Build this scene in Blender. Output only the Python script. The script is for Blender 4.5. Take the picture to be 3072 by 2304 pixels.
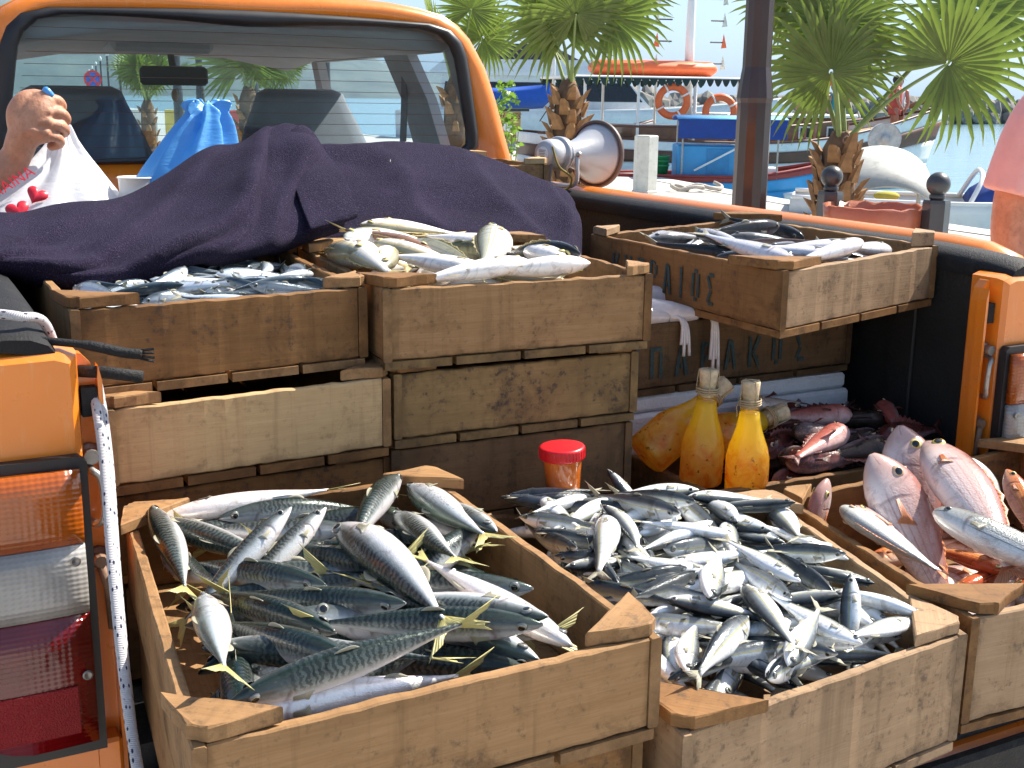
import bpy, math, random
import numpy as np
from mathutils import Vector, Matrix, Quaternion, Euler, noise
random.seed(7); np.random.seed(7)
R = math.radians
for o in list(bpy.data.objects): bpy.data.objects.remove(o, do_unlink=True)
scene = bpy.context.scene
COL = scene.collection
# ---------------------------------------------------------------- camera
CAM = Vector((-0.891, -1.367, 1.505))
_p, _y, _r = R(13.35), R(27.6), R(0.7)
fw = Vector((math.sin(_y)*math.cos(_p), math.cos(_y)*math.cos(_p), -math.sin(_p)))
rt = Vector((math.cos(_y), -math.sin(_y), 0)); up = rt.cross(fw)
rt2 = rt*math.cos(_r)+up*math.sin(_r); up2 = up*math.cos(_r)-rt*math.sin(_r)
cd = bpy.data.cameras.new('camera'); cam = bpy.data.objects.new('camera', cd); COL.objects.link(cam)
M = Matrix((rt2, up2, -fw)).transposed().to_4x4(); M.translation = CAM
cam.matrix_world = M
cd.sensor_width = 36; cd.lens = 36*1200/1024; cd.clip_start = .02; cd.clip_end = 20000
scene.camera = cam
# ---------------------------------------------------------------- sky, sun, exposure
SUN_AZ, SUN_EL = R(85), R(47)          # azimuth measured from +Y towards +X
w = bpy.data.worlds.new('World'); scene.world = w; w.use_nodes = True
nt = w.node_tree; bg = nt.nodes['Background']
sky = nt.nodes.new('ShaderNodeTexSky'); sky.sky_type = 'NISHITA'; sky.sun_disc = False
sky.sun_elevation = SUN_EL; sky.sun_rotation = SUN_AZ; sky.altitude = 0
sky.air_density = 1.0; sky.dust_density = 2.0; sky.ozone_density = 1.0
nt.links.new(sky.outputs[0], bg.inputs[0]); bg.inputs[1].default_value = 0.09
sd = bpy.data.lights.new('sun', 'SUN'); sun = bpy.data.objects.new('sun', sd); COL.objects.link(sun)
sd.energy = 5.0; sd.angle = R(.53); sd.color = (1, .93, .82)
sdir = Vector((math.sin(SUN_AZ)*math.cos(SUN_EL), math.cos(SUN_AZ)*math.cos(SUN_EL), math.sin(SUN_EL)))
sun.rotation_euler = sdir.to_track_quat('Z', 'Y').to_euler(); sun.location = (3, 1, 6)
vs = scene.view_settings; vs.view_transform = 'Standard'; vs.look = 'None'; vs.exposure = 1.2; vs.gamma = 1
vs.use_curve_mapping = False
# ---------------------------------------------------------------- node helper
class NT:
    def __init__(s, name):
        s.m = bpy.data.materials.new(name); s.m.use_nodes = True; s.t = s.m.node_tree
        s.b = s.t.nodes['Principled BSDF']; s.out = s.t.nodes['Material Output']
    def n(s, typ, props=None, **inp):
        nd = s.t.nodes.new('ShaderNode'+typ)
        for k, v in (props or {}).items(): setattr(nd, k, v)
        for k, v in inp.items():
            key = int(k[1:]) if k[0] == '_' and k[1:].isdigit() else k.replace('_', ' ')
            s.set(nd.inputs[key], v)
        return nd
    def set(s, sock, v):
        if hasattr(v, 'is_output') and v.is_output: s.t.links.new(v, sock)
        elif hasattr(v, 'outputs'): s.t.links.new(v.outputs[0], sock)
        else:
            if isinstance(v, tuple) and len(v) == 3 and sock.type == 'RGBA': v = v+(1,)
            sock.default_value = v
    def P(s, **k):
        for a, v in k.items(): s.set(s.b.inputs[a.replace('_', ' ')], v)
        return s
    def math(s, op, a, b=0.0, c=0.0, clamp=False):
        nd = s.n('Math', dict(operation=op, use_clamp=clamp)); s.set(nd.inputs[0], a); s.set(nd.inputs[1], b); s.set(nd.inputs[2], c)
        return nd.outputs[0]
    def mix(s, f, a, b, mode='MIX'):
        nd = s.n('MixRGB', dict(blend_type=mode)); s.set(nd.inputs[0], f); s.set(nd.inputs[1], a); s.set(nd.inputs[2], b)
        return nd.outputs[0]
    def ramp(s, f, stops, interp='LINEAR'):
        nd = s.n('ValToRGB'); s.set(nd.inputs[0], f); cr = nd.color_ramp; cr.interpolation = interp
        while len(cr.elements) < len(stops): cr.elements.new(.5)
        for e, (p, c) in zip(cr.elements, stops):
            e.position = p; e.color = (c, c, c, 1) if not isinstance(c, tuple) else c+(1,)
        return nd.outputs[0]
    def noise(s, vec, scale, detail=4, rough=.55, dist=0, w=None):
        nd = s.n('TexNoise', Scale=scale, Detail=detail, Roughness=rough, Distortion=dist)
        if vec is not None: s.set(nd.inputs['Vector'], vec)
        return nd.outputs[0]
    def mapv(s, vec, sc=(1, 1, 1), loc=(0, 0, 0), rot=(0, 0, 0)):
        nd = s.n('Mapping', Scale=sc, Location=loc, Rotation=rot); s.set(nd.inputs[0], vec); return nd.outputs[0]
    def tc(s, o='Object'): return s.n('TexCoord').outputs[o]
    def uvxy(s):
        x = s.n('SeparateXYZ'); s.set(x.inputs[0], s.tc('UV')); return x.outputs[0], x.outputs[1]
    def bump(s, h, strength=.3, dist=.01):
        nd = s.n('Bump', Strength=strength, Distance=dist); s.set(nd.inputs['Height'], h); s.set(s.b.inputs['Normal'], nd); return nd
    def rnd(s): return s.n('ObjectInfo').outputs['Random']
MATS = {}
def pm(name, col, rough=.5, metal=0, var=.12, scale=8, bump=0, bscale=60, spec=.5, coat=0, sheen=0, trans=0, alpha=1, dirt=0):
    """plain procedural material: noise-varied colour, uneven roughness, fine relief"""
    if name in MATS: return MATS[name]
    t = NT(name); v = t.tc()
    n1 = t.noise(v, scale, 6, .62)
    lo = tuple(c*(1-var) for c in col); hi = tuple(min(1, c*(1+var)) for c in col)
    c = t.mix(t.ramp(n1, [(.3, 0.), (.7, 1.)]), lo, hi)
    if dirt:
        n2 = t.noise(v, scale*3.1, 8, .7)
        c = t.mix(t.math('MULTIPLY', t.ramp(n2, [(.52, 0.), (.7, 1.)]), dirt), c, (.07, .055, .04))
    t.P(Base_Color=c, Metallic=metal, Roughness=t.math('MULTIPLY_ADD', n1, .25, rough-.12, clamp=True))
    t.b.inputs['Specular IOR Level'].default_value = spec
    if coat: t.P(Coat_Weight=coat, Coat_Roughness=.06)
    if sheen: t.P(Sheen_Weight=sheen)
    if trans: t.P(Transmission_Weight=trans)
    if alpha < 1: t.P(Alpha=alpha)
    if bump: t.bump(t.noise(v, bscale, 5, .6), bump, .004)
    MATS[name] = t.m
    return t.m
def glass_mat(name, tint=(.75, .85, .85), refl=.12, dens=0.0):
    if name in MATS: return MATS[name]
    t = NT(name)
    tr = t.n('BsdfTransparent', Color=tint); gl = t.n('BsdfGlossy', Roughness=.02, Color=(1, 1, 1))
    lw = t.n('LayerWeight', Blend=.25)
    f = t.math('MULTIPLY_ADD', lw.outputs['Fresnel'], .45, refl*.1, clamp=True)
    mx = t.n('MixShader'); t.set(mx.inputs[0], f); t.set(mx.inputs[1], tr); t.set(mx.inputs[2], gl)
    t.t.links.new(mx.outputs[0], t.out.inputs[0]); MATS[name] = t.m
    return t.m
# ---------------------------------------------------------------- mesh helpers
def wm(o):
    return o.matrix_basis.copy() if o.parent is None else wm(o.parent) @ o.matrix_parent_inverse @ o.matrix_basis
def me(name, V, F, mats=None, smooth=False, fm=None, uv=None):
    m = bpy.data.meshes.new(name); m.from_pydata([tuple(v) for v in V], [], [tuple(f) for f in F])
    if mats is not None:
        for x in (mats if isinstance(mats, (list, tuple)) else [mats]): m.materials.append(x)
    if fm is not None: m.polygons.foreach_set('material_index', fm)
    if smooth: m.polygons.foreach_set('use_smooth', [True]*len(m.polygons))
    if uv is not None:
        ul = m.uv_layers.new(name='UVMap'); li = np.zeros(len(m.loops), dtype=np.int32); m.loops.foreach_get('vertex_index', li)
        ul.data.foreach_set('uv', np.asarray(uv, dtype=np.float32)[li].ravel())
    m.update()
    return m
def ob(name, data, parent=None, mtx=None):
    o = bpy.data.objects.new(name, data); COL.objects.link(o)
    if parent is not None:
        o.parent = parent; o.matrix_parent_inverse = wm(parent).inverted()
    if mtx is not None: o.matrix_basis = mtx
    return o
def mo(name, VF, mat, parent=None, smooth=False, uv=None, fm=None, mtx=None):
    return ob(name, me(name, VF[0], VF[1], mat, smooth, fm, uv), parent, mtx)
def thing(name, label, cat, loc=(0, 0, 0), rz=0, group=None):
    o = bpy.data.objects.new(name, None); COL.objects.link(o); o.empty_display_size = .1
    o.location = loc; o.rotation_euler = (0, 0, rz); o.matrix_basis = Matrix.Translation(loc) @ Matrix.Rotation(rz, 4, 'Z')
    return tag(o, label, cat, group)
def tag(o, label, cat=None, group=None, kind=None):
    if label: o['label'] = label
    if cat: o['category'] = cat
    if group: o['group'] = group
    if kind: o['kind'] = kind
    return o
def struct(o): o['kind'] = 'structure'; return o
def dup(o, parent=None):
    c = o.copy(); COL.objects.link(c)
    if parent is not None: c.parent = parent
    for ch in list(o.children): dup(ch, c)
    return c
def join(*parts):
    V, F = [], []
    for v, f in parts:
        n = len(V); V += [tuple(p) for p in v]; F += [tuple(i+n for i in q) for q in f]
    return V, F
def xf(VF, M): return [tuple(M @ Vector(v)) for v in VF[0]], VF[1]
def box(a, b):
    (x0, y0, z0), (x1, y1, z1) = a, b
    return ([(x0, y0, z0), (x1, y0, z0), (x1, y1, z0), (x0, y1, z0), (x0, y0, z1), (x1, y0, z1), (x1, y1, z1), (x0, y1, z1)],
            [(0, 3, 2, 1), (4, 5, 6, 7), (0, 1, 5, 4), (1, 2, 6, 5), (2, 3, 7, 6), (3, 0, 4, 7)])
def cbox(a, b, c=.004):
    """box with chamfered edges"""
    (x0, y0, z0), (x1, y1, z1) = a, b
    V = []; F = []; id = {}
    for sx in (0, 1):
        for sy in (0, 1):
            for sz in (0, 1):
                for ax in range(3):
                    p = [(x0, x1)[sx], (y0, y1)[sy], (z0, z1)[sz]]
                    for k, s in enumerate((sx, sy, sz)):
                        if k != ax: p[k] += c if s == 0 else -c
                    id[(sx, sy, sz, ax)] = len(V); V.append(tuple(p))
    g = lambda *a: id[a]
    for s in (0, 1):
        f = [g(s, 0, 0, 0), g(s, 1, 0, 0), g(s, 1, 1, 0), g(s, 0, 1, 0)]; F.append(f if s else f[::-1])
        f = [g(0, s, 0, 1), g(0, s, 1, 1), g(1, s, 1, 1), g(1, s, 0, 1)]; F.append(f if s else f[::-1])
        f = [g(0, 0, s, 2), g(1, 0, s, 2), g(1, 1, s, 2), g(0, 1, s, 2)]; F.append(f if s else f[::-1])
    for a in (0, 1):
        for b_ in (0, 1):
            F.append([g(a, b_, 0, 0), g(a, b_, 1, 0), g(a, b_, 1, 1), g(a, b_, 0, 1)])
            F.append([g(a, 0, b_, 0), g(a, 1, b_, 0), g(a, 1, b_, 2), g(a, 0, b_, 2)])
            F.append([g(0, a, b_, 1), g(1, a, b_, 1), g(1, a, b_, 2), g(0, a, b_, 2)])
    for sx in (0, 1):
        for sy in (0, 1):
            for sz in (0, 1): F.append([g(sx, sy, sz, k) for k in range(3)])
    ctr = np.array([(x0+x1)/2, (y0+y1)/2, (z0+z1)/2]); out = []
    for f in F:
        p = np.array([V[i] for i in f]); nn = np.cross(p[1]-p[0], p[2]-p[0])
        out.append(tuple(f) if nn @ (p.mean(0)-ctr) > 0 else tuple(f[::-1]))
    return V, out
def hexa(b4, t4):
    return list(b4)+list(t4), [(3, 2, 1, 0), (4, 5, 6, 7), (0, 1, 5, 4), (1, 2, 6, 5), (2, 3, 7, 6), (3, 0, 4, 7)]
def loft(rings, closed=True, cap=True):
    n = len(rings[0]); V = [tuple(p) for r in rings for p in r]; F = []
    for i in range(len(rings)-1):
        for j in range(n if closed else n-1):
            k = (j+1) % n; F.append((i*n+j, i*n+k, (i+1)*n+k, (i+1)*n+j))
    if cap and closed: F.append(tuple(range(n-1, -1, -1))); F.append(tuple((len(rings)-1)*n+j for j in range(n)))
    return V, F
def tube(path, r, n=8, cap=True):
    path = [Vector(p) for p in path]; rs = r if isinstance(r, (list, tuple)) else [r]*len(path)
    rings = []; prev = None
    for i, p in enumerate(path):
        t = (path[min(i+1, len(path)-1)]-path[max(i-1, 0)]).normalized()
        if prev is None:
            a = Vector((0, 0, 1)) if abs(t.z) < .9 else Vector((1, 0, 0)); u = t.cross(a).normalized()
        else: u = (prev-t*prev.dot(t)).normalized()
        prev = u; v = t.cross(u)
        rings.append([p+(u*math.cos(2*math.pi*k/n)+v*math.sin(2*math.pi*k/n))*rs[i] for k in range(n)])
    return loft(rings, True, cap)
def lathe(prof, n=24, axis='Z', cap=True):
    rings = []
    for r, z in prof:
        ring = []
        for k in range(n):
            a = 2*math.pi*k/n; p = (r*math.cos(a), r*math.sin(a), z)
            if axis == 'X': p = (z, p[0], p[1])
            elif axis == 'Y': p = (p[1], z, p[0])
            ring.append(p)
        rings.append(ring)
    return loft(rings, True, cap)
def prism(poly, h0, h1, axis='Z'):
    f = {'Z': lambda x, y, h: (x, y, h), 'Y': lambda x, y, h: (x, h, y), 'X': lambda x, y, h: (h, x, y)}[axis]
    return loft([[f(x, y, h0) for x, y in poly], [f(x, y, h1) for x, y in poly]])
def sphere(c, r, nu=16, nv=10, sc=(1, 1, 1)):
    prof = [(max(1e-4, r*math.sin(math.pi*i/nv)), -r*math.cos(math.pi*i/nv)) for i in range(nv+1)]
    V, F = lathe(prof, nu)
    return [(c[0]+x*sc[0], c[1]+y*sc[1], c[2]+z*sc[2]) for x, y, z in V], F
def smoothpath(pts, n=8):
    P = [Vector(p) for p in pts]; out = []
    for i in range(len(P)-1):
        a, b, c, d = P[max(i-1, 0)], P[i], P[i+1], P[min(i+2, len(P)-1)]
        for k in range(n):
            t = k/n; out.append(.5*((2*b)+(c-a)*t+(2*a-5*b+4*c-d)*t*t+(3*b-a-3*c+d)*t**3))
    out.append(P[-1]); return out
def sheet(grid, closed_u=False):
    ny = len(grid); nx = len(grid[0]); V = [tuple(p) for r in grid for p in r]; F = []
    for j in range(ny-1):
        for i in range(nx if closed_u else nx-1):
            k = (i+1) % nx; F.append((j*nx+i, j*nx+k, (j+1)*nx+k, (j+1)*nx+i))
    return V, F
def mod(o, typ, **k):
    m = o.modifiers.new(typ.lower(), typ)
    for a, v in k.items(): setattr(m, a, v)
    return m
def text_obj(name, body, size, mat, parent, mtx, extr=.0008, shear=0, font=None, space=1.0, offset=0):
    """lettering turned into real, slightly raised mesh"""
    c = bpy.data.curves.new(name, 'FONT'); c.body = body; c.size = size; c.extrude = extr; c.shear = shear
    c.align_x = 'CENTER'; c.align_y = 'CENTER'; c.space_character = space; c.resolution_u = 3; c.offset = offset
    t = bpy.data.objects.new(name, c); COL.objects.link(t)
    dg = bpy.context.evaluated_depsgraph_get(); m = bpy.data.meshes.new_from_object(t.evaluated_get(dg)); m.materials.clear(); m.materials.append(mat)
    bpy.data.objects.remove(t, do_unlink=True)
    o = ob(name, m, parent); o.matrix_basis = mtx
    return o
# ================================================================ THE PICKUP
def paint(name, col):
    t = NT(name); v = t.tc()
    n = t.noise(v, 3, 5, .6); n2 = t.noise(v, 40, 6, .7); n3 = t.noise(t.mapv(v, (60, 60, 6)), 2.2, 6, .75)
    c = t.mix(t.ramp(n, [(.3, 0.), (.75, 1.)]), tuple(x*.88 for x in col), tuple(min(1, x*1.08) for x in col))
    c = t.mix(t.math('MULTIPLY', t.ramp(n3, [(.56, 0.), (.72, 1.)]), .35), c, (.75, .42, .2))
    c = t.mix(t.math('MULTIPLY', t.ramp(n2, [(.66, 0.), (.74, 1.)]), .7), c, (.16, .05, .02))
    t.P(Base_Color=c, Roughness=t.math('MULTIPLY_ADD', n2, .3, .16), Coat_Weight=.5, Coat_Roughness=.12)
    t.bump(n2, .04, .003)
    return t.m
ORANGE = paint('orange_paint', (.80, .215, .014))
BLACKP = pm('black_plastic', (.012, .012, .013), .62, spec=.25, bump=.5, bscale=350, var=.35, scale=12, dirt=.25)
LINER = pm('bed_liner', (.016, .017, .017), .6, bump=.6, bscale=120, var=.4, scale=6)
RUBBER = pm('rubber_seal', (.012, .012, .014), .45, var=.3)
DARKM = pm('dark_metal', (.05, .05, .05), .45, .6, bump=.2)
STEEL = pm('dull_steel', (.38, .36, .33), .42, .8, var=.25, scale=30, bump=.25, dirt=.6)
RUST = pm('rusty_steel', (.2, .12, .075), .7, .3, var=.4, scale=30, bump=.4, dirt=.5)
HEADL = pm('headliner', (.3, .31, .33), .9, bump=.2, bscale=300)
SEATM = pm('seat_fabric', (.16, .17, .19), .9, bump=.4, bscale=400, sheen=.3)
CREAM = pm('cream_fabric', (.5, .44, .36), .85, bump=.2)
REDF = pm('red_fabric', (.32, .03, .03), .8, bump=.2)
GLASSR = glass_mat('rear_glass', (.84, .91, .94), .12)
GLASSW = glass_mat('clear_glass', (.9, .95, .95), .08)
truck = thing('pickup_truck', 'orange pickup truck with open tailgate loaded with crates of fish', 'truck', (0, 0, 0))
T = truck
# --- bed: floor ribs, walls, rails
mo('bed_floor', join(box((-.75, 0, .70), (.75, 1.76, .74)), *[cbox((x-.025, .01, .738), (x+.025, 1.75, .75), .003) for x in np.arange(-.62, .65, .155)]), LINER, T)
mo('bed_front_wall', box((-.75, 1.741, .745), (.75, 1.765, 1.245)), ORANGE, T)
for s in (-1, 1):
    nm = 'bed_side'
    # outer skin with rolled top edge: profile in (x,z), lofted along Y
    prof = [(.795, 1.252), (.806, 1.266), (.82, 1.2745), (.84, 1.275), (.860, 1.268), (.874, 1.246), (.878, 1.19), (.873, 1.02), (.881, .99), (.881, .95), (.873, .92), (.86, .62), (.83, .55)]
    inn = [(.82, .56), (.83, .95), (.79, 1.23)]
    ring = prof+inn; rings = []
    for y, top in ((.035, -.075), (.045, -.045), (.07, -.018), (.12, -.004), (.2, 0), (.6, 0), (1.2, 0), (1.76, 0)):
        rings.append([(s*x, y, z+(top if z > 1.2 else 0)) for x, z in ring])
    o = mo(nm, loft(rings), ORANGE, T, True); mod(o, 'EDGE_SPLIT', split_angle=R(40))
    # plastic liner wall and its rolled cap
    w_ = mo('bed_wall', loft([[(s*x, y, z) for x, z in ((.75, .745), (.75, 1.240), (.762, 1.2505), (.783, 1.247), (.783, .745))] for y in (.06, 1.74)]), LINER, T)
    for k, y in enumerate(np.arange(.22, 1.7, .21)):
        mo('wall_rib', cbox((min(s*.742, s*.7505), y-.03, .80), (max(s*.742, s*.7505), y+.03, 1.17), .003), LINER, w_)
    capr = []
    for y, dz in ((-.012, -.016), (-.004, -.012), (.03, -.008), (.1, -.003), (.2, 0), (.9, 0), (1.74, 0)):
        capr.append([(s*x, y, z+dz) for x, z in ((.742, 1.225), (.740, 1.246), (.747, 1.256), (.765, 1.2635), (.79, 1.2655), (.803, 1.264), (.805, 1.254), (.77, 1.248), (.752, 1.225))])
    o = mo('rail_cap', loft(capr), BLACKP, T, True); mod(o, 'EDGE_SPLIT', split_angle=R(50))
    # end pillar facing the rear: jamb, corner panel
    jm = mo('pillar_jamb', prism([(s*x, z) for x, z in ((.698, .70), (.698, 1.19), (.702, 1.212), (.712, 1.224), (.722, 1.226), (.722, .70))][::s], .012, .03, 'Y'), ORANGE, T)
    mo('jamb_flange', prism([(s*x, z) for x, z in ((.6935, .70), (.6935, 1.195), (.697, 1.213), (.6985, 1.2), (.6985, .70))][::s], -.006, .014, 'Y'), ORANGE, jm)
    cp = [(.718, 1.229), (.735, 1.2345), (.82, 1.233), (.862, 1.222), (.878, 1.19), (.878, .70), (.718, .70)]
    rr = []
    for y, sh in ((.05, 0), (.0, .0), (-.012, .003), (-.019, .010)):
        cx, cz = .80, 1.0
        rr.append([(s*(cx+(x-cx)*(1-sh/.08)), y, cz+(z-cz)*(1-sh/.25)) for x, z in cp])
    o = mo('corner_panel', loft(rr), ORANGE, T, True); mod(o, 'EDGE_SPLIT', split_angle=R(28))
# --- tail lamps
def lens(name, col, rough=.12):
    t = NT(name); u, v = t.uvxy()
    gx = t.math('SINE', t.math('MULTIPLY', u, 900.)); gy = t.math('SINE', t.math('MULTIPLY', v, 1100.))
    h = t.math('ADD', t.math('MULTIPLY', gx, .5), gy)
    c = t.mix(t.ramp(t.noise(t.tc(), 14, 3), [(.3, 0.), (.75, 1.)]), tuple(x*.55 for x in col), col)
    c = t.mix(t.math('MULTIPLY', t.ramp(h, [(.5, 0.), (.95, 1.)]), .2), c, tuple(x*.35 for x in col))
    t.P(Base_Color=c, Roughness=rough, Transmission_Weight=.25, Coat_Weight=.7)
    t.bump(h, .25, .001); return t.m
AMBER = lens('amber_lens', (.60, .13, .006)); CLEARL = lens('clear_lens', (.52, .50, .47)); REDL = lens('red_lens', (.24, .004, .006))
REFL = pm('red_reflector', (.28, .004, .006), .25, bump=1, bscale=420, var=.2)
SCREW = pm('screw', (.2, .19, .18), .35, .8)
for s in (-1, 1):
    tl = mo('tail_lamp', prism([(s*x, z) for x, z in ((.7195, .765), (.7195, 1.112), (.727, 1.119), (.874, 1.119), (.874, .80), (.85, .765))][::s], -.034, -.019, 'Y'), RUBBER, T)
    def seg(nm, z0, z1, m, bot=False):
        nx, nz = 7, 5; rows = []
        for j in range(nz):
            z = z0+(z1-z0)*j/(nz-1); row = []
            for i in range(nx):
                f = i/(nx-1); x = .729+f*(.142)
                zz = z
                if bot: zz = z+ (1-j/(nz-1))*.03*max(0, f-.6)/.4
                row.append((s*x, -.0435-.004*math.sin(math.pi*min(1, j/(nz-1)))-.003*(1-(2*f-1)**2), zz))
            rows.append(row if s > 0 else row[::-1])
        V, F = sheet(rows); n = len(V)
        uv = [(x, z) for x, y, z in V]
        V2 = [(x, -.0345, z) for x, y, z in V]
        F2 = F+[tuple(i+n for i in f[::-1]) for f in F]
        bd = [i for i in range(nx)]+[nx*j+nx-1 for j in range(1, nz)]+[nx*(nz-1)+i for i in range(nx-2, -1, -1)]+[nx*j for j in range(nz-2, 0, -1)]
        F2 += [(bd[(i+1) % len(bd)], bd[i], bd[i]+n, bd[(i+1) % len(bd)]+n) for i in range(len(bd))]
        return mo(nm, (V+V2, F2), m, tl, True, uv=uv+uv)
    seg('amber_lens', 1.023, 1.107, AMBER); seg('clear_lens', .941, 1.0215, CLEARL); seg('red_lens', .782, .9395, REDL, True)
    for z, x in ((1.005, .741), (.868, .737)):
        mo('screw', lathe([(.006, -.0505), (.0055, -.051), (.0042, -.0515), (.0015, -.0508), (.0001, -.0505)], 12, 'Y'), SCREW, tl).location = (s*x, 0, z)
    if s < 0:
        mo('reflector', cbox((-.845, -.0525, .800), (-.748, -.0495, .858), .001), REFL, tl)
# hook catches, sticker and latch on the jambs
for s in (-1, 1):
    L = mo('latch_plate', prism([(s*x, z) for x, z in ((.700, 1.155), (.7165, 1.155), (.7165, 1.188), (.700, 1.188))][::s], -.004, .0115, 'Y'), BLACKP, T)
    st = mo('striker', tube(smoothpath([(s*.716, .006, 1.10), (s*.712, -.012, 1.095), (s*.704, -.016, 1.085), (s*.702, -.016, 1.05), (s*.705, -.014, 1.035), (s*.712, -.006, 1.03), (s*.714, .006, 1.03)], 5), .0042, 8), STEEL, T, True)
    mo('striker_bolt', lathe([(.0085, -.012), (.0085, .0), (.012, .004), (.012, .011)], 10, 'Y'), STEEL, st).location = (s*.711, 0, 1.11)
    mo('hinge_bolt', lathe([(.007, -.012), (.009, -.006), (.009, .0), (.013, .004), (.013, .011)], 10, 'Y'), RUST, T).location = (s*.709, 0, .985)
    mo('hinge_strap', tube([(s*.709, -.006, .98), (s*.703, -.008, .95), (s*.702, -.006, .90)], [.006, .005, .004], 6), RUST, T, True)
# tailgate let down, rear bumper
tg = mo('tailgate', cbox((-.69, -.425, .665), (.69, -.012, .715), .012), ORANGE, T)
mo('tailgate_liner', cbox((-.67, -.405, .7145), (.67, -.03, .722), .002), LINER, tg)
mo('tailgate_edge', cbox((-.692, -.447, .66), (.692, -.4255, .72), .006), BLACKP, tg)
bp = mo('bumper', cbox((-.80, -.16, .43), (.80, -.02, .60), .02), BLACKP, T)
for s in (-1, 1): mo('lower_panel', cbox((min(s*.878, s*.70), -.018, .60), (max(s*.878, s*.70), .02, .765), .004), ORANGE, T)
# wheels (under the bed)
for s in (-1, 1):
    for y in (.75, 3.35):
        wl = mo('wheel', lathe([(.12, -.1), (.2, -.105), (.32, -.1), (.355, -.07), (.355, .07), (.32, .1), (.2, .105), (.12, .1)], 28, 'X'), RUBBER, T, True); wl.location = (s*.70, y, .355)
        mo('rim', lathe([(.02, -.108), (.19, -.09), (.21, -.112), (.19, .09), (.02, .1)], 24, 'X'), STEEL, wl, True).matrix_basis = Matrix.Translation((s*.70, y, .355))
mo('chassis', box((-.45, .0, .40), (.45, 4.2, .68)), DARKM, T)
# --- cab shell
def cab_ring(t):
    """half outline (x>=0) of the rear of the cab, from sill up to roof centre"""
    return [(.745, .70), (.79, .90), (.795, 1.10), (.785, 1.24), (.762, 1.31), (.731, 1.406), (.705, 1.497), (.672, 1.587), (.628, 1.668), (.59, 1.705), (.545, 1.730), (.47, 1.748), (.38, 1.759), (.2, 1.768), (0, 1.772)]
half = [(x*(1.022 if z < 1.6 else 1.015), z) for x, z in cab_ring(0)]; outline = half+[(-x, z) for x, z in half[-2::-1]]
def win_outline(g=0, n=6):
    # rear window: corners rounded
    c = [(-.655+g, 1.335+g), (.655-g, 1.335+g), (.595-g*.9, 1.700-g), (-.595+g*.9, 1.700-g)]; rad = [.07, .07, .10, .10]
    pts = []
    for i in range(4):
        p0, p1, p2 = Vector(c[i-1]), Vector(c[i]), Vector(c[(i+1) % 4]); r = rad[i]-g*.5
        a = p1+(p0-p1).normalized()*r; b = p1+(p2-p1).normalized()*r
        for k in range(n+1):
            t = k/n; pts.append((a*(1-t)**2+p1*2*t*(1-t)+b*t*t))
    out = []
    for i in range(len(pts)):  # subdivide long spans, bow the top edge up a little
        a, b = pts[i], pts[(i+1) % len(pts)]; m_ = max(1, int((b-a).length/.06))
        for k in range(m_): out.append(a.lerp(b, k/m_))
    return [(p.x, p.y+(.016*(1-(p.x/.6)**2) if p.y > 1.55 else 0)) for p in out]
def resample(poly, c, n=96):
    out = []
    for k in range(n):
        a = -math.pi/2+2*math.pi*k/n; d = (math.cos(a), math.sin(a)); best = None
        for i in range(len(poly)):
            x1, y1 = poly[i][0]-c[0], poly[i][1]-c[1]; x2, y2 = poly[(i+1) % len(poly)][0]-c[0], poly[(i+1) % len(poly)][1]-c[1]
            ex, ey = x2-x1, y2-y1; det = d[0]*(-ey)+ex*d[1]
            if abs(det) < 1e-9: continue
            t = (x1*(-ey)+ex*y1)/det; u = (d[0]*y1-d[1]*x1)/det
            if t > 0 and -1e-6 <= u <= 1+1e-6 and (best is None or t > best): best = t
        out.append((c[0]+d[0]*best, c[1]+d[1]*best))
    return out
CC = (0, 1.5)
O_ = resample(outline, CC); Wn = resample(win_outline(0), CC)
def sc_(poly, s): return [(CC[0]+(x-CC[0])*s, CC[1]+(z-CC[1])*s) for x, z in poly]
def ins(poly, d): return [(x-(d*x/max(.05, math.hypot(x, z-1.5))), z-(d*(z-1.5)/max(.05, math.hypot(x, z-1.5)))) for x, z in poly]
rings = [[(x, 1.90, z) for x, z in O_], [(x, 1.85, z) for x, z in ins(O_, .001)], [(x, 1.822, z) for x, z in ins(O_, .008)], [(x, 1.806, z) for x, z in ins(O_, .022)],
         [(x, 1.80, z) for x, z in ins(O_, .042)], [(x, 1.80, z) for x, z in Wn], [(x, 1.825, z) for x, z in ins(Wn, .006)], [(x, 1.84, z) for x, z in ins(Wn, .01)]]
cab = mo('cab', loft(rings, True, False), ORANGE, T, True)
sealr = [[(x, 1.802, z) for x, z in ins(Wn, -.004)], [(x, 1.79, z) for x, z in ins(Wn, .004)], [(x, 1.785, z) for x, z in ins(Wn, .018)], [(x, 1.79, z) for x, z in ins(Wn, .033)], [(x, 1.803, z) for x, z in ins(Wn, .038)], [(x, 1.815, z) for x, z in ins(Wn, .03)]]
mo('window_seal', loft(sealr, True, False), RUBBER, cab, True)
gl = ins(Wn, .034)
mo('rear_window', loft([[(x, 1.801, z) for x, z in gl], [(x, 1.805, z) for x, z in gl]]), GLASSR, cab)
rw = cab
DEF = pm('defroster_wire', (.10, .055, .035), .5)
for k in range(11):
    z = 1.375+k*.0285; xs = [p[0] for p in gl if abs(p[1]-z) < .02]; xm = max(xs)-.02
    mo('defroster_wire', tube([(-xm, 1.7995, z), (0, 1.7995, z+.002), (xm, 1.7995, z)], .0006, 4), DEF, rw)
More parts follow.
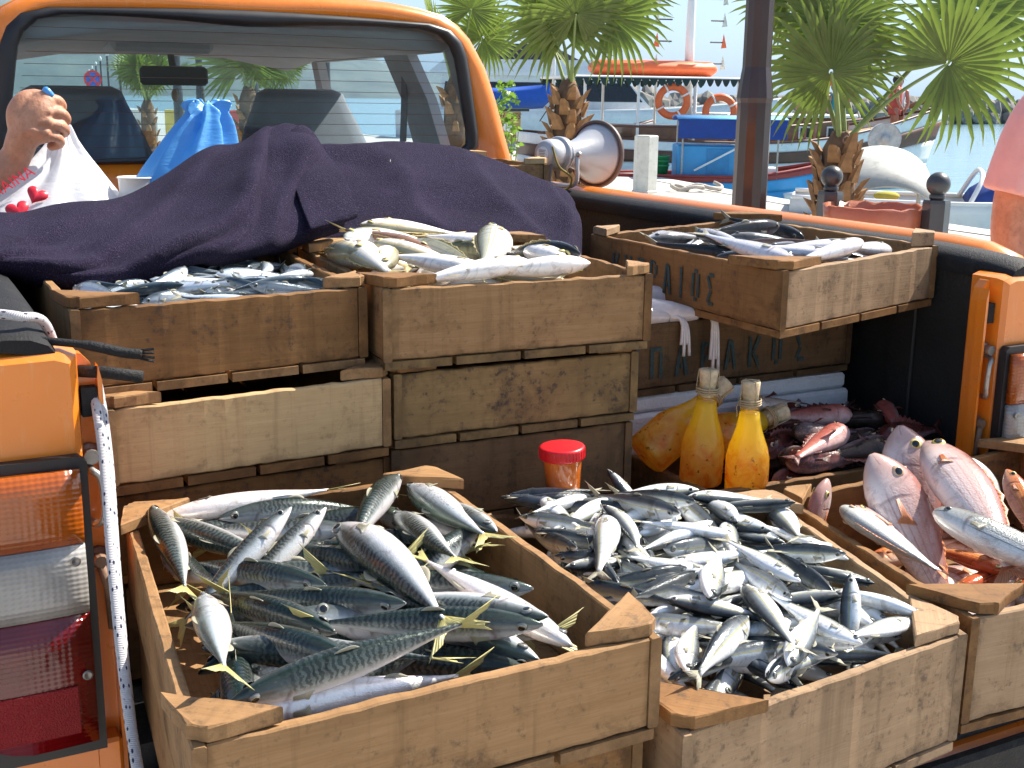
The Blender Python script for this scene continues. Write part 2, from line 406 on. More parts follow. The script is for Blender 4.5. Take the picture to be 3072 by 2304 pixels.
# roof, sides, pillars, windscreen frame (open windows let the harbour show through)
roof_in = [(.60, 1.672), (.5, 1.705), (.3, 1.722), (0, 1.73)]
hr = [p for p in half if p[1] >= 1.66]
def roofring(y, dz=0, k=1.0):
    o_ = [(x*k, y, z+dz) for x, z in hr]+[(-x*k, y, z+dz) for x, z in hr[-2::-1]]
    i_ = [(-x*k, y, z+dz-.008) for x, z in roof_in]+[(x*k, y, z+dz-.008) for x, z in roof_in[-2::-1]]
    return o_+i_
mo('roof', loft([roofring(1.84), roofring(2.3, .006, 1.0), roofring(2.9, .004, .99), roofring(3.15, -.004, .985), roofring(3.32, -.03, .98)]), ORANGE, cab, True)
mo('headliner', loft([[(x*k, y, z-.016+dz) for x, z in [(.585, 1.668), (.5, 1.70), (.3, 1.716), (0, 1.722), (-.3, 1.716), (-.5, 1.70), (-.585, 1.668)]]+[(x*k, y, z-.03+dz) for x, z in [(-.55, 1.66), (-.3, 1.70), (0, 1.708), (.3, 1.70), (.55, 1.66)]] for y, dz, k in ((1.86, 0, 1), (2.4, .004, 1), (2.95, .0, .99), (3.24, -.03, .97))]), HEADL, cab, True)
mo('console', cbox((-.17, 2.9, 1.645), (.17, 3.2, 1.69), .015), HEADL, cab)
for s in (-1, 1):
    def wallpt(y, z):   # side wall x at height z, slightly inside the skin
        for (x0, z0), (x1, z1) in zip(half, half[1:]):
            if z0 <= z <= z1: return s*(x0+(x1-x0)*(z-z0)/(z1-z0))
        return s*.6
    def slab(nm, q, m=ORANGE, th=.035, inside=HEADL):
        # q: list of (y,z) polygon on the side wall, subdivided in z by the loft of two skins
        a = [(wallpt(y, z), y, z) for y, z in q]; b = [(wallpt(y, z)-s*th, y, z) for y, z in q]
        n = len(q); F = [tuple(range(n)), tuple(range(2*n-1, n-1, -1))]+[(i, i+n, (i+1) % n+n, (i+1) % n) for i in range(n)]
        return mo(nm, (a+b, F), m, cab)
    slab('side_panel', [(1.88, .72), (1.88, 1.24), (1.88, 1.36), (2.36, 1.33), (2.36, 1.24), (2.36, .72)])
    slab('c_pillar', [(1.88, 1.362), (1.88, 1.5), (1.88, 1.668), (1.965, 1.668), (1.99, 1.6), (2.02, 1.5), (2.03, 1.362)], HEADL)
    slab('b_pillar', [(2.25, 1.332), (2.255, 1.5), (2.26, 1.668), (2.46, 1.668), (2.47, 1.5), (2.48, 1.332)], HEADL)
    slab('door', [(2.365, .72), (2.365, 1.24), (2.365, 1.328), (3.5, 1.30), (3.5, 1.2), (3.5, .72)])
    slab('a_pillar', [(3.40, 1.305), (3.26, 1.5), (3.14, 1.655), (3.20, 1.655), (3.34, 1.5), (3.50, 1.305)], HEADL)
    slab('window_header', [(1.90, 1.640), (1.90, 1.668), (3.2, 1.660), (3.2, 1.632)], HEADL)
    mo('seat_belt', tube([(s*.66, 2.38, 1.6), (s*.66, 2.39, 1.45), (s*.655, 2.40, 1.28)], .012, 4), SEATM, cab)
    # seat with head restraint-shaped backrest
    sx = -.33 if s < 0 else .41
    sb = []
    for z, w_, y, d in ((.95, .24, 2.55, .1), (1.15, .245, 2.62, .1), (1.30, .235, 2.66, .08), (1.40, .20, 2.69, .065), (1.475, .165, 2.705, .055), (1.515, .15, 2.71, .045), (1.53, .12, 2.715, .02)):
        ring = []
        for k in range(16):
            a = 2*math.pi*k/16; cx = math.copysign(abs(math.cos(a))**.4, math.cos(a)); cy = math.copysign(abs(math.sin(a))**.6, math.sin(a))
            ring.append((sx+w_*cx, y+d*cy, z))
        sb.append(ring)
    mo('seat', loft(sb), SEATM, cab, True)
mo('dashboard', loft([[(x, y, z) for y, z in ((3.2, 1.0), (3.18, 1.22), (3.3, 1.29), (3.65, 1.28), (3.7, 1.0))] for x in (-.70, .70)]), SEATM, cab)
mo('windscreen', loft([[(x, 3.26, 1.685), (x, 3.62, 1.29), (x, 3.625, 1.292), (x, 3.266, 1.688)] for x in (-.62, .62)]), GLASSW, cab)
mo('bonnet', loft([[(x, y, z) for y, z in ((3.55, 1.285), (4.1, 1.25), (4.6, 1.15), (4.75, .8), (4.75, .6), (3.5, .6))] for x in (-.76, .76)]), ORANGE, cab)
mo('steering_wheel', xf(lathe([(.17+.011*math.cos(a), .011*math.sin(a)) for a in np.linspace(0, 2*math.pi, 9)], 24, cap=False), Matrix.Translation((-.32, 3.05, 1.24)) @ Matrix.Rotation(R(62), 4, 'X')), BLACKP, cab, True)
# interior mirror with its stem and the little hanging charm
mr = mo('interior_mirror', xf(cbox((-.115, -.012, -.032), (.115, .012, .032), .010), Matrix.Translation((.055, 3.02, 1.57)) @ Matrix.Rotation(R(-8), 4, 'Z')), BLACKP, cab, True)
mo('mirror_stem', tube([(.055, 3.03, 1.595), (.06, 3.08, 1.64), (.06, 3.12, 1.68)], .012, 8), BLACKP, mr, True)
mo('hanging_charm', xf(sphere((0, 0, 0), .022, 12, 8, (.55, .2, 1)), Matrix.Translation((.05, 3.0, 1.505))), pm('charm', (.35, .22, .12), .4), mr, True)
# cut black hoses that stick out beside the left pillar, and the marked rope
hz = mo('cut_hose', tube(smoothpath([(-.775, .02, 1.245), (-.74, .0, 1.242), (-.705, -.012, 1.237), (-.672, -.02, 1.228), (-.652, -.024, 1.225)], 4), [.0045]*8+[.006]*9, 8), BLACKP, T, True)
for k in range(4): mo('frayed_strand', tube([(-.654, -.024, 1.225+(k-1.5)*.003), (-.640, -.027-(k % 2)*.004, 1.224+(k-1.5)*.005)], .0016, 5), BLACKP, hz)
mo('cut_pipe', join(tube([(-.73, .02, 1.205), (-.69, .0, 1.203), (-.652, -.018, 1.198)], .007, 12)), BLACKP, T, True)
# ================================================================ CRATES
def wood(name, c0, c1, dark, stain=.35, blotch=.3):
    t = NT(name); v = t.tc(); rn = t.rnd()
    off = t.n('CombineXYZ'); t.set(off.inputs[0], t.math('MULTIPLY', rn, 13.)); t.set(off.inputs[1], t.math('MULTIPLY', rn, 7.)); t.set(off.inputs[2], t.math('MULTIPLY', rn, 29.))
    vv = t.n('VectorMath', dict(operation='ADD')); t.set(vv.inputs[0], v); t.set(vv.inputs[1], off); vv = vv.outputs[0]
    g = t.noise(t.mapv(vv, (3, 60, 60)), 2.0, 8, .65, .4)
    g2 = t.noise(t.mapv(vv, (9, 260, 260)), 2.0, 4, .6)
    cross = t.noise(t.mapv(vv, (420, 12, 12)), 1.0, 3, .6)
    b1 = t.noise(vv, 16, 8, .68, .5); b2 = t.noise(vv, 90, 6, .7); b3 = t.noise(vv, 5, 4, .6)
    c = t.mix(t.ramp(g, [(.3, 0.), (.68, 1.)]), c0, c1)
    c = t.mix(t.math('MULTIPLY', t.ramp(g2, [(.42, 0.), (.72, 1.)]), .35), c, tuple(x*.62 for x in c0))
    c = t.mix(t.math('MULTIPLY', t.ramp(b1, [(.47, 0.), (.72, 1.)]), blotch), c, dark)
    c = t.mix(t.math('MULTIPLY', t.ramp(b3, [(.5, 0.), (.7, 1.)]), blotch*.8), c, tuple(x*.6 for x in c0))
    c = t.mix(t.math('MULTIPLY', t.ramp(t.math('MULTIPLY', b2, t.math('ADD', b1, .45)), [(.52, 0.), (.66, 1.)]), stain), c, (.045, .035, .028))
    c = t.mix(t.math('MULTIPLY_ADD', rn, .3, -.05, clamp=True), c, tuple(x*.7 for x in c1))
    # grime along the edges and ends, drip marks
    gc = t.n('SeparateXYZ'); t.set(gc.inputs[0], t.tc('Generated'))
    ez = t.math('MULTIPLY_ADD', gc.outputs[2], -2., 1.); ex = t.math('ABSOLUTE', t.math('MULTIPLY_ADD', gc.outputs[0], 2., -1.))
    em = t.ramp(t.math('ADD', t.math('MAXIMUM', ez, t.math('MULTIPLY_ADD', ex, 4., -3.)), t.math('MULTIPLY_ADD', b1, 1.1, -.55)), [(.78, 0.), (1.15, 1.)])
    c = t.mix(t.math('MULTIPLY', em, .55), c, tuple(x*.38 for x in c0))
    dr = t.noise(t.mapv(vv, (55, 3, 3)), 1.0, 5, .6); c = t.mix(t.math('MULTIPLY', t.ramp(dr, [(.54, 0.), (.7, 1.)]), .5), c, tuple(x*.5 for x in c0))
    # knots
    vo = t.n('TexVoronoi', Scale=3.1); t.set(vo.inputs['Vector'], t.mapv(vv, (1, 1.6, 1.6)))
    kn = t.ramp(vo.outputs['Distance'], [(.025, 1.), (.11, 0.)])
    c = t.mix(t.math('MULTIPLY', kn, .75), c, (.10, .05, .022))
    t.P(Base_Color=c, Roughness=.72); t.b.inputs['Specular IOR Level'].default_value = .25
    h = t.math('ADD', t.math('ADD', t.math('MULTIPLY', g2, .8), t.math('MULTIPLY', cross, .06)), t.math('MULTIPLY', b2, .4))
    t.bump(h, .32, .0016)
    return t.m
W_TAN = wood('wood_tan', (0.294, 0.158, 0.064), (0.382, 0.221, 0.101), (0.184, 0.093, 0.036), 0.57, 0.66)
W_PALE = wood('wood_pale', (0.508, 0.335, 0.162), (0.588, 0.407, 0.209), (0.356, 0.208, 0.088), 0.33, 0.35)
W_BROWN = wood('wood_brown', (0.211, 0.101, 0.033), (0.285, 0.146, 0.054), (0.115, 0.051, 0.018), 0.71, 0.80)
W_OLD = wood('wood_old', (0.248, 0.150, 0.058), (0.321, 0.197, 0.083), (0.095, 0.055, 0.025), 0.95, 0.80)
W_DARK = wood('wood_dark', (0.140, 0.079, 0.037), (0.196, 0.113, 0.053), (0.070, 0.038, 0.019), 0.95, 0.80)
W_GREY = wood('wood_grey', (0.327, 0.206, 0.113), (0.401, 0.266, 0.154), (0.201, 0.113, 0.056), 0.64, 0.59)
NAIL = pm('rusty_nail', (.09, .035, .018), .7, .4)
def board(name, p0, p1, th, z0, z1, nrm, mat, parent, seed=0, seg=26, jit=.0011, z0b=None, z1b=None):
    """plank from p0 to p1 (xy, outer face), thickness th towards nrm, heights z0..z1, rough-sawn edges. own local frame so grain runs along it"""
    rnd = random.Random(seed*977+13)
    p0 = Vector(p0); p1 = Vector(p1); d = (p1-p0); L = d.length; d.normalize(); n = Vector(nrm).normalized()
    z0b = z0 if z0b is None else z0b; z1b = z1 if z1b is None else z1b
    zc0 = (z0+z0b)/2; zc1 = (z1+z1b)/2
    rings = []
    for i in range(seg+1):
        f = i/seg; x = -L/2+L*f; zz0 = z0+(z0b-z0)*f; zz1 = z1+(z1b-z1)*f; c = .0018
        j = lambda: rnd.uniform(-jit, jit)
        a = j(); b = j(); e = j()*.6
        ring = [(0+e, zz0+c+b), (c+e, zz0+b), (th-c, zz0+b+j()*.5), (th, zz0+c+b), (th, zz1-c+a), (th-c, zz1+a+j()*.5), (c+e, zz1+a), (e, zz1-c+a)]
        rings.append([(x, y_, z_) for y_, z_ in ring])
    V, F = loft(rings)
    zc = (zc0+zc1)/2
    V = [(x, y, z-zc) for x, y, z in V]
    m = me(name, V, F, mat)
    M = Matrix.Identity(4); mid = (p0+p1)/2
    M.col[0] = (d.x, d.y, 0, 0); M.col[1] = (n.x, n.y, 0, 0); M.col[2] = (0, 0, 1, 0); M.col[3] = (mid.x, mid.y, zc, 1)
    o = ob(name, m, parent); o.matrix_basis = M
    return o
def block(P, z, size, ang, th, mat, parent, seed=0, cut=(.35, .35), wid=.5, tilt=(0, 0)):
    """corner brace: a plank with bevelled ends laid diagonally over a crate corner"""
    rnd = random.Random(seed)
    L = size; w_ = size*wid
    poly = [(-L/2+L*cut[0], -w_/2), (L/2-L*cut[1], -w_/2), (L/2, w_/2), (-L/2, w_/2)]
    pts = []
    for i in range(4):
        a, b = Vector(poly[i]), Vector(poly[(i+1) % 4])
        for k in range(4): q = a.lerp(b, k/4); pts.append((q.x+rnd.uniform(-.0012, .0012), q.y+rnd.uniform(-.0012, .0012)))
    c = .0015
    ins_ = lambda s: [(x*(1-s/L*2), y*(1-s/w_*2)) for x, y in pts]
    V, F = loft([[(x, y, 0) for x, y in ins_(c)], [(x, y, c) for x, y in pts], [(x, y, th-c+rnd.uniform(-.0006, .0006)) for x, y in pts], [(x, y, th+rnd.uniform(-.0008, .0008)) for x, y in ins_(c)]])
    o = mo('corner_brace', (V, F), mat, parent)
    o.matrix_basis = Matrix.Translation((P[0], P[1], z)) @ Matrix.Rotation(ang, 4, 'Z') @ Matrix.Rotation(tilt[0], 4, 'X') @ Matrix.Rotation(tilt[1], 4, 'Y')
    for k, sx in enumerate((-.3, .3)):
        for q in range(2):
            nl = mo('nail', lathe([(.0022, 0), (.0024, .0009), (.0008, .0016)], 7), NAIL, o)
            nl.matrix_basis = Matrix.Translation((sx*L*(.8+.3*rnd.random()), (-.25+.3*q*w_*0+rnd.uniform(-.1, .2))*w_, th-.0004))
    return o
CR = {}
def crate(key, label, FL, FR, BR, BL, z, h=.105, mats=(W_TAN,)*4, th=.0125, braces='FL FR BL BR', group='wooden fish crates', seed=1, slatmat=None, dz=(0, 0, 0, 0), bmat=None, bsz=.105, sides_out=True, bopt={}):
    """slatted wooden fish crate. corners are of the outer rim; side boards run full depth, end boards sit between them"""
    FL, FR, BR, BL = [Vector(p) for p in (FL, FR, BR, BL)]
    c = (FL+FR+BR+BL)/4; zb = z-h
    t = thing('fish_crate', label, 'crate', (c.x, c.y, zb), group=group)
    def nin(a, b):
        d = (b-a).normalized(); n = Vector((-d.y, d.x)); return n if n.dot(c-(a+b)/2) > 0 else -n
    zs = [z+d for d in dz]; e = .0125
    nL, nR, nF, nB = nin(BL, FL), nin(FR, BR), nin(FL, FR), nin(BL, BR)
    board('side_board', BL, FL, th, zs[3]-h+.0125, zs[3], nL, mats[1], t, seed*11+1, z0b=zs[0]-h+.0125, z1b=zs[0])
    board('side_board', FR, BR, th, zs[1]-h+.0125, zs[1], nR, mats[2], t, seed*11+2, z0b=zs[1]-h+.0125 if 0 else zs[2]-h+.0125, z1b=zs[2])
    dF = (FR-FL).normalized(); dB = (BR-BL).normalized()
    board('end_board', FL+dF*(th+.0008)+nF*.0025, FR-dF*(th+.0008)+nF*.0025, th, zs[0]-h+.0135, zs[0]-.001, nF, mats[0], t, seed*11+3, z0b=zs[1]-h+.0135, z1b=zs[1]-.001)
    board('end_board', BL+dB*(th+.0008)+nB*.0025, BR-dB*(th+.0008)+nB*.0025, th, zs[3]-h+.0135, zs[3]-.001, nB, mats[3], t, seed*11+4, z0b=zs[2]-h+.0135, z1b=zs[2]-.001)
    # bottom slats run from side to side
    sm = slatmat or mats[1]; ns = 4
    for k in range(ns):
        f0 = k/ns+.004; f1 = (k+1)/ns-.012
        a0 = FL.lerp(FR, f0); a1 = FL.lerp(FR, f1); b0 = BL.lerp(BR, f0); b1 = BL.lerp(BR, f1)
        zz = lambda f, q: (zs[0]*(1-f)+zs[1]*f if q == 0 else zs[3]*(1-f)+zs[2]*f)-h
        lo = [(a0.x, a0.y, zz(f0, 0)), (a1.x, a1.y, zz(f1, 0)), (b1.x, b1.y, zz(f1, 1)), (b0.x, b0.y, zz(f0, 1))]
        hi = [(x, y, q+.0115) for x, y, q in lo]
        L = ((a0+a1)/2+(b0+b1)/2)/2; d = ((b0+b1)/2-(a0+a1)/2).normalized(); M = Matrix.Identity(4)
        M.col[0] = (d.x, d.y, 0, 0); M.col[1] = (-d.y, d.x, 0, 0); M.col[3] = (L.x, L.y, lo[0][2], 1); Mi = M.inverted()
        o = mo('bottom_slat', xf(hexa(lo, hi), Mi), sm, t); o.matrix_basis = M
    bm = bmat or mats[0]
    cs = dict(FL=(FL, 0), FR=(FR, 1), BR=(BR, 2), BL=(BL, 3))
    for i, b in enumerate(braces.split()):
        p, k = cs[b]; din = (c-p).normalized(); opt = bopt.get(b, {})
        a = math.atan2(din.y, din.x)-math.pi/2+opt.get('rot', 0)
        sz = opt.get('sz', bsz); wd = opt.get('wid', .42); off = opt.get('off', sz/2-sz*wd/2+.001)
        q = p+din*off
        block((q.x, q.y), zs[k]+.0008, sz, a, opt.get('th', .0145), opt.get('mat', bm), t, seed*5+i, cut=opt.get('cut', (wd, wd)), wid=wd, tilt=opt.get('tilt', (0, 0)))
    CR[key] = dict(c=c, FL=FL, FR=FR, BR=BR, BL=BL, z=z, zb=zb+.013, th=th, obj=t, dz=dz)
    return t
# front row on the let-down tailgate
crate('mack', 'light tan crate heaped with large mackerel at the front left, topmost of two', (-.716, -.490), (-.261, -.483), (-.254, .084), (-.664, .100), 1.0, .108, (W_TAN, W_TAN, W_TAN, W_BROWN), seed=1, bsz=.112)
crate('mack_low', 'old crate under the mackerel crate at the front left, mostly hidden', (-.705, -.468), (-.262, -.460), (-.258, .095), (-.655, .105), .882, .14, (W_BROWN, W_TAN, W_TAN, W_BROWN), seed=2, braces='FR', bsz=.09)
crate('sard', 'grey-tan crate full of silver sardines in the middle of the front row', (-.246, -.503), (.191, -.460), (.255, -.022), (-.168, .098), .900, .150, (W_GREY, W_GREY, W_GREY, W_DARK), seed=3, dz=(0, 0, .025, .025), bsz=.12, braces='FL FR BR', bopt=dict(FR=dict(rot=R(10), sz=.125), FL=dict(rot=R(-5), sz=.15, mat=W_BROWN)))
crate('mixed', 'crate of snappers, bream and red mullet at the right end of the front row', (.205, -.452), (.66, -.50), (.77, -.045), (.275, -.018), .912, .150, (W_GREY, W_BROWN, W_BROWN, W_BROWN), seed=4, dz=(0, .018, .040, .010), bmat=W_TAN, bsz=.13, bopt=dict(FL=dict(rot=R(30), sz=.15, off=.05, mat=W_BROWN), BL=dict(sz=.08)))
# left stack
crate('topL', 'brown knotty crate of small sardines on top of the left stack, half under the blanket', (-.704, .148), (-.308, .185), (-.29, .66), (-.700, .64), 1.250, .112, (W_BROWN, W_TAN, W_BROWN, W_BROWN), seed=5, bsz=.115, bopt=dict(FR=dict(sz=.085, mat=W_TAN), FL=dict(sz=.12)))
crate('midL', 'clean pale crate in the middle of the left stack', (-.674, .130), (-.287, .152), (-.27, .65), (-.672, .63), 1.126, .112, (W_PALE, W_PALE, W_TAN, W_PALE), seed=6, slatmat=W_BROWN, bmat=W_TAN, bsz=.1)
crate('lowL', 'brown crate at the bottom of the left stack, behind the mackerel', (-.665, .150), (-.282, .165), (-.27, .66), (-.66, .64), 1.006, .118, (W_BROWN, W_BROWN, W_BROWN, W_BROWN), seed=7, bsz=.1, bopt=dict(FR=dict(rot=R(15), sz=.13)))
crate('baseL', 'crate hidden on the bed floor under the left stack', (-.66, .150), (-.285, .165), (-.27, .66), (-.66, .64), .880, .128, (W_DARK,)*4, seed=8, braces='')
# right stack
crate('topR', 'tan stained crate heaped with white and olive fish on top of the right stack', (-.298, .150), (.129, .130), (.165, .61), (-.262, .63), 1.251, .114, (W_TAN, W_TAN, W_BROWN, W_BROWN), seed=9, bsz=.115, slatmat=W_OLD, bopt=dict(FR=dict(sz=.08, rot=R(20)), FL=dict(sz=.115, rot=R(15), mat=W_BROWN)))
crate('midR', 'mould-speckled old crate in the middle of the right stack', (-.282, .155), (.119, .145), (.155, .63), (-.262, .64), 1.129, .108, (W_OLD, W_OLD, W_OLD, W_OLD), seed=10, bmat=W_BROWN, bsz=.095)
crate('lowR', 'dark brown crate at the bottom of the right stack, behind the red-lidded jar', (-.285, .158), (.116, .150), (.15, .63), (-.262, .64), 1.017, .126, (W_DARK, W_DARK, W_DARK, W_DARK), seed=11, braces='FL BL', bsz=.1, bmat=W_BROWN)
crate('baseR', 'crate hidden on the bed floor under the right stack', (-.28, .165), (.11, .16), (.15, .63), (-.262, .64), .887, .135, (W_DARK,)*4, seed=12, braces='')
# right side of the bed
crate('topS', 'stencilled crate of grey wet fish jutting out beside the right bed wall', (.322, .062), (.742, .152), (.742, .69), (.322, .632), 1.253, .105, (W_GREY, W_BROWN, W_TAN, W_BROWN), seed=13, dz=(0, .011, .011, 0), bsz=.11, slatmat=W_BROWN, bopt=dict(FL=dict(sz=.15, rot=R(8), mat=W_BROWN), FR=dict(sz=.085, mat=W_GREY, th=.024), BR=dict(sz=.14, mat=W_BROWN), BL=dict(sz=.09)))
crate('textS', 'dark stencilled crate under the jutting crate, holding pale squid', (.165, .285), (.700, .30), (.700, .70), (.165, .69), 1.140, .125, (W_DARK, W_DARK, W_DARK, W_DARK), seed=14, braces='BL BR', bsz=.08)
crate('scorp', 'low crate of dark red scorpionfish in the shade of the right bed wall', (.190, .042), (.735, .035), (.735, .275), (.193, .272), .920, .15, (W_BROWN, W_BROWN, W_DARK, W_DARK), seed=15, braces='', bsz=.08)
# crates under the blanket and by the cab
crate('hidA', 'crate under the purple blanket on the left', (-.69, .68), (-.26, .68), (-.26, 1.2), (-.69, 1.2), 1.24, .12, (W_BROWN,)*4, seed=16, braces='')
crate('hidB', 'crate under the purple blanket on the right', (-.22, .68), (.24, .68), (.24, 1.2), (-.22, 1.2), 1.26, .12, (W_BROWN,)*4, seed=17, braces='')
crate('cabR', 'small crate by the cab showing its corner above the blanket', (.18, 1.24), (.555, 1.22), (.57, 1.66), (.19, 1.67), 1.352, .12, (W_TAN,)*4, seed=18, braces='FR BR', bsz=.09, bmat=W_PALE)
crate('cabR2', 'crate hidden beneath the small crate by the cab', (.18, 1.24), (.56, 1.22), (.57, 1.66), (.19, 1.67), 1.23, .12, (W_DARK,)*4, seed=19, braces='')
# stencilled names on the two right-hand crates
INK = pm('stencil_ink', (.035, .062, .062), .85, var=.5, scale=90)
def on_board(P, dirx, nrm, s=1):
    x = Vector((dirx[0], dirx[1], dirx[2] if len(dirx) > 2 else 0)).normalized(); n = Vector((nrm[0], nrm[1], 0)).normalized(); y = n.cross(x).normalized()
    M = Matrix.Identity(4); M.col[0] = x.to_4d(); M.col[1] = y.to_4d(); M.col[2] = n.to_4d(); M.col[3] = (P[0], P[1], P[2], 1); M.col[0][3] = M.col[1][3] = M.col[2][3] = 0
    return M
def stencil(word, P, dirx, nrm, size, pitch, parent, tall=1.5):
    """stencil capitals as separate strokes with bridges, laid a hair proud of the plank"""
    S = {'Κ': ['I', 'k1', 'k2'], 'Υ': ['y1', 'y2', 'ys'], 'Π': ['I', 'pr', 'pt'], 'Ρ': ['I', 'r1', 'r2', 'r3'], 'Α': ['a1', 'a2', 'ab'], 'Ι': ['Ic'], 'Ο': ['o1', 'o2', 'ot', 'ob'], 'Σ': ['s1', 's2', 'st', 'sb'], 'Μ': ['I', 'm1', 'm2', 'mr']}
    st = {'I': [(.08, 0), (.08, 1)], 'k1': [(.26, .52), (.56, 1)], 'k2': [(.26, .46), (.58, 0)], 'y1': [(.06, 1), (.27, .5)], 'y2': [(.56, 1), (.36, .5)], 'ys': [(.31, .4), (.31, 0)],
          'pr': [(.55, 0), (.55, .8)], 'pt': [(.2, .93), (.6, .93)], 'r1': [(.2, .94), (.42, .92)], 'r2': [(.5, .86), (.5, .55)], 'r3': [(.42, .47), (.22, .46)],
          'a1': [(.05, 0), (.26, 1)], 'a2': [(.36, .95), (.58, 0)], 'ab': [(.24, .3), (.38, .3)], 'Ic': [(.3, 0), (.3, 1)], 'o1': [(.1, .12), (.1, .88)], 'o2': [(.5, .12), (.5, .88)], 'ot': [(.2, .96), (.4, .96)], 'ob': [(.2, .04), (.4, .04)],
          's1': [(.1, .9), (.34, .52)], 's2': [(.34, .46), (.1, .08)], 'st': [(.2, .96), (.55, .96)], 'sb': [(.2, .04), (.55, .04)], 'm1': [(.16, .95), (.32, .5)], 'm2': [(.38, .5), (.54, .95)], 'mr': [(.62, 0), (.62, 1)]}
    M = on_board(P, dirx, nrm)
    for i, ch in enumerate(word):
        parts = []
        for k in S[ch]:
            (x0, y0), (x1, y1) = st[k]; a = Vector((x0*size, y0*size*tall)); b = Vector((x1*size, y1*size*tall)); d = (b-a).normalized(); n = Vector((-d.y, d.x))*size*.085
            jx = random.uniform(-.0006, .0006)
            q = [a+n, a-n, b-n*random.uniform(.8, 1.1), b+n*random.uniform(.8, 1.1)]
            parts.append(loft([[(p.x+jx, p.y, 0) for p in q], [(p.x+jx, p.y, .0008) for p in q]]))
        o = mo('stencil_letter', join(*parts), INK, parent); o.matrix_basis = M @ Matrix.Translation((i*pitch, random.uniform(-.001, .001), .0005))
t_ = CR['topS']['obj']
stencil('ΚΥΠΡΑΙΟΣ', (.3205, .545, 1.175), (0, -1, 0), (-1, 0, 0), .036, .042, t_, 1.45)
t_ = CR['textS']['obj']
stencil('ΜΠΑΡΑΚΟΣ', (.185, .2855+.0006, 1.045), (.523, .015, 0), (0, -1, 0), .040, .0535, t_, 1.35)
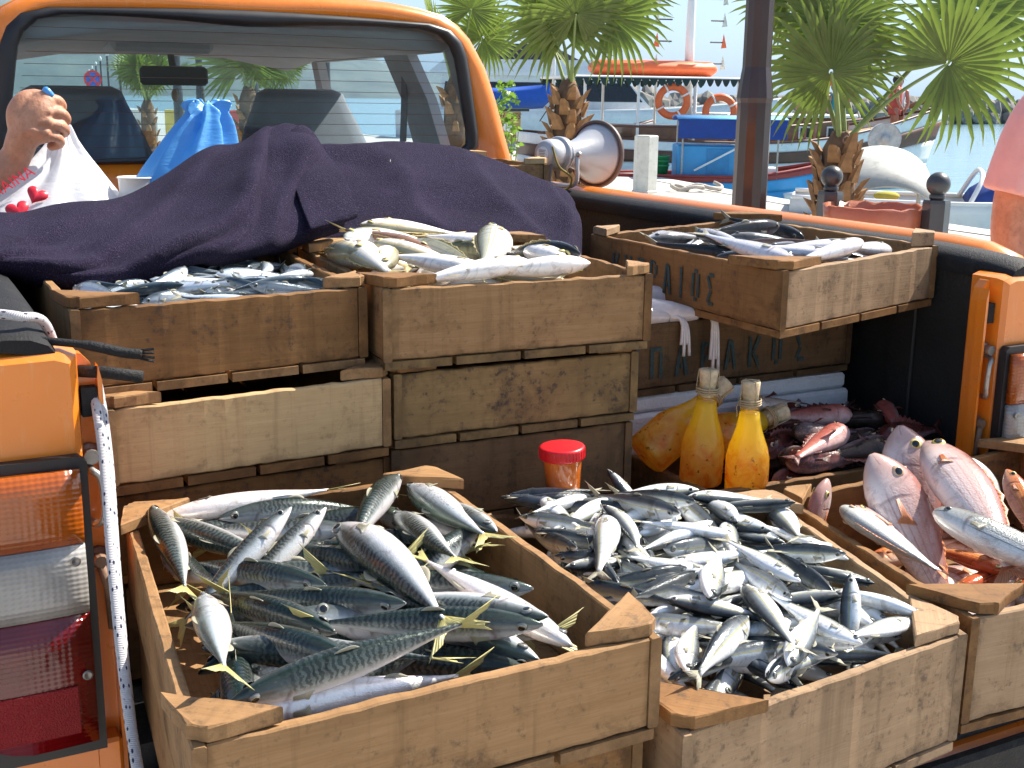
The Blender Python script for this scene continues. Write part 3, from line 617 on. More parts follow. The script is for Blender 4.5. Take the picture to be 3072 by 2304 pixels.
# ================================================================ FISH
def fishmat(name, back, mid, belly, edge=(.38, .52), pattern=None, pcol=(.01, .02, .02), metal=.35, rough=.26, scale_bump=.25, spots=0, tint=(.75, .62, .68), mott=0, head=None, gp=0.0):
    t = NT(name); u, v = t.uvxy(); rn = t.rnd(); ob_ = t.tc()
    nf = t.noise(ob_, 260, 3, .6); nz = t.noise(ob_, 60, 4, .6); nb = t.noise(ob_, 16, 4, .6)
    vv = t.math('ADD', v, t.math('MULTIPLY_ADD', nz, .10, -.05))
    sh = t.math('MULTIPLY_ADD', rn, .08, -.04); vv = t.math('ADD', vv, sh)
    c = t.ramp(vv, [(0, back), (edge[0]*.75, tuple(.8*a+.2*b for a, b in zip(back, mid))), (edge[0], tuple(.45*a+.55*b for a, b in zip(back, mid))), (edge[1], mid), (min(.97, edge[1]+.25), belly), (1, belly)])
    if pattern == 'bars':
        cx = t.n('CombineXYZ'); t.set(cx.inputs[0], t.math('MULTIPLY', u, 1.)); t.set(cx.inputs[1], t.math('MULTIPLY', v, .35))
        wv = t.n('TexWave', dict(wave_type='BANDS', bands_direction='X'), Scale=11., Distortion=5.5, Detail=2., Detail_Scale=2.2); t.set(wv.inputs['Vector'], cx)
        bar = t.ramp(wv.outputs[1], [(.42, 0.), (.6, 1.)])
        msk = t.math('MULTIPLY', t.ramp(v, [(edge[0]-.10, .6), (edge[0]-.01, 0.)]), t.ramp(u, [(.2, 0.), (.28, 1.)]))
        c = t.mix(t.math('MULTIPLY', bar, msk), c, pcol)
    if pattern == 'lines':
        ln = t.ramp(t.math('SINE', t.math('MULTIPLY', v, 70.)), [(.55, 0.), (.9, 1.)])
        msk = t.math('MULTIPLY', t.ramp(v, [(.25, 0.), (.32, 1.), (.68, 1.), (.75, 0.)]), t.ramp(u, [(.2, 0.), (.28, 1.)]))
        c = t.mix(t.math('MULTIPLY', t.math('MULTIPLY', ln, msk), .7), c, pcol)
    if pattern == 'stripe':    # a thin yellow line between back and flank
        ln = t.ramp(v, [(edge[0]-.03, 0.), (edge[0], 1.), (edge[0]+.02, 1.), (edge[0]+.05, 0.)])
        c = t.mix(t.math('MULTIPLY', ln, .65), c, pcol)
    if spots:
        cx = t.n('CombineXYZ'); t.set(cx.inputs[0], t.math('MULTIPLY', u, 3.2)); t.set(cx.inputs[1], v)
        vo = t.n('TexVoronoi', Scale=17.); t.set(vo.inputs['Vector'], cx)
        sp = t.math('MULTIPLY', t.ramp(vo.outputs['Distance'], [(.22, 1.), (.36, 0.)]), t.ramp(v, [(.3, 0.), (.4, 1.), (.66, 1.), (.78, 0.)]))
        c = t.mix(t.math('MULTIPLY', sp, spots), c, tuple(x*.28 for x in mid))
    if mott:
        mn = t.noise(ob_, 42, 6, .72); c = t.mix(t.math('MULTIPLY', t.ramp(mn, [(.42, 0.), (.62, 1.)]), mott), c, pcol)
    # smears of slime and blood, loose scales
    c = t.mix(t.math('MULTIPLY', t.ramp(t.noise(ob_, 33, 6, .7, 1.2), [(.52, 0.), (.68, 1.)]), .7), c, (.42, .36, .33), 'MULTIPLY')
    c = t.mix(t.math('MULTIPLY', t.math('MULTIPLY', t.ramp(nf, [(.6, 0.), (.72, 1.)]), t.ramp(v, [(edge[0], .12), (edge[1], 1.)])), .35), c, (.78, .8, .8))
    # lateral sheen that shifts with the angle, gill cover and mouth lines
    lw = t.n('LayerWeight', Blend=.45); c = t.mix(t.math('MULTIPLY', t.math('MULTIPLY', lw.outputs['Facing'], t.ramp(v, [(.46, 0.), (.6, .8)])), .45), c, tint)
    c = t.mix(t.math('MULTIPLY', t.ramp(nb, [(.45, 0.), (.7, .5)]), .5), c, tuple(min(1, x*1.15) for x in tint), 'MULTIPLY')
    gu = t.math('ADD', t.math('SUBTRACT', u, gp), t.math('MULTIPLY', t.math('POWER', t.math('ABSOLUTE', t.math('SUBTRACT', v, .62)), 2.), -.35))
    gill = t.math('MULTIPLY', t.ramp(gu, [(.195, 0.), (.207, 1.), (.212, 1.), (.226, 0.)]), t.ramp(v, [(.34, 0.), (.46, 1.), (.74, .8), (.86, 0.)]))
    c = t.mix(t.math('MULTIPLY', gill, .5), c, (.12, .06, .06))
    mo_ = t.math('MULTIPLY', t.ramp(t.math('ADD', v, t.math('MULTIPLY', u, .8)), [(.575, 0.), (.59, 1.), (.61, 1.), (.625, 0.)]), t.ramp(u, [(.07, 1.), (.085, 0.)]))
    c = t.mix(t.math('MULTIPLY', mo_, .8), c, (.03, .025, .03))
    if head: c = t.mix(t.math('MULTIPLY', t.ramp(u, [(.10, 1.), (.2, 0.)]), .7), c, head)
    t.P(Base_Color=c, Metallic=metal, Roughness=t.math('MULTIPLY_ADD', nz, .16, rough-.14), Coat_Weight=.25, Coat_Roughness=.05)
    t.b.inputs['Specular IOR Level'].default_value = .16
    cs = t.n('CombineXYZ'); t.set(cs.inputs[0], t.math('MULTIPLY', u, 2.6)); t.set(cs.inputs[1], v)
    vs_ = t.n('TexVoronoi', Scale=38.); t.set(vs_.inputs['Vector'], cs)
    bh = t.math('ADD', t.math('MULTIPLY', t.math('MULTIPLY', vs_.outputs['Distance'], scale_bump), t.ramp(u, [(.2, 0.), (.25, 1.)])), t.math('ADD', t.math('MULTIPLY_ADD', nz, .25, t.math('MULTIPLY', nf, .22)), t.math('MULTIPLY', gill, -.8)))
    t.bump(bh, .38, .0022)
    return t.m
def finmat(name, col, tip):
    t = NT(name); u, v = t.uvxy()
    ray = t.math('SINE', t.math('MULTIPLY', v, 110.)); n = t.noise(t.tc(), 90, 4)
    c = t.mix(u, col, tip); c = t.mix(t.math('MULTIPLY', t.ramp(ray, [(.2, 0.), (.9, 1.)]), .45), c, tuple(x*.4 for x in col))
    t.P(Base_Color=c, Roughness=.4, Subsurface_Weight=0, Alpha=.95); t.bump(ray, .4, .001)
    return t.m
def eyemat(name, ring, iris):
    t = NT(name); u, v = t.uvxy()
    c = t.ramp(u, [(0, (.003, .003, .004)), (.52, (.003, .003, .004)), (.58, ring), (.68, iris), (.86, iris), (.93, tuple(x*.25 for x in iris))])
    t.P(Base_Color=c, Roughness=.08, Coat_Weight=1.); return t.m
FM = dict(
    mack=fishmat('mackerel_skin', (.007, .021, .016), (.50, .54, .54), (.86, .85, .83), (.47, .54), 'bars', (.004, .008, .009), metal=.25, rough=.25),
    macks=fishmat('mackerel_spotted_skin', (.08, .12, .09), (.50, .56, .60), (.84, .80, .75), (.24, .36), None, metal=.25, rough=.25, spots=.6),
    sard=fishmat('sardine_skin', (.008, .014, .019), (.60, .65, .68), (.92, .92, .91), (.41, .47), 'stripe', (.42, .38, .10), metal=.22, rough=.22, tint=(.8, .88, .95)),
    small=fishmat('small_sardine_skin', (.03, .05, .065), (.42, .48, .54), (.74, .77, .78), (.38, .5), None, metal=.3, rough=.22, tint=(.7, .8, .95)),
    bogue=fishmat('olive_fish_skin', (.13, .125, .05), (.55, .56, .48), (.84, .82, .78), (.30, .46), 'lines', (.45, .38, .10), metal=.2, rough=.28, tint=(.95, .9, .85)),
    white=fishmat('white_fish_skin', (.26, .24, .15), (.70, .66, .58), (.88, .84, .80), (.20, .36), 'stripe', (.55, .42, .12), metal=.12, rough=.3, tint=(1, .9, .88)),
    brownf=fishmat('reddish_fish_skin', (.23, .12, .075), (.42, .27, .2), (.72, .6, .52), (.35, .6), None, metal=.15, rough=.28, tint=(1, .85, .75)),
    greyf=fishmat('grey_wet_fish_skin', (.07, .075, .08), (.42, .42, .45), (.74, .72, .74), (.26, .44), None, metal=.18, rough=.16, tint=(.9, .85, .9)),
    darkf=fishmat('black_backed_fish_skin', (.018, .02, .022), (.10, .105, .11), (.6, .58, .58), (.5, .7), None, metal=.15, rough=.14),
    eel=fishmat('brown_eel_skin', (.08, .045, .025), (.16, .09, .05), (.4, .28, .18), (.5, .7), None, metal=.1, rough=.18),
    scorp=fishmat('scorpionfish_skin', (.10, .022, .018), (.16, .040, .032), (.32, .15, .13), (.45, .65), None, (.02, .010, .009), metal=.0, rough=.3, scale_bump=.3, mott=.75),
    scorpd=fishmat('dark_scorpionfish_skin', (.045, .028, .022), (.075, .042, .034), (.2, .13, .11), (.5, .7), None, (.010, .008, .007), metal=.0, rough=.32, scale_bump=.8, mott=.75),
    pinks=fishmat('red_scorpionfish_skin', (.42, .10, .08), (.55, .22, .17), (.70, .45, .40), (.4, .6), None, (.25, .03, .03), metal=.05, rough=.26, mott=.4),
    snap=fishmat('snapper_skin', (.34, .13, .105), (.60, .44, .41), (.82, .73, .70), (.26, .46), 'lines', (.50, .30, .27), metal=.1, rough=.24, tint=(1, .86, .86), head=(.46, .30, .27), scale_bump=.4, gp=.07),
    bream=fishmat('bream_skin', (.30, .31, .30), (.66, .67, .64), (.84, .83, .80), (.16, .3), 'lines', (.42, .42, .38), metal=.25, rough=.27, scale_bump=.5, tint=(1, .95, .9)),
    mull=fishmat('mullet_skin', (.06, .065, .055), (.36, .38, .35), (.80, .80, .76), (.25, .46), 'lines', (.16, .17, .15), metal=.25, rough=.24, scale_bump=.9),
    redm=fishmat('red_mullet_skin', (.46, .085, .03), (.62, .24, .10), (.80, .60, .48), (.35, .6), 'lines', (.75, .42, .08), metal=.12, rough=.2, tint=(1, .8, .65)))
FIN = dict(y=finmat('yellow_fin', (.42, .36, .10), (.55, .5, .22)), g=finmat('grey_fin', (.34, .32, .22), (.45, .43, .33)), r=finmat('red_fin', (.5, .14, .05), (.6, .26, .12)), d=finmat('dark_red_fin', (.12, .03, .025), (.2, .06, .05)), o=finmat('ochre_fin', (.5, .37, .13), (.62, .5, .25)))
EYE = dict(s=eyemat('silver_eye', (.30, .28, .2), (.16, .17, .16)), y=eyemat('yellow_eye', (.8, .62, .12), (.70, .58, .22)), o=eyemat('orange_eye', (.7, .42, .2), (.60, .40, .26)))
S_ = [0, .025, .07, .14, .22, .35, .5, .65, .78, .88, .95, 1.]
SP = dict(  # top, bottom, half width (fractions of L at stations S_), fin material, eye, eye pos, eye size, tail spread
    mack=dict(L=.315, t=[0.0054, 0.0189, 0.0351, 0.0522, 0.0657, 0.0747, 0.0702, 0.0549, 0.0360, 0.0198, 0.0108, 0.0090], b=[0.0054, 0.0171, 0.0324, 0.0495, 0.0666, 0.0792, 0.0747, 0.0567, 0.0360, 0.0198, 0.0108, 0.0090], w=[0.0045, 0.0153, 0.0288, 0.0441, 0.0558, 0.0639, 0.0603, 0.0468, 0.0297, 0.0162, 0.0090, 0.0072], fin='y', eye='s', e=(.09, .014, .0235), tail=.10),
    sard=dict(L=.18, t=[.006, .022, .042, .062, .078, .088, .082, .066, .046, .030, .022, .022], b=[.006, .022, .046, .072, .092, .106, .098, .074, .048, .030, .022, .022], w=[.005, .016, .030, .046, .057, .064, .060, .047, .031, .018, .011, .009], fin='g', eye='s', e=(.08, .010, .0265), tail=.11),
    bogue=dict(L=.25, t=[.012, .034, .060, .085, .104, .115, .108, .085, .056, .034, .026, .026], b=[.012, .030, .056, .084, .104, .115, .104, .078, .050, .032, .026, .026], w=[.008, .022, .040, .058, .070, .076, .070, .055, .036, .020, .012, .010], fin='o', eye='y', e=(.095, .022, .030), tail=.12),
    slim=dict(L=.26, t=[.012, .034, .054, .070, .080, .084, .074, .056, .040, .028, .022, .022], b=[.012, .034, .058, .078, .092, .094, .078, .056, .038, .026, .022, .022], w=[.010, .028, .046, .060, .068, .068, .058, .042, .028, .017, .011, .010], fin='g', eye='s', e=(.085, .024, .022), tail=.09),
    scorp=dict(L=.20, t=[.018, .060, .095, .125, .138, .132, .112, .086, .060, .042, .036, .036], b=[.020, .060, .095, .118, .130, .128, .108, .080, .055, .040, .036, .036], w=[.018, .055, .088, .112, .112, .095, .076, .056, .038, .025, .016, .012], fin='d', eye='o', e=(.12, .06, .030), tail=.11),
    snap=dict(L=.30, t=[.018, .048, .090, .135, .162, .170, .155, .120, .080, .048, .036, .034], b=[.018, .042, .078, .112, .135, .145, .132, .100, .066, .042, .034, .032], w=[0.0101, 0.0286, 0.0470, 0.0638, 0.0739, 0.0739, 0.0655, 0.0487, 0.0319, 0.0185, 0.0118, 0.0101], fin='r', eye='y', e=(.15, .055, .033), tail=.13),
    mull=dict(L=.30, t=[.020, .040, .058, .074, .086, .094, .090, .074, .054, .040, .034, .034], b=[.018, .038, .058, .078, .092, .100, .094, .074, .052, .038, .034, .034], w=[.018, .040, .058, .070, .076, .076, .068, .052, .036, .022, .014, .012], fin='g', eye='s', e=(.08, .012, .020), tail=.11),
    eel=dict(L=.30, t=[.01, .018, .024, .028, .03, .03, .028, .025, .02, .014, .01, .006], b=[.01, .018, .024, .028, .03, .03, .028, .025, .02, .014, .01, .006], w=[.008, .014, .02, .024, .026, .026, .024, .02, .016, .011, .008, .005], fin='g', eye='s', e=(.05, .008, .008), tail=.02))
BODY = .88
def bendf(L, bz, by):
    def f(p):
        x, y, z = p
        if abs(bz) > 1e-3:
            r = L/bz; a = x/r; x, z = (r-z)*math.sin(a), r-(r-z)*math.cos(a)
        if abs(by) > 1e-3:
            r = L/by; a = x/r; x, y = (r-y)*math.sin(a), r-(r-y)*math.cos(a)
        return (x, y, z)
    return f
PROTO = {}
def proto(sp, bz=0, by=0):
    bz = round(bz*4)/4; by = round(by*4)/4; key = (sp, bz, by)
    if key in PROTO: return PROTO[key]
    d = SP[sp]; L = d['L']; f = bendf(L, bz, by); nr = 16
    ss = [0, .012, .03, .055, .085, .12, .16, .21, .26, .32, .39, .46, .53, .60, .67, .74, .80, .86, .91, .955, 1.0]
    V, F, UV = [], [], []
    xs = lambda s: L*(.5-BODY*s)
    for s in ss:
        tp, bt, wd = [np.interp(s, S_, d[k])*L for k in 'tbw']
        for k in range(nr):
            a = 2*math.pi*k/nr; sy, cz = math.sin(a), math.cos(a)
            y = wd*math.copysign(abs(sy)**.92, sy); z = (tp if cz > 0 else bt)*math.copysign(abs(cz)**1.04, cz)
            V.append(f((xs(s), y, z))); UV.append((s, (a if a <= math.pi else 2*math.pi-a)/math.pi))
    n = len(ss)
    for i in range(n-1):
        for k in range(nr): k2 = (k+1) % nr; F.append((i*nr+k, i*nr+k2, (i+1)*nr+k2, (i+1)*nr+k))
    F.append(tuple(range(nr-1, -1, -1))); F.append(tuple((n-1)*nr+k for k in range(nr)))
    body = (V, F, UV)
    parts = []
    def fin(name, pts2, y0=0, th=.0011, uvs=None, off=(0, 0, 0), swing=0):
        # pts2 : list of rows; each row from root to tip in (x,z); thin solid with rays
        A, B, uv = [], [], []
        nr_, nc = len(pts2), len(pts2[0])
        for i, row in enumerate(pts2):
            for j, (x, z) in enumerate(row):
                q = j/(nc-1); yy = y0+swing*q
                t_ = th*(1-.7*q)*.5; A.append(f((x, yy+t_, z))); B.append(f((x, yy-t_, z))); uv.append((q, i/(nr_-1)))
        m = len(A); Fq = []
        for i in range(nr_-1):
            for j in range(nc-1):
                a, b, c, e = i*nc+j, i*nc+j+1, (i+1)*nc+j+1, (i+1)*nc+j
                Fq += [(a, b, c, e), (m+e, m+c, m+b, m+a)]
        bd = [j for j in range(nc)]+[i*nc+nc-1 for i in range(1, nr_)]+[(nr_-1)*nc+j for j in range(nc-2, -1, -1)]+[i*nc for i in range(nr_-2, 0, -1)]
        Fq += [(bd[(i+1) % len(bd)], bd[i], bd[i]+m, bd[(i+1) % len(bd)]+m) for i in range(len(bd))]
        parts.append((name, A+B, Fq, uv+uv, 'fin' if name == 'tail_fin' else 'fin2'))
    x1 = xs(1.0)+.004*L/.28; sp_ = d['tail']*L; tl = L*(1-BODY)*1.25; pd = np.interp(1, S_, d['t'])*L
    if sp != 'eel':
        rows = []
        for i in range(13):
            q = -1+2*i/12; a = abs(q)
            ex = x1-tl*(.38+.62*a**.8)+(.004*L/.28)*((i*7) % 3-1)*.5; ez = q*sp_*(.35+.65*a**.5)
            rows.append([(x1+.01*L*(1-a), q*pd*.8), ((x1*.6+ex*.4), (q*pd*.8*.6+ez*.4)), (ex, ez)])
        fin('tail_fin', rows, th=.0016)
        # dorsal and anal fin
        def ridge(s0, s1, hgt, sign, nm, lean=.5, npt=7, spiky=0):
            rows = []
            for i in range(npt):
                q = i/(npt-1); s = s0+(s1-s0)*q; z = np.interp(s, S_, d['t' if sign > 0 else 'b'])*L*sign*.93
                h = hgt*L*math.sin(math.pi*(.12+.8*q)**.6)*(1 if not spiky or i % 2 == 0 else .55)
                rows.append([(xs(s), z), (xs(s)-lean*h*.5, z+sign*h*.55), (xs(s)-lean*h, z+sign*h)])
            fin(nm, rows)
        if sp == 'scorp': ridge(.24, .8, .085, 1, 'dorsal_fin', .35, 15, 1)
        elif sp in ('snap', 'bogue'): ridge(.3, .82, .028, 1, 'dorsal_fin', .9, 11, 1)
        else: ridge(.42, .53, .022, 1, 'dorsal_fin', 1.6, 6)
        ridge(.64, .76, .018, -1, 'anal_fin', 1.4, 6)
        # pectoral fins, folded back along the flank
        for sg in (1, -1):
            rows = []; s0 = .235 if sp not in ('scorp', 'snap') else .29; wl = np.interp(s0, S_, d['w'])*L; fl = (.075 if sp not in ('scorp', 'snap') else .15)*L
            for i in range(6):
                q = i/5; z0 = -.012*L-.018*L*q; rows.append([(xs(s0), z0), (xs(s0)-fl*.55, z0-fl*.10*(q-.3)), (xs(s0)-fl*(1-.3*q), z0-fl*.5*(q-.35))])
            fin('pectoral_fin', rows, sg*(wl*.985), .0012, swing=sg*.006*L if sp != 'scorp' else sg*.05*L)
    es, ez, er = d['e']; wd = np.interp(es, S_, d['w'])*L; tp = np.interp(es, S_, d['t'])*L
    for sg in (1, -1):
        r = er*L; y = wd*math.sqrt(max(.2, 1-(ez*L/tp)**2))
        A, Fq, uv = [], [], []; nk = 14; ringr = [(0.02, .42), (.3, .40), (.5, .35), (.75, .22), (.95, .03), (1.04, -.18)]
        for rr, hh in ringr:
            for k in range(nk):
                a = 2*math.pi*k/nk; A.append(f((xs(es)+r*rr*math.cos(a), sg*(y*.97+r*hh), ez*L+r*rr*math.sin(a)))); uv.append((rr*.93, .5))
        for i in range(len(ringr)-1):
            for k in range(nk): k2 = (k+1) % nk; q = (i*nk+k, (i+1)*nk+k, (i+1)*nk+k2, i*nk+k2); Fq.append(q if sg > 0 else q[::-1])
        Fq.append(tuple(range(nk)) if sg > 0 else tuple(range(nk-1, -1, -1)))
        parts.append(('eye', A, Fq, uv, 'eye'))
    # station centres for the settling
    st = []
    for s in np.linspace(.03, .97, 12):
        tp, bt, wd = [np.interp(s, S_, d[k])*L for k in 'tbw']; c = f((xs(s), 0, (tp-bt)/2)); st.append((c, (tp+bt)/2, wd))
    PROTO[key] = dict(body=body, parts=parts, st=st, L=L, mesh={}, key=key)
    return PROTO[key]
def put_fish(name, p, mk, M, label, group, cat='fish', eyek=None, fink=None, parts=True):
    """one fish: the body is the thing, its fins and eyes are parts; alike fish share mesh data"""
    d = SP[p['key'][0]]; ek = eyek or d['eye']; fk = fink or d['fin']
    if mk not in p['mesh']:
        V, F, UV = p['body']; p['mesh'][mk] = me(name, V, F, FM[mk], True, uv=UV)
    o = ob(name, p['mesh'][mk]); o.matrix_basis = M; tag(o, label, cat, group)
    if parts:
        for i, (nm, V, F, UV, k) in enumerate(p['parts']):
            m_ = FIN[fk] if k == 'fin' else FIN[fk if fk in 'rdo' else 'g'] if k == 'fin2' else EYE[ek]; kk = (i, m_.name)
            if kk not in p['mesh']: p['mesh'][kk] = me(nm, V, F, m_, True, uv=UV)
            c = bpy.data.objects.new(nm, p['mesh'][kk]); COL.objects.link(c); c.parent = o
    return o
def orient(psi, pitch, roll): return Matrix.Rotation(psi, 3, 'Z') @ Matrix.Rotation(-pitch, 3, 'Y') @ Matrix.Rotation(roll, 3, 'X')
class Heap:
    """settles fish one by one on a height map of what already lies in the crate"""
    RES = .004
    def __init__(s, key, z0, grow=.06):
        c = CR[key]; s.c = c; s.q = [c['FL'], c['FR'], c['BR'], c['BL']]
        xs_ = [p.x for p in s.q]; ys_ = [p.y for p in s.q]; s.x0, s.y0 = min(xs_)-grow, min(ys_)-grow
        s.nx = int((max(xs_)+grow-s.x0)/s.RES)+1; s.ny = int((max(ys_)+grow-s.y0)/s.RES)+1
        s.H = np.full((s.ny, s.nx), z0, dtype=np.float64)
    def inside(s, x, y, m):
        q = s.q
        for i in range(4):
            a, b = q[i], q[(i+1) % 4]; d = (b-a).normalized(); n = Vector((-d.y, d.x))
            if (Vector((x, y))-a).dot(n) < m: return False
        return True
    def push(s, p, m):
        for k in range(2):
            for i in range(4):
                a, b = s.q[i], s.q[(i+1) % 4]; d = (b-a).normalized(); n = Vector((-d.y, d.x)); e = (p-a).dot(n)
                if e < m: p = p+n*(m-e)
        return p
    def disc(s, x, y, r):
        i0 = max(0, int((x-r-s.x0)/s.RES)); i1 = min(s.nx, int((x+r-s.x0)/s.RES)+2); j0 = max(0, int((y-r-s.y0)/s.RES)); j1 = min(s.ny, int((y+r-s.y0)/s.RES)+2)
        if i1 <= i0 or j1 <= j0: return None
        X = s.x0+np.arange(i0, i1)*s.RES-x; Y = s.y0+np.arange(j0, j1)*s.RES-y
        d2 = (X[None, :]**2+Y[:, None]**2)/(r*r); return (slice(j0, j1), slice(i0, i1)), d2
    def stations(s, p, sc, R3, x, y):
        out = []
        for c, hh, ww in p['st']:
            v = R3 @ (Vector(c)*sc); up_ = R3.transposed() @ Vector((0, 0, 1))
            vert = math.sqrt((up_.y*ww)**2+(up_.z*hh)**2)*sc; hor = math.sqrt(max(1e-8, (ww*sc)**2+(hh*sc)**2-vert**2))
            out.append((x+v.x, y+v.y, v.z, vert, max(.004, hor)))
        return out
    def need(s, st):
        z = []
        for x, y, dz, v, h in st:
            q = s.disc(x, y, h)
            if q is None: z.append(-9); continue
            sl, d2 = q; m = d2 < 1
            z.append((s.H[sl][m]+v*np.sqrt(1-d2[m])).max()-dz if m.any() else -9)
        return z
    def settle(s, p, sc, x, y, psi, roll, sag=.3, maxp=.12):
        R3 = orient(psi, 0, roll); st = s.stations(p, sc, R3, x, y); z = s.need(st)
        n = len(z); i1 = max(range(n//2), key=lambda i: z[i]); i2 = max(range(n//2, n), key=lambda i: z[i]); L = p['L']*sc
        dx = L*.075*(i2-i1); pt = max(-maxp, min(maxp, math.atan2(z[i1]-z[i2], max(dx, .02))))
        R3 = orient(psi, pt, roll); st = s.stations(p, sc, R3, x, y); z = s.need(st)
        v = np.mean([q[3] for q in st])
        return max(z)-sag*v, R3, st
    def commit(s, st, zc):
        for x, y, dz, v, h in st:
            q = s.disc(x, y, h)
            if q is None: continue
            sl, d2 = q; m = d2 < 1; t_ = s.H[sl]; t_[m] = np.maximum(t_[m], zc+dz+v*np.sqrt(1-d2[m])*.9)
def M4(R3, loc, sc): M = R3.to_4x4() @ Matrix.Scale(sc, 4); M.translation = loc; return M
def fill(hp, sp, mats, n, zmax, name, label, group, rng, rolls, scr=(.85, 1.1), margin=.02, psis=None, bz=(-.25, 0, .25), by=(-.25, 0, .25), tries=5, parts=True, zfun=None, fink=None, sag=.35):
    cnt = 0; q = hp.q; c = hp.c['c']
    for k in range(n):
        best = None
        for t_ in range(tries):
            p = proto(sp, rng.choice(bz), rng.choice(by)); sc = rng.uniform(*scr); L = p['L']*sc
            u, v = rng.random(), rng.random(); a = q[0].lerp(q[1], u); b = q[3].lerp(q[2], u); xy = a.lerp(b, v)
            psi = (psis(rng) if psis else rng.uniform(0, 2*math.pi)); d = Vector((math.cos(psi), math.sin(psi)))
            if not (hp.inside(*(xy+d*L*.47), margin) and hp.inside(*(xy-d*L*.51), margin) and hp.inside(*xy, margin)): continue
            roll = R(rolls(rng)); zc, R3, st = hp.settle(p, sc, xy.x, xy.y, psi, roll, sag)
            lim = zmax if zfun is None else zfun(xy)
            sco = zc-lim
            if best is None or sco < best[0]: best = (sco, p, sc, xy, zc, R3, st)
        if best is None or best[0] > 0: continue
        _, p, sc, xy, zc, R3, st = best
        hp.commit(st, zc); mk = rng.choice(mats)
        put_fish(name, p, mk, M4(R3, (xy.x, xy.y, zc), sc), label, group, parts=parts, fink=fink); cnt += 1
    return cnt
def heroes(hp, L, sp, name, deflabel, group, matf, slack=.012, lo=.7, hi=1.35, cut=1.0, spf=None, drop=True, mgn=.028):
    for i, (hx, hy, tx, ty, z, roll, bz, by, lab) in enumerate(L):
        k = spf(i, L[i]) if spf else sp
        mg = mgn   # an end that would pierce a board is drawn back inside the crate
        hx, hy = hp.push(Vector((hx, hy)), mg); tx, ty = hp.push(Vector((tx, ty)), mg)
        p = proto(k, bz, by); d = Vector((hx-tx, hy-ty)); ln = d.length; sc = min(hi, max(lo, ln*1.04/p['L'])); psi = math.atan2(d.y, d.x)
        # keep the end that the photograph shows: heads that run out of sight may be cut short
        mid = Vector((hx+tx, hy+ty))/2; e_ = Vector((math.cos(psi), math.sin(psi)))*p['L']*sc*.5
        for it in range(3):
            for q_ in (mid+e_, mid-e_): mid = mid+(hp.push(q_, mg)-q_)
        zc, R3, st = hp.settle(p, sc, mid.x, mid.y, psi, R(roll), .35, .12)
        zc = max(z-slack-.006, min(z+slack-.006, zc))
        hp.commit(st, zc)
        put_fish(name, p, matf(i, L[i]), M4(R3, (mid.x, mid.y, zc), sc), lab or deflabel, group)
def hero3(sp, name, head, tail, roll, mk, label, group, bz=0, by=0, L=None, eyek=None, fink=None):
    h = Vector(head); t = Vector(tail); d = h-t; p = proto(sp, bz, by); ln = L or d.length*1.04; sc = ln/p['L']; d.normalize()
    psi = math.atan2(d.y, d.x); pt = math.asin(max(-1, min(1, d.z))); R3 = orient(psi, pt, R(roll)); mid = h-d*ln*.5
    return put_fish(name, p, mk, M4(R3, mid, sc), label, group, eyek=eyek, fink=fink)
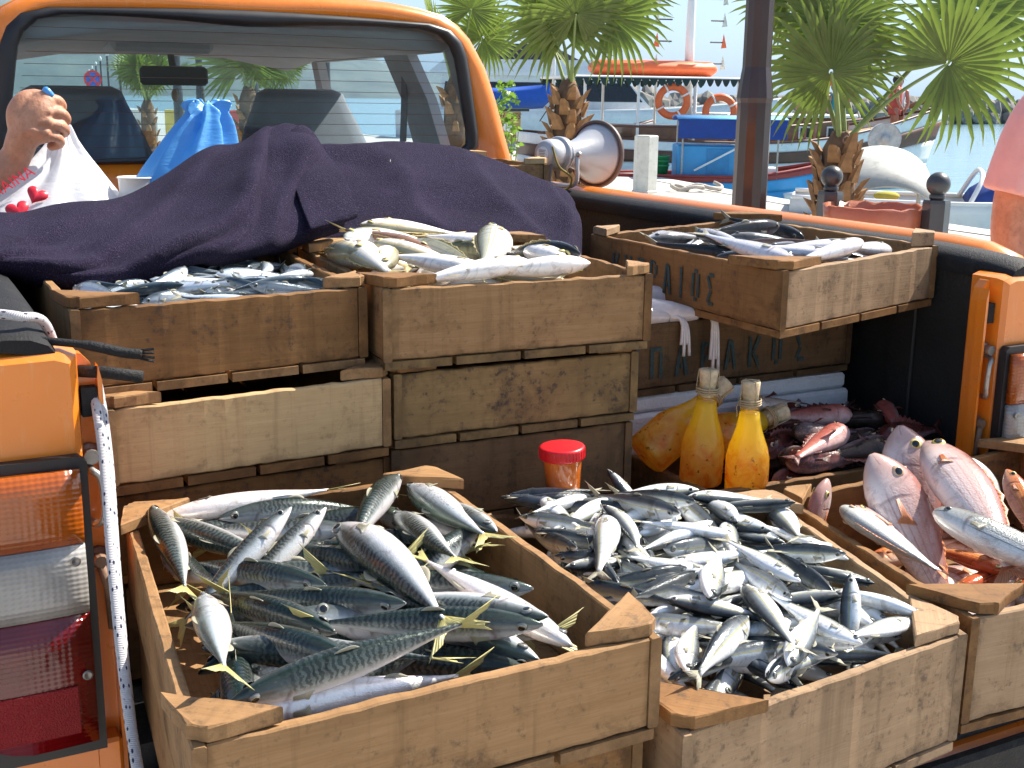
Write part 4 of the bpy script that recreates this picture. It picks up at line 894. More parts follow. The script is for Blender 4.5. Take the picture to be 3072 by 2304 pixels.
H_MACK = [
    (-0.415, -0.237, -0.540, -0.054, 0.985, 20, 0.00, 0.10, 0),
    (-0.481, -0.340, -0.616, -0.173, 0.990, 25, 0.25, 0.00, 'dark blue-green mackerel lying across the middle of the front left crate'),
    (-0.543, -0.216, -0.622, -0.071, 0.985, 15, 0.00, 0.00, 0),
    (-0.629, 0.089, -0.470, 0.074, 0.995, 115, 0.35, 0.00, 'mackerel with blood marks lying along the back board of the crate'),
    (-0.623, 0.052, -0.551, -0.080, 0.995, -75, 0.20, 0.00, 'pale mackerel lying under the head-up mackerel, near the crate back left'),
    (-0.340, 0.090, -0.450, -0.100, 1.000, -20, -0.30, -0.30, 'dark green mackerel arched over the back right of its crate'),
    (-0.663, 0.074, -0.643, -0.168, 1.005, -60, 0.20, 0.00, 'mackerel hanging along the left crate board, purple-silver, tail on the heap'),
    (-0.558, -0.331, -0.630, -0.143, 0.985, 35, -0.20, 0.00, 'narrow green mackerel with a yellow tail in the left middle of the heap'),
    (-0.183, -0.036, -0.287, 0.111, 0.990, 80, 0.00, 0.00, 0),
    (-0.304, 0.070, -0.317, -0.223, 0.998, -95, 0.10, 0.00, 'slim silver mackerel lying against the dividing board, head at the back'),
    (-0.360, -0.044, -0.384, -0.291, 1.000, -80, 0.10, 0.00, 'spotted silver mackerel beside the large white-bellied one'),
    (-0.663, -0.515, -0.614, -0.226, 1.000, 0, 0.00, 0.00, 0),
    (-0.662, -0.372, -0.572, -0.429, 0.990, -70, 0.15, 0.00, 'spotted blue-silver mackerel lying near the front of its crate'),
    (-0.400, -0.420, -0.464, -0.293, 0.985, 70, 0.00, 0.00, 0),
    (-0.649, -0.476, -0.576, -0.448, 1.000, 170, 0.10, 0.00, 'white-bellied mackerel poking out by the front left brace'),
    (-0.402, -0.501, -0.549, -0.351, 1.003, 20, 0.12, 0.00, 'long black-backed mackerel with a yellow tail, lying along the front'),
    (-0.410, -0.461, -0.470, -0.367, 1.000, 100, 0.00, 0.00, 'slim white mackerel between the black-backed one and the silver ones'),
    (-0.643, -0.241, -0.684, -0.452, 1.010, -60, 0.10, 0.10, 'fat spotted mackerel wedged in the front left corner'),
    (-0.580, -0.499, -0.638, -0.315, 0.995, 15, 0.00, 0.00, 0),
    (-0.353, -0.520, -0.399, -0.305, 1.012, -105, 0.12, 0.00, 'large silver mackerel with its head under the front right brace'),
    (-0.455, -0.122, -0.455, -0.457, 1.020, -120, 0.30, 0.00, 'large white-bellied mackerel lying head up in the heap centre'),
    (-0.642, -0.521, -0.499, -0.465, 1.015, -25, 0.10, 0.10, 'mackerel with wavy bars sliding over the front board, tail raised'),
]
H_MACK3 = [
    (-0.516, -0.148, 1.078, -0.596, -0.144, 1.000, -55, 'mackerel with its head raised, lit silver flank, in the back left'),
    (-0.465, -0.117, 1.060, -0.530, -0.117, 1.000, -45, 'second head-up mackerel, right of the brighter one'),
]
H_SARD = [
    (-0.105, 0.133, -0.199, 0.076, 0.952, 80, -0.50, 0.00, 'grey sardine curled at the back left corner below the braces'),
    (-0.114, 0.101, -0.005, 0.106, 0.955, -80, -0.15, 0.00, 'grey sardine in front of the red-lidded jar'),
    (-0.189, 0.077, -0.090, 0.024, 0.948, -85, 0.10, 0.00, 0),
    (-0.034, 0.047, -0.175, -0.015, 0.953, -120, 0.10, 0.00, 0),
    (-0.029, -0.009, -0.128, -0.043, 0.944, 150, 0.00, 0.00, 0),
    (-0.190, -0.009, -0.089, -0.083, 0.946, 20, 0.00, 0.20, 'blue-black sardine lying across, next to the dividing board'),
    (-0.192, -0.073, -0.110, -0.122, 0.941, -35, 0.00, 0.00, 0),
    (-0.176, -0.128, -0.079, -0.152, 0.931, -30, 0.00, 0.00, 0),
    (-0.177, -0.159, -0.071, -0.156, 0.930, -90, 0.10, 0.00, 0),
    (0.005, -0.131, -0.012, 0.092, 0.962, 10, 0.10, 0.10, 'long blue-black sardine whose tail touches the red-lidded jar'),
    (0.057, -0.088, 0.009, 0.047, 0.961, 15, 0.00, 0.10, 'thin dark sardine behind the long blue-black one'),
    (0.049, -0.135, -0.067, -0.149, 0.943, -100, 0.10, 0.00, 0),
    (-0.035, -0.232, -0.080, -0.175, 0.935, -85, 0.10, 0.00, 0),
    (-0.070, -0.231, -0.184, -0.218, 0.936, 20, 0.00, 0.15, 0),
    (-0.030, -0.231, -0.172, -0.284, 0.933, 25, 0.15, 0.00, 0),
    (-0.086, -0.243, -0.179, -0.235, 0.928, 20, 0.00, 0.00, 0),
    (0.049, -0.158, -0.027, -0.112, 0.951, -100, 0.00, 0.00, 0),
    (-0.063, -0.069, -0.173, -0.227, 0.956, -110, 0.15, 0.00, 'bright white-bellied sardine lying lengthwise at the heap centre'),
    (-0.053, -0.065, -0.081, -0.186, 0.958, -80, 0.70, 0.00, 'small curled grey sardine beside the bright white-bellied one'),
    (-0.089, -0.331, 0.026, -0.200, 0.946, -120, 0.10, 0.00, 'white sardine standing out upright right of the heap centre'),
    (-0.093, -0.311, -0.037, -0.357, 0.926, -110, 0.10, 0.00, 0),
    (-0.024, -0.428, -0.067, -0.364, 0.907, 15, 0.00, 0.10, 0),
    (-0.077, -0.408, -0.133, -0.401, 0.910, -20, 0.10, 0.00, 0),
    (-0.113, -0.383, -0.068, -0.469, 0.899, 15, 0.00, 0.00, 0),
    (0.008, -0.358, 0.031, -0.216, 0.936, -40, 0.10, 0.00, 0),
    (0.057, -0.300, 0.045, -0.192, 0.942, -85, 0.10, 0.00, 0),
    (0.124, -0.262, 0.083, -0.219, 0.939, 10, 0.00, 0.00, 0),
    (0.082, -0.327, 0.087, -0.241, 0.934, 15, 0.00, 0.00, 0),
    (0.123, -0.414, 0.049, -0.428, 0.915, -80, 0.00, 0.00, 'small silver sardine pointing at the front right brace'),
    (0.026, -0.497, 0.003, -0.368, 0.926, -80, 0.15, 0.00, 'blue-silver sardine with a round eye resting its head on the front board'),
    (-0.082, -0.490, -0.020, -0.435, 0.907, 10, 0.00, 0.00, 0),
    (-0.182, -0.414, -0.101, -0.322, 0.917, -100, 0.20, 0.00, 'plump sardine with a big black eye facing the camera, near the front left brace'),
    (-0.053, -0.355, -0.200, -0.451, 0.926, -30, -0.15, 0.10, 'sardine with its tail fin spread towards the front left brace'),
    (-0.080, -0.523, 0.035, -0.384, 0.932, -110, 0.10, 0.00, 'white-bellied sardine with its tail up and head over the front board'),
    (-0.009, -0.297, -0.067, -0.491, 0.942, -80, 0.10, 0.00, 'long blue-silver sardine lying on top of the heap, pointing to the front board'),
]
H_SARD3 = [
    (0.088, -0.370, 0.962, 0.070, -0.392, 0.911, -80, 'sardine standing head up against the right board of its crate'),
    (0.019, 0.067, 0.976, 0.033, 0.034, 0.947, -80, 'sardine head poking up behind the heap, right of the jar'),
    (-0.119, 0.257, 0.897, -0.102, 0.244, 0.946, 30, 'sardine with its tail pointing up in the back left corner'),
]
H_TOPR = [
    (-0.278, 0.314, -0.275, 0.653, 1.278, 70, 0.00, 0.00, 0),
    (-0.192, 0.564, -0.271, 0.523, 1.288, 95, 0.00, 0.00, 0),
    (-0.115, 0.604, -0.008, 0.591, 1.297, -100, 0.00, 0.00, 'pale fish with a yellow tail at the very back of the heap'),
    (-0.268, 0.427, -0.039, 0.559, 1.286, 75, 0.15, 0.00, 'long olive fish with a large yellow-ringed eye'),
    (-0.129, 0.424, -0.090, 0.289, 1.272, 30, 0.00, 0.00, 0),
    (-0.018, 0.333, -0.120, 0.507, 1.281, 20, 0.00, 0.10, 'dark olive fish lying across the middle of the heap'),
    (0.014, 0.402, -0.063, 0.555, 1.289, -85, 0.10, 0.00, 'white fish with a raised yellow fin at the back right of the heap'),
    (-0.151, 0.364, -0.221, 0.497, 1.277, 60, 0.20, 0.00, 'reddish brown fish lying on the olive one'),
    (0.013, 0.206, 0.051, 0.414, 1.272, -60, 0.00, 0.00, 0),
    (-0.007, 0.167, 0.011, 0.370, 1.269, -90, 0.00, 0.00, 0),
    (-0.351, 0.271, -0.168, 0.434, 1.268, -80, 0.20, 0.00, 'yellowish white fish at the left end of the heap'),
    (-0.266, 0.375, -0.258, 0.249, 1.265, -110, 0.00, 0.00, 'small blunt-headed fish facing left behind the front brace'),
    (-0.214, 0.379, -0.133, 0.220, 1.267, -85, 0.10, 0.00, 'large white fish facing left at the front of the heap'),
    (-0.134, 0.156, -0.227, 0.311, 1.263, -95, 0.10, 0.00, 'large white fish facing right just behind the front board'),
    (-0.192, 0.153, -0.218, 0.164, 1.258, -95, 0.00, 0.00, 0),
    (0.003, 0.133, -0.014, 0.244, 1.264, 20, 0.00, 0.00, 'dark round-headed fish at the right end of the heap'),
    (0.068, 0.512, -0.148, 0.020, 1.266, -75, 0.15, 0.00, 'silver-blue fish with yellow stripes lying towards the front board'),
    (-0.003, 0.164, -0.131, 0.094, 1.259, -115, 0.10, 0.00, 'pinkish white fish facing right by the front right brace'),
]
H_TOPS = [
    (0.486, 0.614, 0.323, 0.491, 1.255, -60, 0.00, 0.00, 'rounded grey fish at the left end of the jutting crate'),
    (0.367, 0.384, 0.296, 0.412, 1.260, 15, 0.00, 0.00, 'black-backed fish by the stencilled board'),
    (0.535, 0.493, 0.370, 0.435, 1.262, -80, 0.20, 0.00, 0),
    (0.570, 0.450, 0.496, 0.447, 1.265, 10, 0.00, 0.00, 0),
    (0.658, 0.485, 0.640, 0.559, 1.258, 15, 0.00, 0.00, 0),
    (0.442, 0.436, 0.434, 0.247, 1.262, -90, 0.15, 0.00, 0),
    (0.394, 0.176, 0.316, 0.208, 1.258, -90, 0.00, 0.00, 0),
    (0.381, 0.115, 0.332, 0.330, 1.266, -80, 0.15, 0.00, 'long pale grey fish lying across the jutting crate'),
    (0.496, 0.376, 0.633, 0.351, 1.260, -60, 0.00, 0.00, 0),
    (0.545, 0.182, 0.414, 0.223, 1.260, -90, 0.10, 0.00, 0),
    (0.667, 0.189, 0.659, 0.273, 1.255, -60, 0.00, 0.00, 0),
    (0.502, 0.313, 0.554, 0.101, 1.262, 40, -0.20, 0.00, 'brown eel-like tail draped over the wet fish'),
    (0.541, 0.106, 0.377, 0.062, 1.262, -100, 0.10, 0.00, 'bluish white fish by the front brace of the jutting crate'),
    (0.650, 0.196, 0.526, 0.146, 1.258, -90, 0.00, 0.00, 0),
]
rng = random.Random(11)
# --- mackerel, front left crate
G = 'mackerel in the front left crate'
hm = Heap('mack', .915)
LB = 'mackerel lying among the others in the front left crate'
fill(hm, 'mack', ['mack'], 150, .992, 'mackerel', LB, G, rng, lambda r: r.uniform(-40, 40), (.72, .92), .033, tries=16, sag=.5, psis=lambda r: r.choice([0, math.pi])+r.uniform(-.9, .6))
fill(hm, 'mack', ['mack', 'mack', 'macks'], 70, .985, 'mackerel', LB, G, rng, lambda r: r.choice([r.uniform(-40, 40), r.uniform(70, 110)]), (.6, .75), .030, tries=14, sag=.5, psis=lambda r: r.choice([math.pi/2, -math.pi/2])+r.uniform(-.35, .35))
fill(hm, 'mack', ['mack', 'macks'], 60, .985, 'mackerel', LB, G, rng, lambda r: r.choice([r.uniform(-40, 40), r.uniform(70, 110)*r.choice([-1, 1])]), (.6, .8), .031, tries=14, sag=.5)
H_MACK = [h[:4]+(h[4]+.007,)+h[5:] for h in H_MACK]
def mm(i, h): return 'mack' if abs(h[5]) < 50 else ('macks' if i % 2 else 'mack')
heroes(hm, H_MACK, 'mack', 'mackerel', LB, G, mm, .012, .78, 1.06, mgn=.037)
for h in H_MACK3: hero3('mack', 'mackerel', (h[0], h[1]+.03, h[2]-.022), h[3:6], h[6], 'mack', h[7], G, .1, .0, L=.19)
# --- sardines, front middle crate
G = 'sardines in the middle front crate'
hs = Heap('sard', .845)
LB = 'silver sardine lying among the others in the middle front crate'
zs_ = lambda p: float(np.interp(p.y, [-.49, -.35, -.2, -.05, .05], [.90, .917, .938, .955, .963]))
fill(hs, 'sard', ['sard'], 280, 0, 'sardine', LB, G, rng, lambda r: r.choice([r.uniform(-35, 35), r.uniform(60, 130)*r.choice([-1, 1]), r.uniform(70, 140)*r.choice([-1, 1])]), (.75, 1.02), .02, sag=.45, zfun=zs_, tries=7)
heroes(hs, H_SARD, 'sard', 'sardine', LB, G, lambda i, h: 'sard', .008, .80, 1.15, mgn=.018)
for h in H_SARD3[:2]: hero3('sard', 'sardine', h[:3], h[3:6], h[6], 'sard', h[7], G, L=.13)
# --- small sardines, top of the left stack
G = 'small sardines on the left stack'
hl = Heap('topL', 1.20)
fill(hl, 'sard', ['small'], 130, 1.238, 'small_sardine', 'small blue-grey sardine in the crate on top of the left stack', G, rng, lambda r: r.choice([r.uniform(-50, 50), r.uniform(60, 120)*r.choice([-1, 1])]), (.58, .76), .016, tries=8, zfun=lambda p: 1.262 if p.y < .45 else 1.25, bz=(-.5, -.25, .25, .5))
# --- mixed white fish, top of the right stack
G = 'white and olive fish on the right stack'
ht = Heap('topR', 1.19)
LB = 'fish lying low among the white and olive fish on the right stack'
fill(ht, 'bogue', ['white', 'bogue', 'white'], 26, 0, 'white_fish', LB, G, rng, lambda r: r.uniform(60, 120)*r.choice([-1, 1]), (.7, .9), .03, zfun=lambda p: float(np.interp(p.y, [.15, .3, .5, .63], [1.235, 1.255, 1.268, 1.262])), tries=6)
def tmat(i, h):
    l = h[8] or ''
    return 'brownf' if 'brown' in l else 'darkf' if 'dark round' in l else 'bogue' if ('olive' in l or 'stripes' in l or i in (4,)) else 'white'
heroes(ht, H_TOPR, 'bogue', 'white_fish', LB, G, tmat, .012, .82, 1.12, spf=lambda i, h: 'slim' if h[8] and 'olive fish lying' in h[8] else 'bogue')
# --- grey wet fish, crate jutting out on the right
G = 'grey wet fish in the jutting crate'
hg = Heap('topS', 1.205)
LB = 'grey wet fish lying in the jutting stencilled crate'
fill(hg, 'slim', ['greyf', 'greyf', 'darkf'], 34, 1.252, 'wet_fish', LB, G, rng, lambda r: r.uniform(50, 120)*r.choice([-1, 1]), (.75, .95), .026, psis=lambda r: r.choice([0, math.pi])+r.uniform(-.9, .3), tries=6)
heroes(hg, H_TOPS, 'slim', 'wet_fish', LB, G, lambda i, h: 'eel' if h[8] and 'eel' in h[8] else ('darkf' if abs(h[5]) < 20 else 'greyf'), .012, .8, 1.1, spf=lambda i, h: 'eel' if h[8] and 'eel' in h[8] else 'slim')
# --- scorpionfish in the shade
G = 'scorpionfish in the low crate'
hc = Heap('scorp', .81)
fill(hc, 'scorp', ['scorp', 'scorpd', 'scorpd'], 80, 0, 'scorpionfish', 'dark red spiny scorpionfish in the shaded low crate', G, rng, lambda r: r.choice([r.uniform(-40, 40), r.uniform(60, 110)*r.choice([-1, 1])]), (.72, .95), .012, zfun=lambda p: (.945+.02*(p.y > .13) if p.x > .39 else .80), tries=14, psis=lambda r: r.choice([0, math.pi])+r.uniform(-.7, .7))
hero3('scorp', 'scorpionfish', (.51, .10, .97), (.385, .06, .955), -75, 'pinks', 'bright red scorpionfish on top of the dark ones, left of centre', G, L=.17)
hero3('scorp', 'scorpionfish', (.58, .16, .975), (.45, .22, .97), -60, 'pinks', 'pinkish scorpionfish behind the bright red one', G, L=.16)
hero3('scorp', 'scorpionfish', (.395, .22, .995), (.50, .24, .985), 80, 'brownf', 'brown blunt-headed fish lying by the white foam lid', G, L=.16)
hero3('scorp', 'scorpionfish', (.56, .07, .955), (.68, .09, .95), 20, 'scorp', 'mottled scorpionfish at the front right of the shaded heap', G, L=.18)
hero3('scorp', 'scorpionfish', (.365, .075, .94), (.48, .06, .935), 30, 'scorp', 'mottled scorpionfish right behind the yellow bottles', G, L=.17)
hero3('scorp', 'scorpionfish', (.69, .20, .97), (.63, .10, .96), -60, 'pinks', 'red scorpionfish against the black bed wall', G, L=.16)
# --- mixed crate at the right
G = 'large fish in the right front crate'
hx = Heap('mixed', .80)
fill(hx, 'snap', ['bream', 'snap'], 7, .845, 'sea_bream', 'bream lying low in the right front crate', G, rng, lambda r: r.uniform(70, 110)*r.choice([-1, 1]), (.6, .75), .02)
fill(hx, 'bogue', ['redm', 'redm'], 16, 0, 'red_mullet', 'orange red mullet in the right front crate', 'red mullet in the right front crate', rng, lambda r: r.uniform(40, 110)*r.choice([-1, 1]), (.6, .8), .01, zfun=lambda p: .905 if p.x > .46 else .5, tries=10, fink='r')
hero3('snap', 'red_snapper', (.384, -.091, .996), (.402, -.181, .87), 65, 'snap', 'large pink snapper with its head up and mouth closed, left of the others', G, L=.30, eyek='o')
hero3('snap', 'red_snapper', (.526, -.006, 1.002), (.489, -.09, .87), 75, 'snap', 'snapper with a bright yellow eye, its snout pointing straight up', G, L=.29, eyek='y')
hero3('bogue', 'red_snapper', (.525, -.075, .995), (.372, -.403, .895), 75, 'snap', 'long pale pink snapper curving down to the front brace', G, bz=-.25, L=.36, fink='r')
hero3('snap', 'sea_bream', (.600, -.088, .960), (.555, -.165, .85), 80, 'bream', 'grey bream head with an orange eye behind the pale snapper', G, L=.22, eyek='o')
hero3('snap', 'red_snapper', (.325, -.065, .958), (.285, -.075, .86), 10, 'snap', 'pink open-mouthed head in the back left corner of the right front crate', G, L=.18)
hero3('snap', 'red_snapper', (.305, -.13, .935), (.42, -.20, .86), 75, 'snap', 'snapper with a dark eye lying low by the dividing board', G, L=.17, eyek='y')
hero3('snap', 'sea_bream', (.295, -.13, .938), (.305, -.36, .895), -70, 'bream', 'silver bream with fine grey stripes leaning on the dividing board', G, L=.21, eyek='o')
hero3('mull', 'grey_mullet', (.355, -.245, .958), (.43, -.46, .915), 60, 'mull', 'grey mullet with dark scales lying by the front brace', G, L=.27)
for i, (h, t, l) in enumerate((((.59, -.165, .965), (.56, -.25, .90), 'orange red mullet standing head up beside the grey bream'), ((.60, -.205, .985), (.545, -.30, .90), 'bent orange red mullet with its head over the others'), ((.66, -.20, .97), (.60, -.31, .91), 'orange red mullet at the far right of the heap'))):
    hero3('bogue', 'red_mullet', h, t, 70-i*30, 'redm', l, 'red mullet in the right front crate', L=.17, fink='r', bz=.5*(i == 1))
hero3('bogue', 'red_mullet', (.62, -.36, .93), (.44, -.33, .925), -80, 'redm', 'orange red mullet lying flat behind the front brace', 'red mullet in the right front crate', L=.2, fink='r')
BL_FRONT = [
    [(-0.824, 0.634, 1.315), (-0.768, 0.720, 1.313), (-0.702, 0.767, 1.312), (-0.609, 0.812, 1.316), (-0.522, 0.826, 1.322), (-0.447, 0.875, 1.346), (-0.349, 0.928, 1.392), (-0.280, 0.920, 1.407), (-0.222, 0.932, 1.438), (-0.173, 0.911, 1.454), (-0.138, 0.855, 1.402)],
    [(-0.828, 0.564, 1.305), (-0.775, 0.628, 1.300), (-0.713, 0.665, 1.300), (-0.628, 0.679, 1.304), (-0.541, 0.681, 1.305), (-0.461, 0.702, 1.323), (-0.373, 0.734, 1.358), (-0.302, 0.750, 1.380), (-0.255, 0.766, 1.403), (-0.211, 0.768, 1.410), (-0.164, 0.768, 1.372)],
    [(-0.831, 0.515, 1.291), (-0.783, 0.534, 1.283), (-0.719, 0.546, 1.279), (-0.644, 0.529, 1.274), (-0.568, 0.537, 1.280), (-0.480, 0.552, 1.293), (-0.397, 0.585, 1.316), (-0.334, 0.616, 1.338), (-0.283, 0.651, 1.354), (-0.237, 0.665, 1.364), (-0.184, 0.679, 1.346)],
    [(-0.834, 0.480, 1.282), (-0.787, 0.477, 1.277), (-0.728, 0.467, 1.267), (-0.662, 0.452, 1.255), (-0.586, 0.460, 1.259), (-0.498, 0.475, 1.271), (-0.412, 0.503, 1.284), (-0.348, 0.544, 1.300), (-0.299, 0.578, 1.310), (-0.250, 0.591, 1.322), (-0.197, 0.609, 1.319)],
    [(-0.835, 0.466, 1.274), (-0.789, 0.464, 1.269), (-0.737, 0.446, 1.257), (-0.678, 0.434, 1.242), (-0.596, 0.426, 1.243), (-0.506, 0.441, 1.259), (-0.422, 0.469, 1.265), (-0.353, 0.504, 1.271), (-0.297, 0.535, 1.280), (-0.243, 0.556, 1.291), (-0.199, 0.581, 1.298)],
]
BL_BACK = [
    [(-0.166, 1.065, 1.393), (-0.073, 1.077, 1.403), (0.004, 1.093, 1.398), (0.111, 1.121, 1.408), (0.198, 1.120, 1.401), (0.265, 1.093, 1.388), (0.348, 1.029, 1.352), (0.398, 0.949, 1.325), (0.408, 0.895, 1.315), (0.395, 0.826, 1.293)],
    [(-0.198, 0.962, 1.335), (-0.111, 0.966, 1.347), (-0.035, 0.962, 1.350), (0.048, 0.967, 1.358), (0.127, 0.959, 1.352), (0.194, 0.920, 1.339), (0.264, 0.865, 1.313), (0.315, 0.798, 1.293), (0.340, 0.760, 1.286), (0.337, 0.709, 1.263)],
    [(-0.220, 0.866, 1.281), (-0.139, 0.861, 1.292), (-0.068, 0.849, 1.300), (0.005, 0.837, 1.308), (0.077, 0.821, 1.303), (0.140, 0.784, 1.290), (0.202, 0.725, 1.275), (0.247, 0.674, 1.260), (0.272, 0.636, 1.254), (0.286, 0.615, 1.243)],
    [(-0.236, 0.791, 1.229), (-0.160, 0.777, 1.240), (-0.094, 0.756, 1.248), (-0.028, 0.736, 1.256), (0.034, 0.702, 1.253), (0.090, 0.659, 1.242), (0.150, 0.613, 1.231), (0.189, 0.568, 1.224), (0.212, 0.531, 1.221), (0.233, 0.518, 1.213)],
]
BL_FLAP = [
    [(-0.294, 0.750, 1.396), (-0.238, 0.820, 1.421), (-0.186, 0.871, 1.451), (-0.163, 0.866, 1.436)],
    [(-0.286, 0.666, 1.357), (-0.244, 0.695, 1.374), (-0.205, 0.735, 1.383), (-0.173, 0.753, 1.382)],
    [(-0.289, 0.609, 1.314), (-0.250, 0.627, 1.327), (-0.215, 0.646, 1.337), (-0.185, 0.666, 1.340)],
    [(-0.294, 0.546, 1.286), (-0.256, 0.563, 1.290), (-0.225, 0.571, 1.294), (-0.198, 0.581, 1.300)],
]
# ================================================================ CARGO AND NEAR THINGS
# --- wool blanket: three overlapping folds of one sheet
def wool():
    t = NT('purple_wool'); v = t.tc()
    n = t.noise(v, 260, 3, .7); n2 = t.noise(v, 9, 5, .6); n3 = t.noise(v, 420, 3, .75)
    c = t.mix(t.ramp(n2, [(.3, 0.), (.7, 1.)]), (.018, .014, .034), (.032, .025, .058))
    c = t.mix(t.math('MULTIPLY', t.ramp(n3, [(.56, 0.), (.70, 1.)]), .75), c, (.13, .11, .17))
    t.P(Base_Color=c, Roughness=.95, Sheen_Weight=.03, Sheen_Roughness=.5, Sheen_Tint=(.75, .62, .9, 1)); t.b.inputs['Specular IOR Level'].default_value = .1
    t.bump(t.math('ADD', n, t.math('MULTIPLY', n3, 1.4)), 1., .005); return t.m
WOOL = wool()
def spline_grid(G, su=6, sv=6):
    rows = [smoothpath(r, su) for r in G]; cols = list(zip(*rows)); cols = [smoothpath(c, sv) for c in cols]
    return [list(r) for r in zip(*cols)]
def fold_noise(g, amp, seed, back=None):
    out = []
    for j, r in enumerate(g):
        row = []
        for i, p in enumerate(r):
            q = Vector((p.x*3.5+seed, p.y*6, p.z*5)); d = noise.noise(q)*amp+noise.noise(q*3.1)*amp*.35
            s = p.x*9+p.z*16; d += (abs(math.sin(s*.6+2.2*noise.noise(q*.7)))-.5)*amp*1.6
            row.append(Vector((p.x, p.y-d*.7, p.z+d*.7)))
        out.append(row)
    return out
bf = spline_grid(BL_FRONT); bf = fold_noise(bf, .012, 3)
def creases(g, lines):
    nv, nu = len(g), len(g[0])
    for j in range(nv):
        for i in range(nu):
            u, v = i/(nu-1), j/(nv-1); d = 0
            for (u0, v0, u1, v1, A, w_) in lines:
                if not (min(v0, v1)-.12 <= v <= max(v0, v1)+.12): continue
                t_ = (v-v0)/(v1-v0); x = u-(u0+(u1-u0)*t_)+.025*math.sin(v*7+u0*9); fade = max(0, min(1, (min(t_, 1-t_)+.12)/.2))
                d += A*fade*(math.exp(-abs(x)/w_) if x < 0 else math.exp(-abs(x)/(w_*.35)))
            g[j][i] = g[j][i]+Vector((.2*d, -.75*d, .65*d))
    return g
bf = creases(bf, [(.80, 0, .42, 1, .040, .06), (.60, .05, .22, .95, .030, .05), (.95, .1, .70, 1, .026, .05), (.38, .1, .05, .8, .022, .06), (.68, .35, .55, 1, .024, .03), (.30, .5, .12, 1, .02, .035)])
first = bf[0]; last = bf[-1]
bf = [[p+Vector((0, .16, -.16)) for p in first], [p+Vector((0, .09, -.06)) for p in first], [p+Vector((0, .035, -.008)) for p in first]]+bf+[[p+Vector((0, .012, -.014)) for p in last], [p+Vector((0, .05, -.02)) for p in last]]
bb = creases(fold_noise(spline_grid(BL_BACK), .008, 9), [(.25, 0, .45, 1, .016, .08), (.55, .1, .75, 1, .018, .08), (.8, 0, .93, 1, .014, .05)])
first = bb[0]; bb = [[p+Vector((.02, .22, -.16)) for p in first], [p+Vector((.01, .1, -.05)) for p in first], [p+Vector((.005, .035, -.008)) for p in first]]+bb+[[p+Vector((0, -.02, -.05)) for p in bb[-1]]]
bb = [r+[r[-1]+Vector((.012, .02, -.05)), r[-1]+Vector((.014, .03, -.13))] for r in bb]
bp_ = fold_noise(spline_grid(BL_FLAP), .004, 21); bp_ = [[p+Vector((.012, -.035, .012))*min(1, .25+j/len(bp_)*1.5) for p in r] for j, r in enumerate(bp_)]
bp_ = [[p+Vector((.0, .03, -.02)) for p in bp_[0]]]+bp_+[[p+Vector((.0, .012, -.006)) for p in bp_[-1]]]
blanket = mo('blanket', join(sheet(bb), sheet(bf)), WOOL, None, True); tag(blanket, 'dark purple wool blanket thrown over the crates behind the fish', 'blanket')
mod(blanket, 'SOLIDIFY', thickness=.007, offset=-1); mod(blanket, 'SUBSURF', levels=1, render_levels=1)
fo = mo('folded_corner', sheet(bp_), WOOL, blanket, True); mod(fo, 'SOLIDIFY', thickness=.007, offset=0); mod(fo, 'SUBSURF', levels=1, render_levels=1)
THR = pm('grey_thread', (.35, .33, .3), .9)
mo('seam_thread', tube([bb[3+j][int(20-j*.45)]+Vector((-.001, -.004, .0045)) for j in range(0, 16)], .0009, 5), THR, blanket)
# --- plastic bags
def bagmat(name, col, tr=.4):
    t = NT(name); v = t.tc(); n = t.noise(v, 30, 6, .6, .6); n2 = t.noise(t.mapv(v, (12, 12, 60)), 1.6, 5, .6)
    t.P(Base_Color=t.mix(t.ramp(n, [(.3, 0.), (.7, 1.)]), tuple(x*.88 for x in col), col), Roughness=.28, Subsurface_Weight=0, Coat_Weight=.3)
    t.bump(t.math('ADD', t.math('MULTIPLY', n, .4), t.math('MULTIPLY', n2, .8)), .3, .01)
    tl = t.n('BsdfTranslucent', Color=col); mx = t.n('MixShader', _0=tr); t.set(mx.inputs[1], t.b.outputs[0]); t.set(mx.inputs[2], tl)
    t.t.links.new(mx.outputs[0], t.out.inputs[0]); return t.m
BAGW = bagmat('white_bag', (.86, .88, .92)); BAGB = bagmat('blue_bag', (.14, .46, .86), .35)
def bag(levels, n=56, seed=0, pleats=9, amp=.12):
    rings = []
    for (cx, cy, z, rx, ry, pl) in levels:
        ring = []
        for k in range(n):
            a = 2*math.pi*k/n; w_ = 1+pl*amp*math.sin(pleats*a+seed+2*noise.noise(Vector((math.cos(a)*2, math.sin(a)*2, seed))))+.10*noise.noise(Vector((math.cos(a)*1.6+seed, math.sin(a)*1.6, z*9)))
            zz = z+.006*pl*math.sin(pleats*a*.5+seed)+.012*noise.noise(Vector((math.cos(a)*3, math.sin(a)*3+seed, z*7)))
            ring.append((cx+rx*w_*math.cos(a), cy+ry*w_*math.sin(a), zz))
        rings.append(ring)
    return loft(rings)
wb = mo('shopping_bag', bag([(-.63, 1.17, 1.16, .17, .12, .1), (-.635, 1.165, 1.22, .20, .14, .12), (-.635, 1.165, 1.27, .178, .13, .15), (-.625, 1.17, 1.315, .135, .10, .22), (-.608, 1.19, 1.36, .092, .07, .45), (-.596, 1.215, 1.395, .058, .045, .8), (-.592, 1.235, 1.43, .022, .022, 1.3), (-.590, 1.24, 1.47, .016, .014, 1)], 72, 2, 11), BAGW, None, True)
wb.matrix_basis = Matrix.Translation((.05, .10, -.026))
tag(wb, 'white plastic shopping bag with red hearts hanging from the hand', 'bag'); mod(wb, 'SUBSURF', levels=1, render_levels=1)
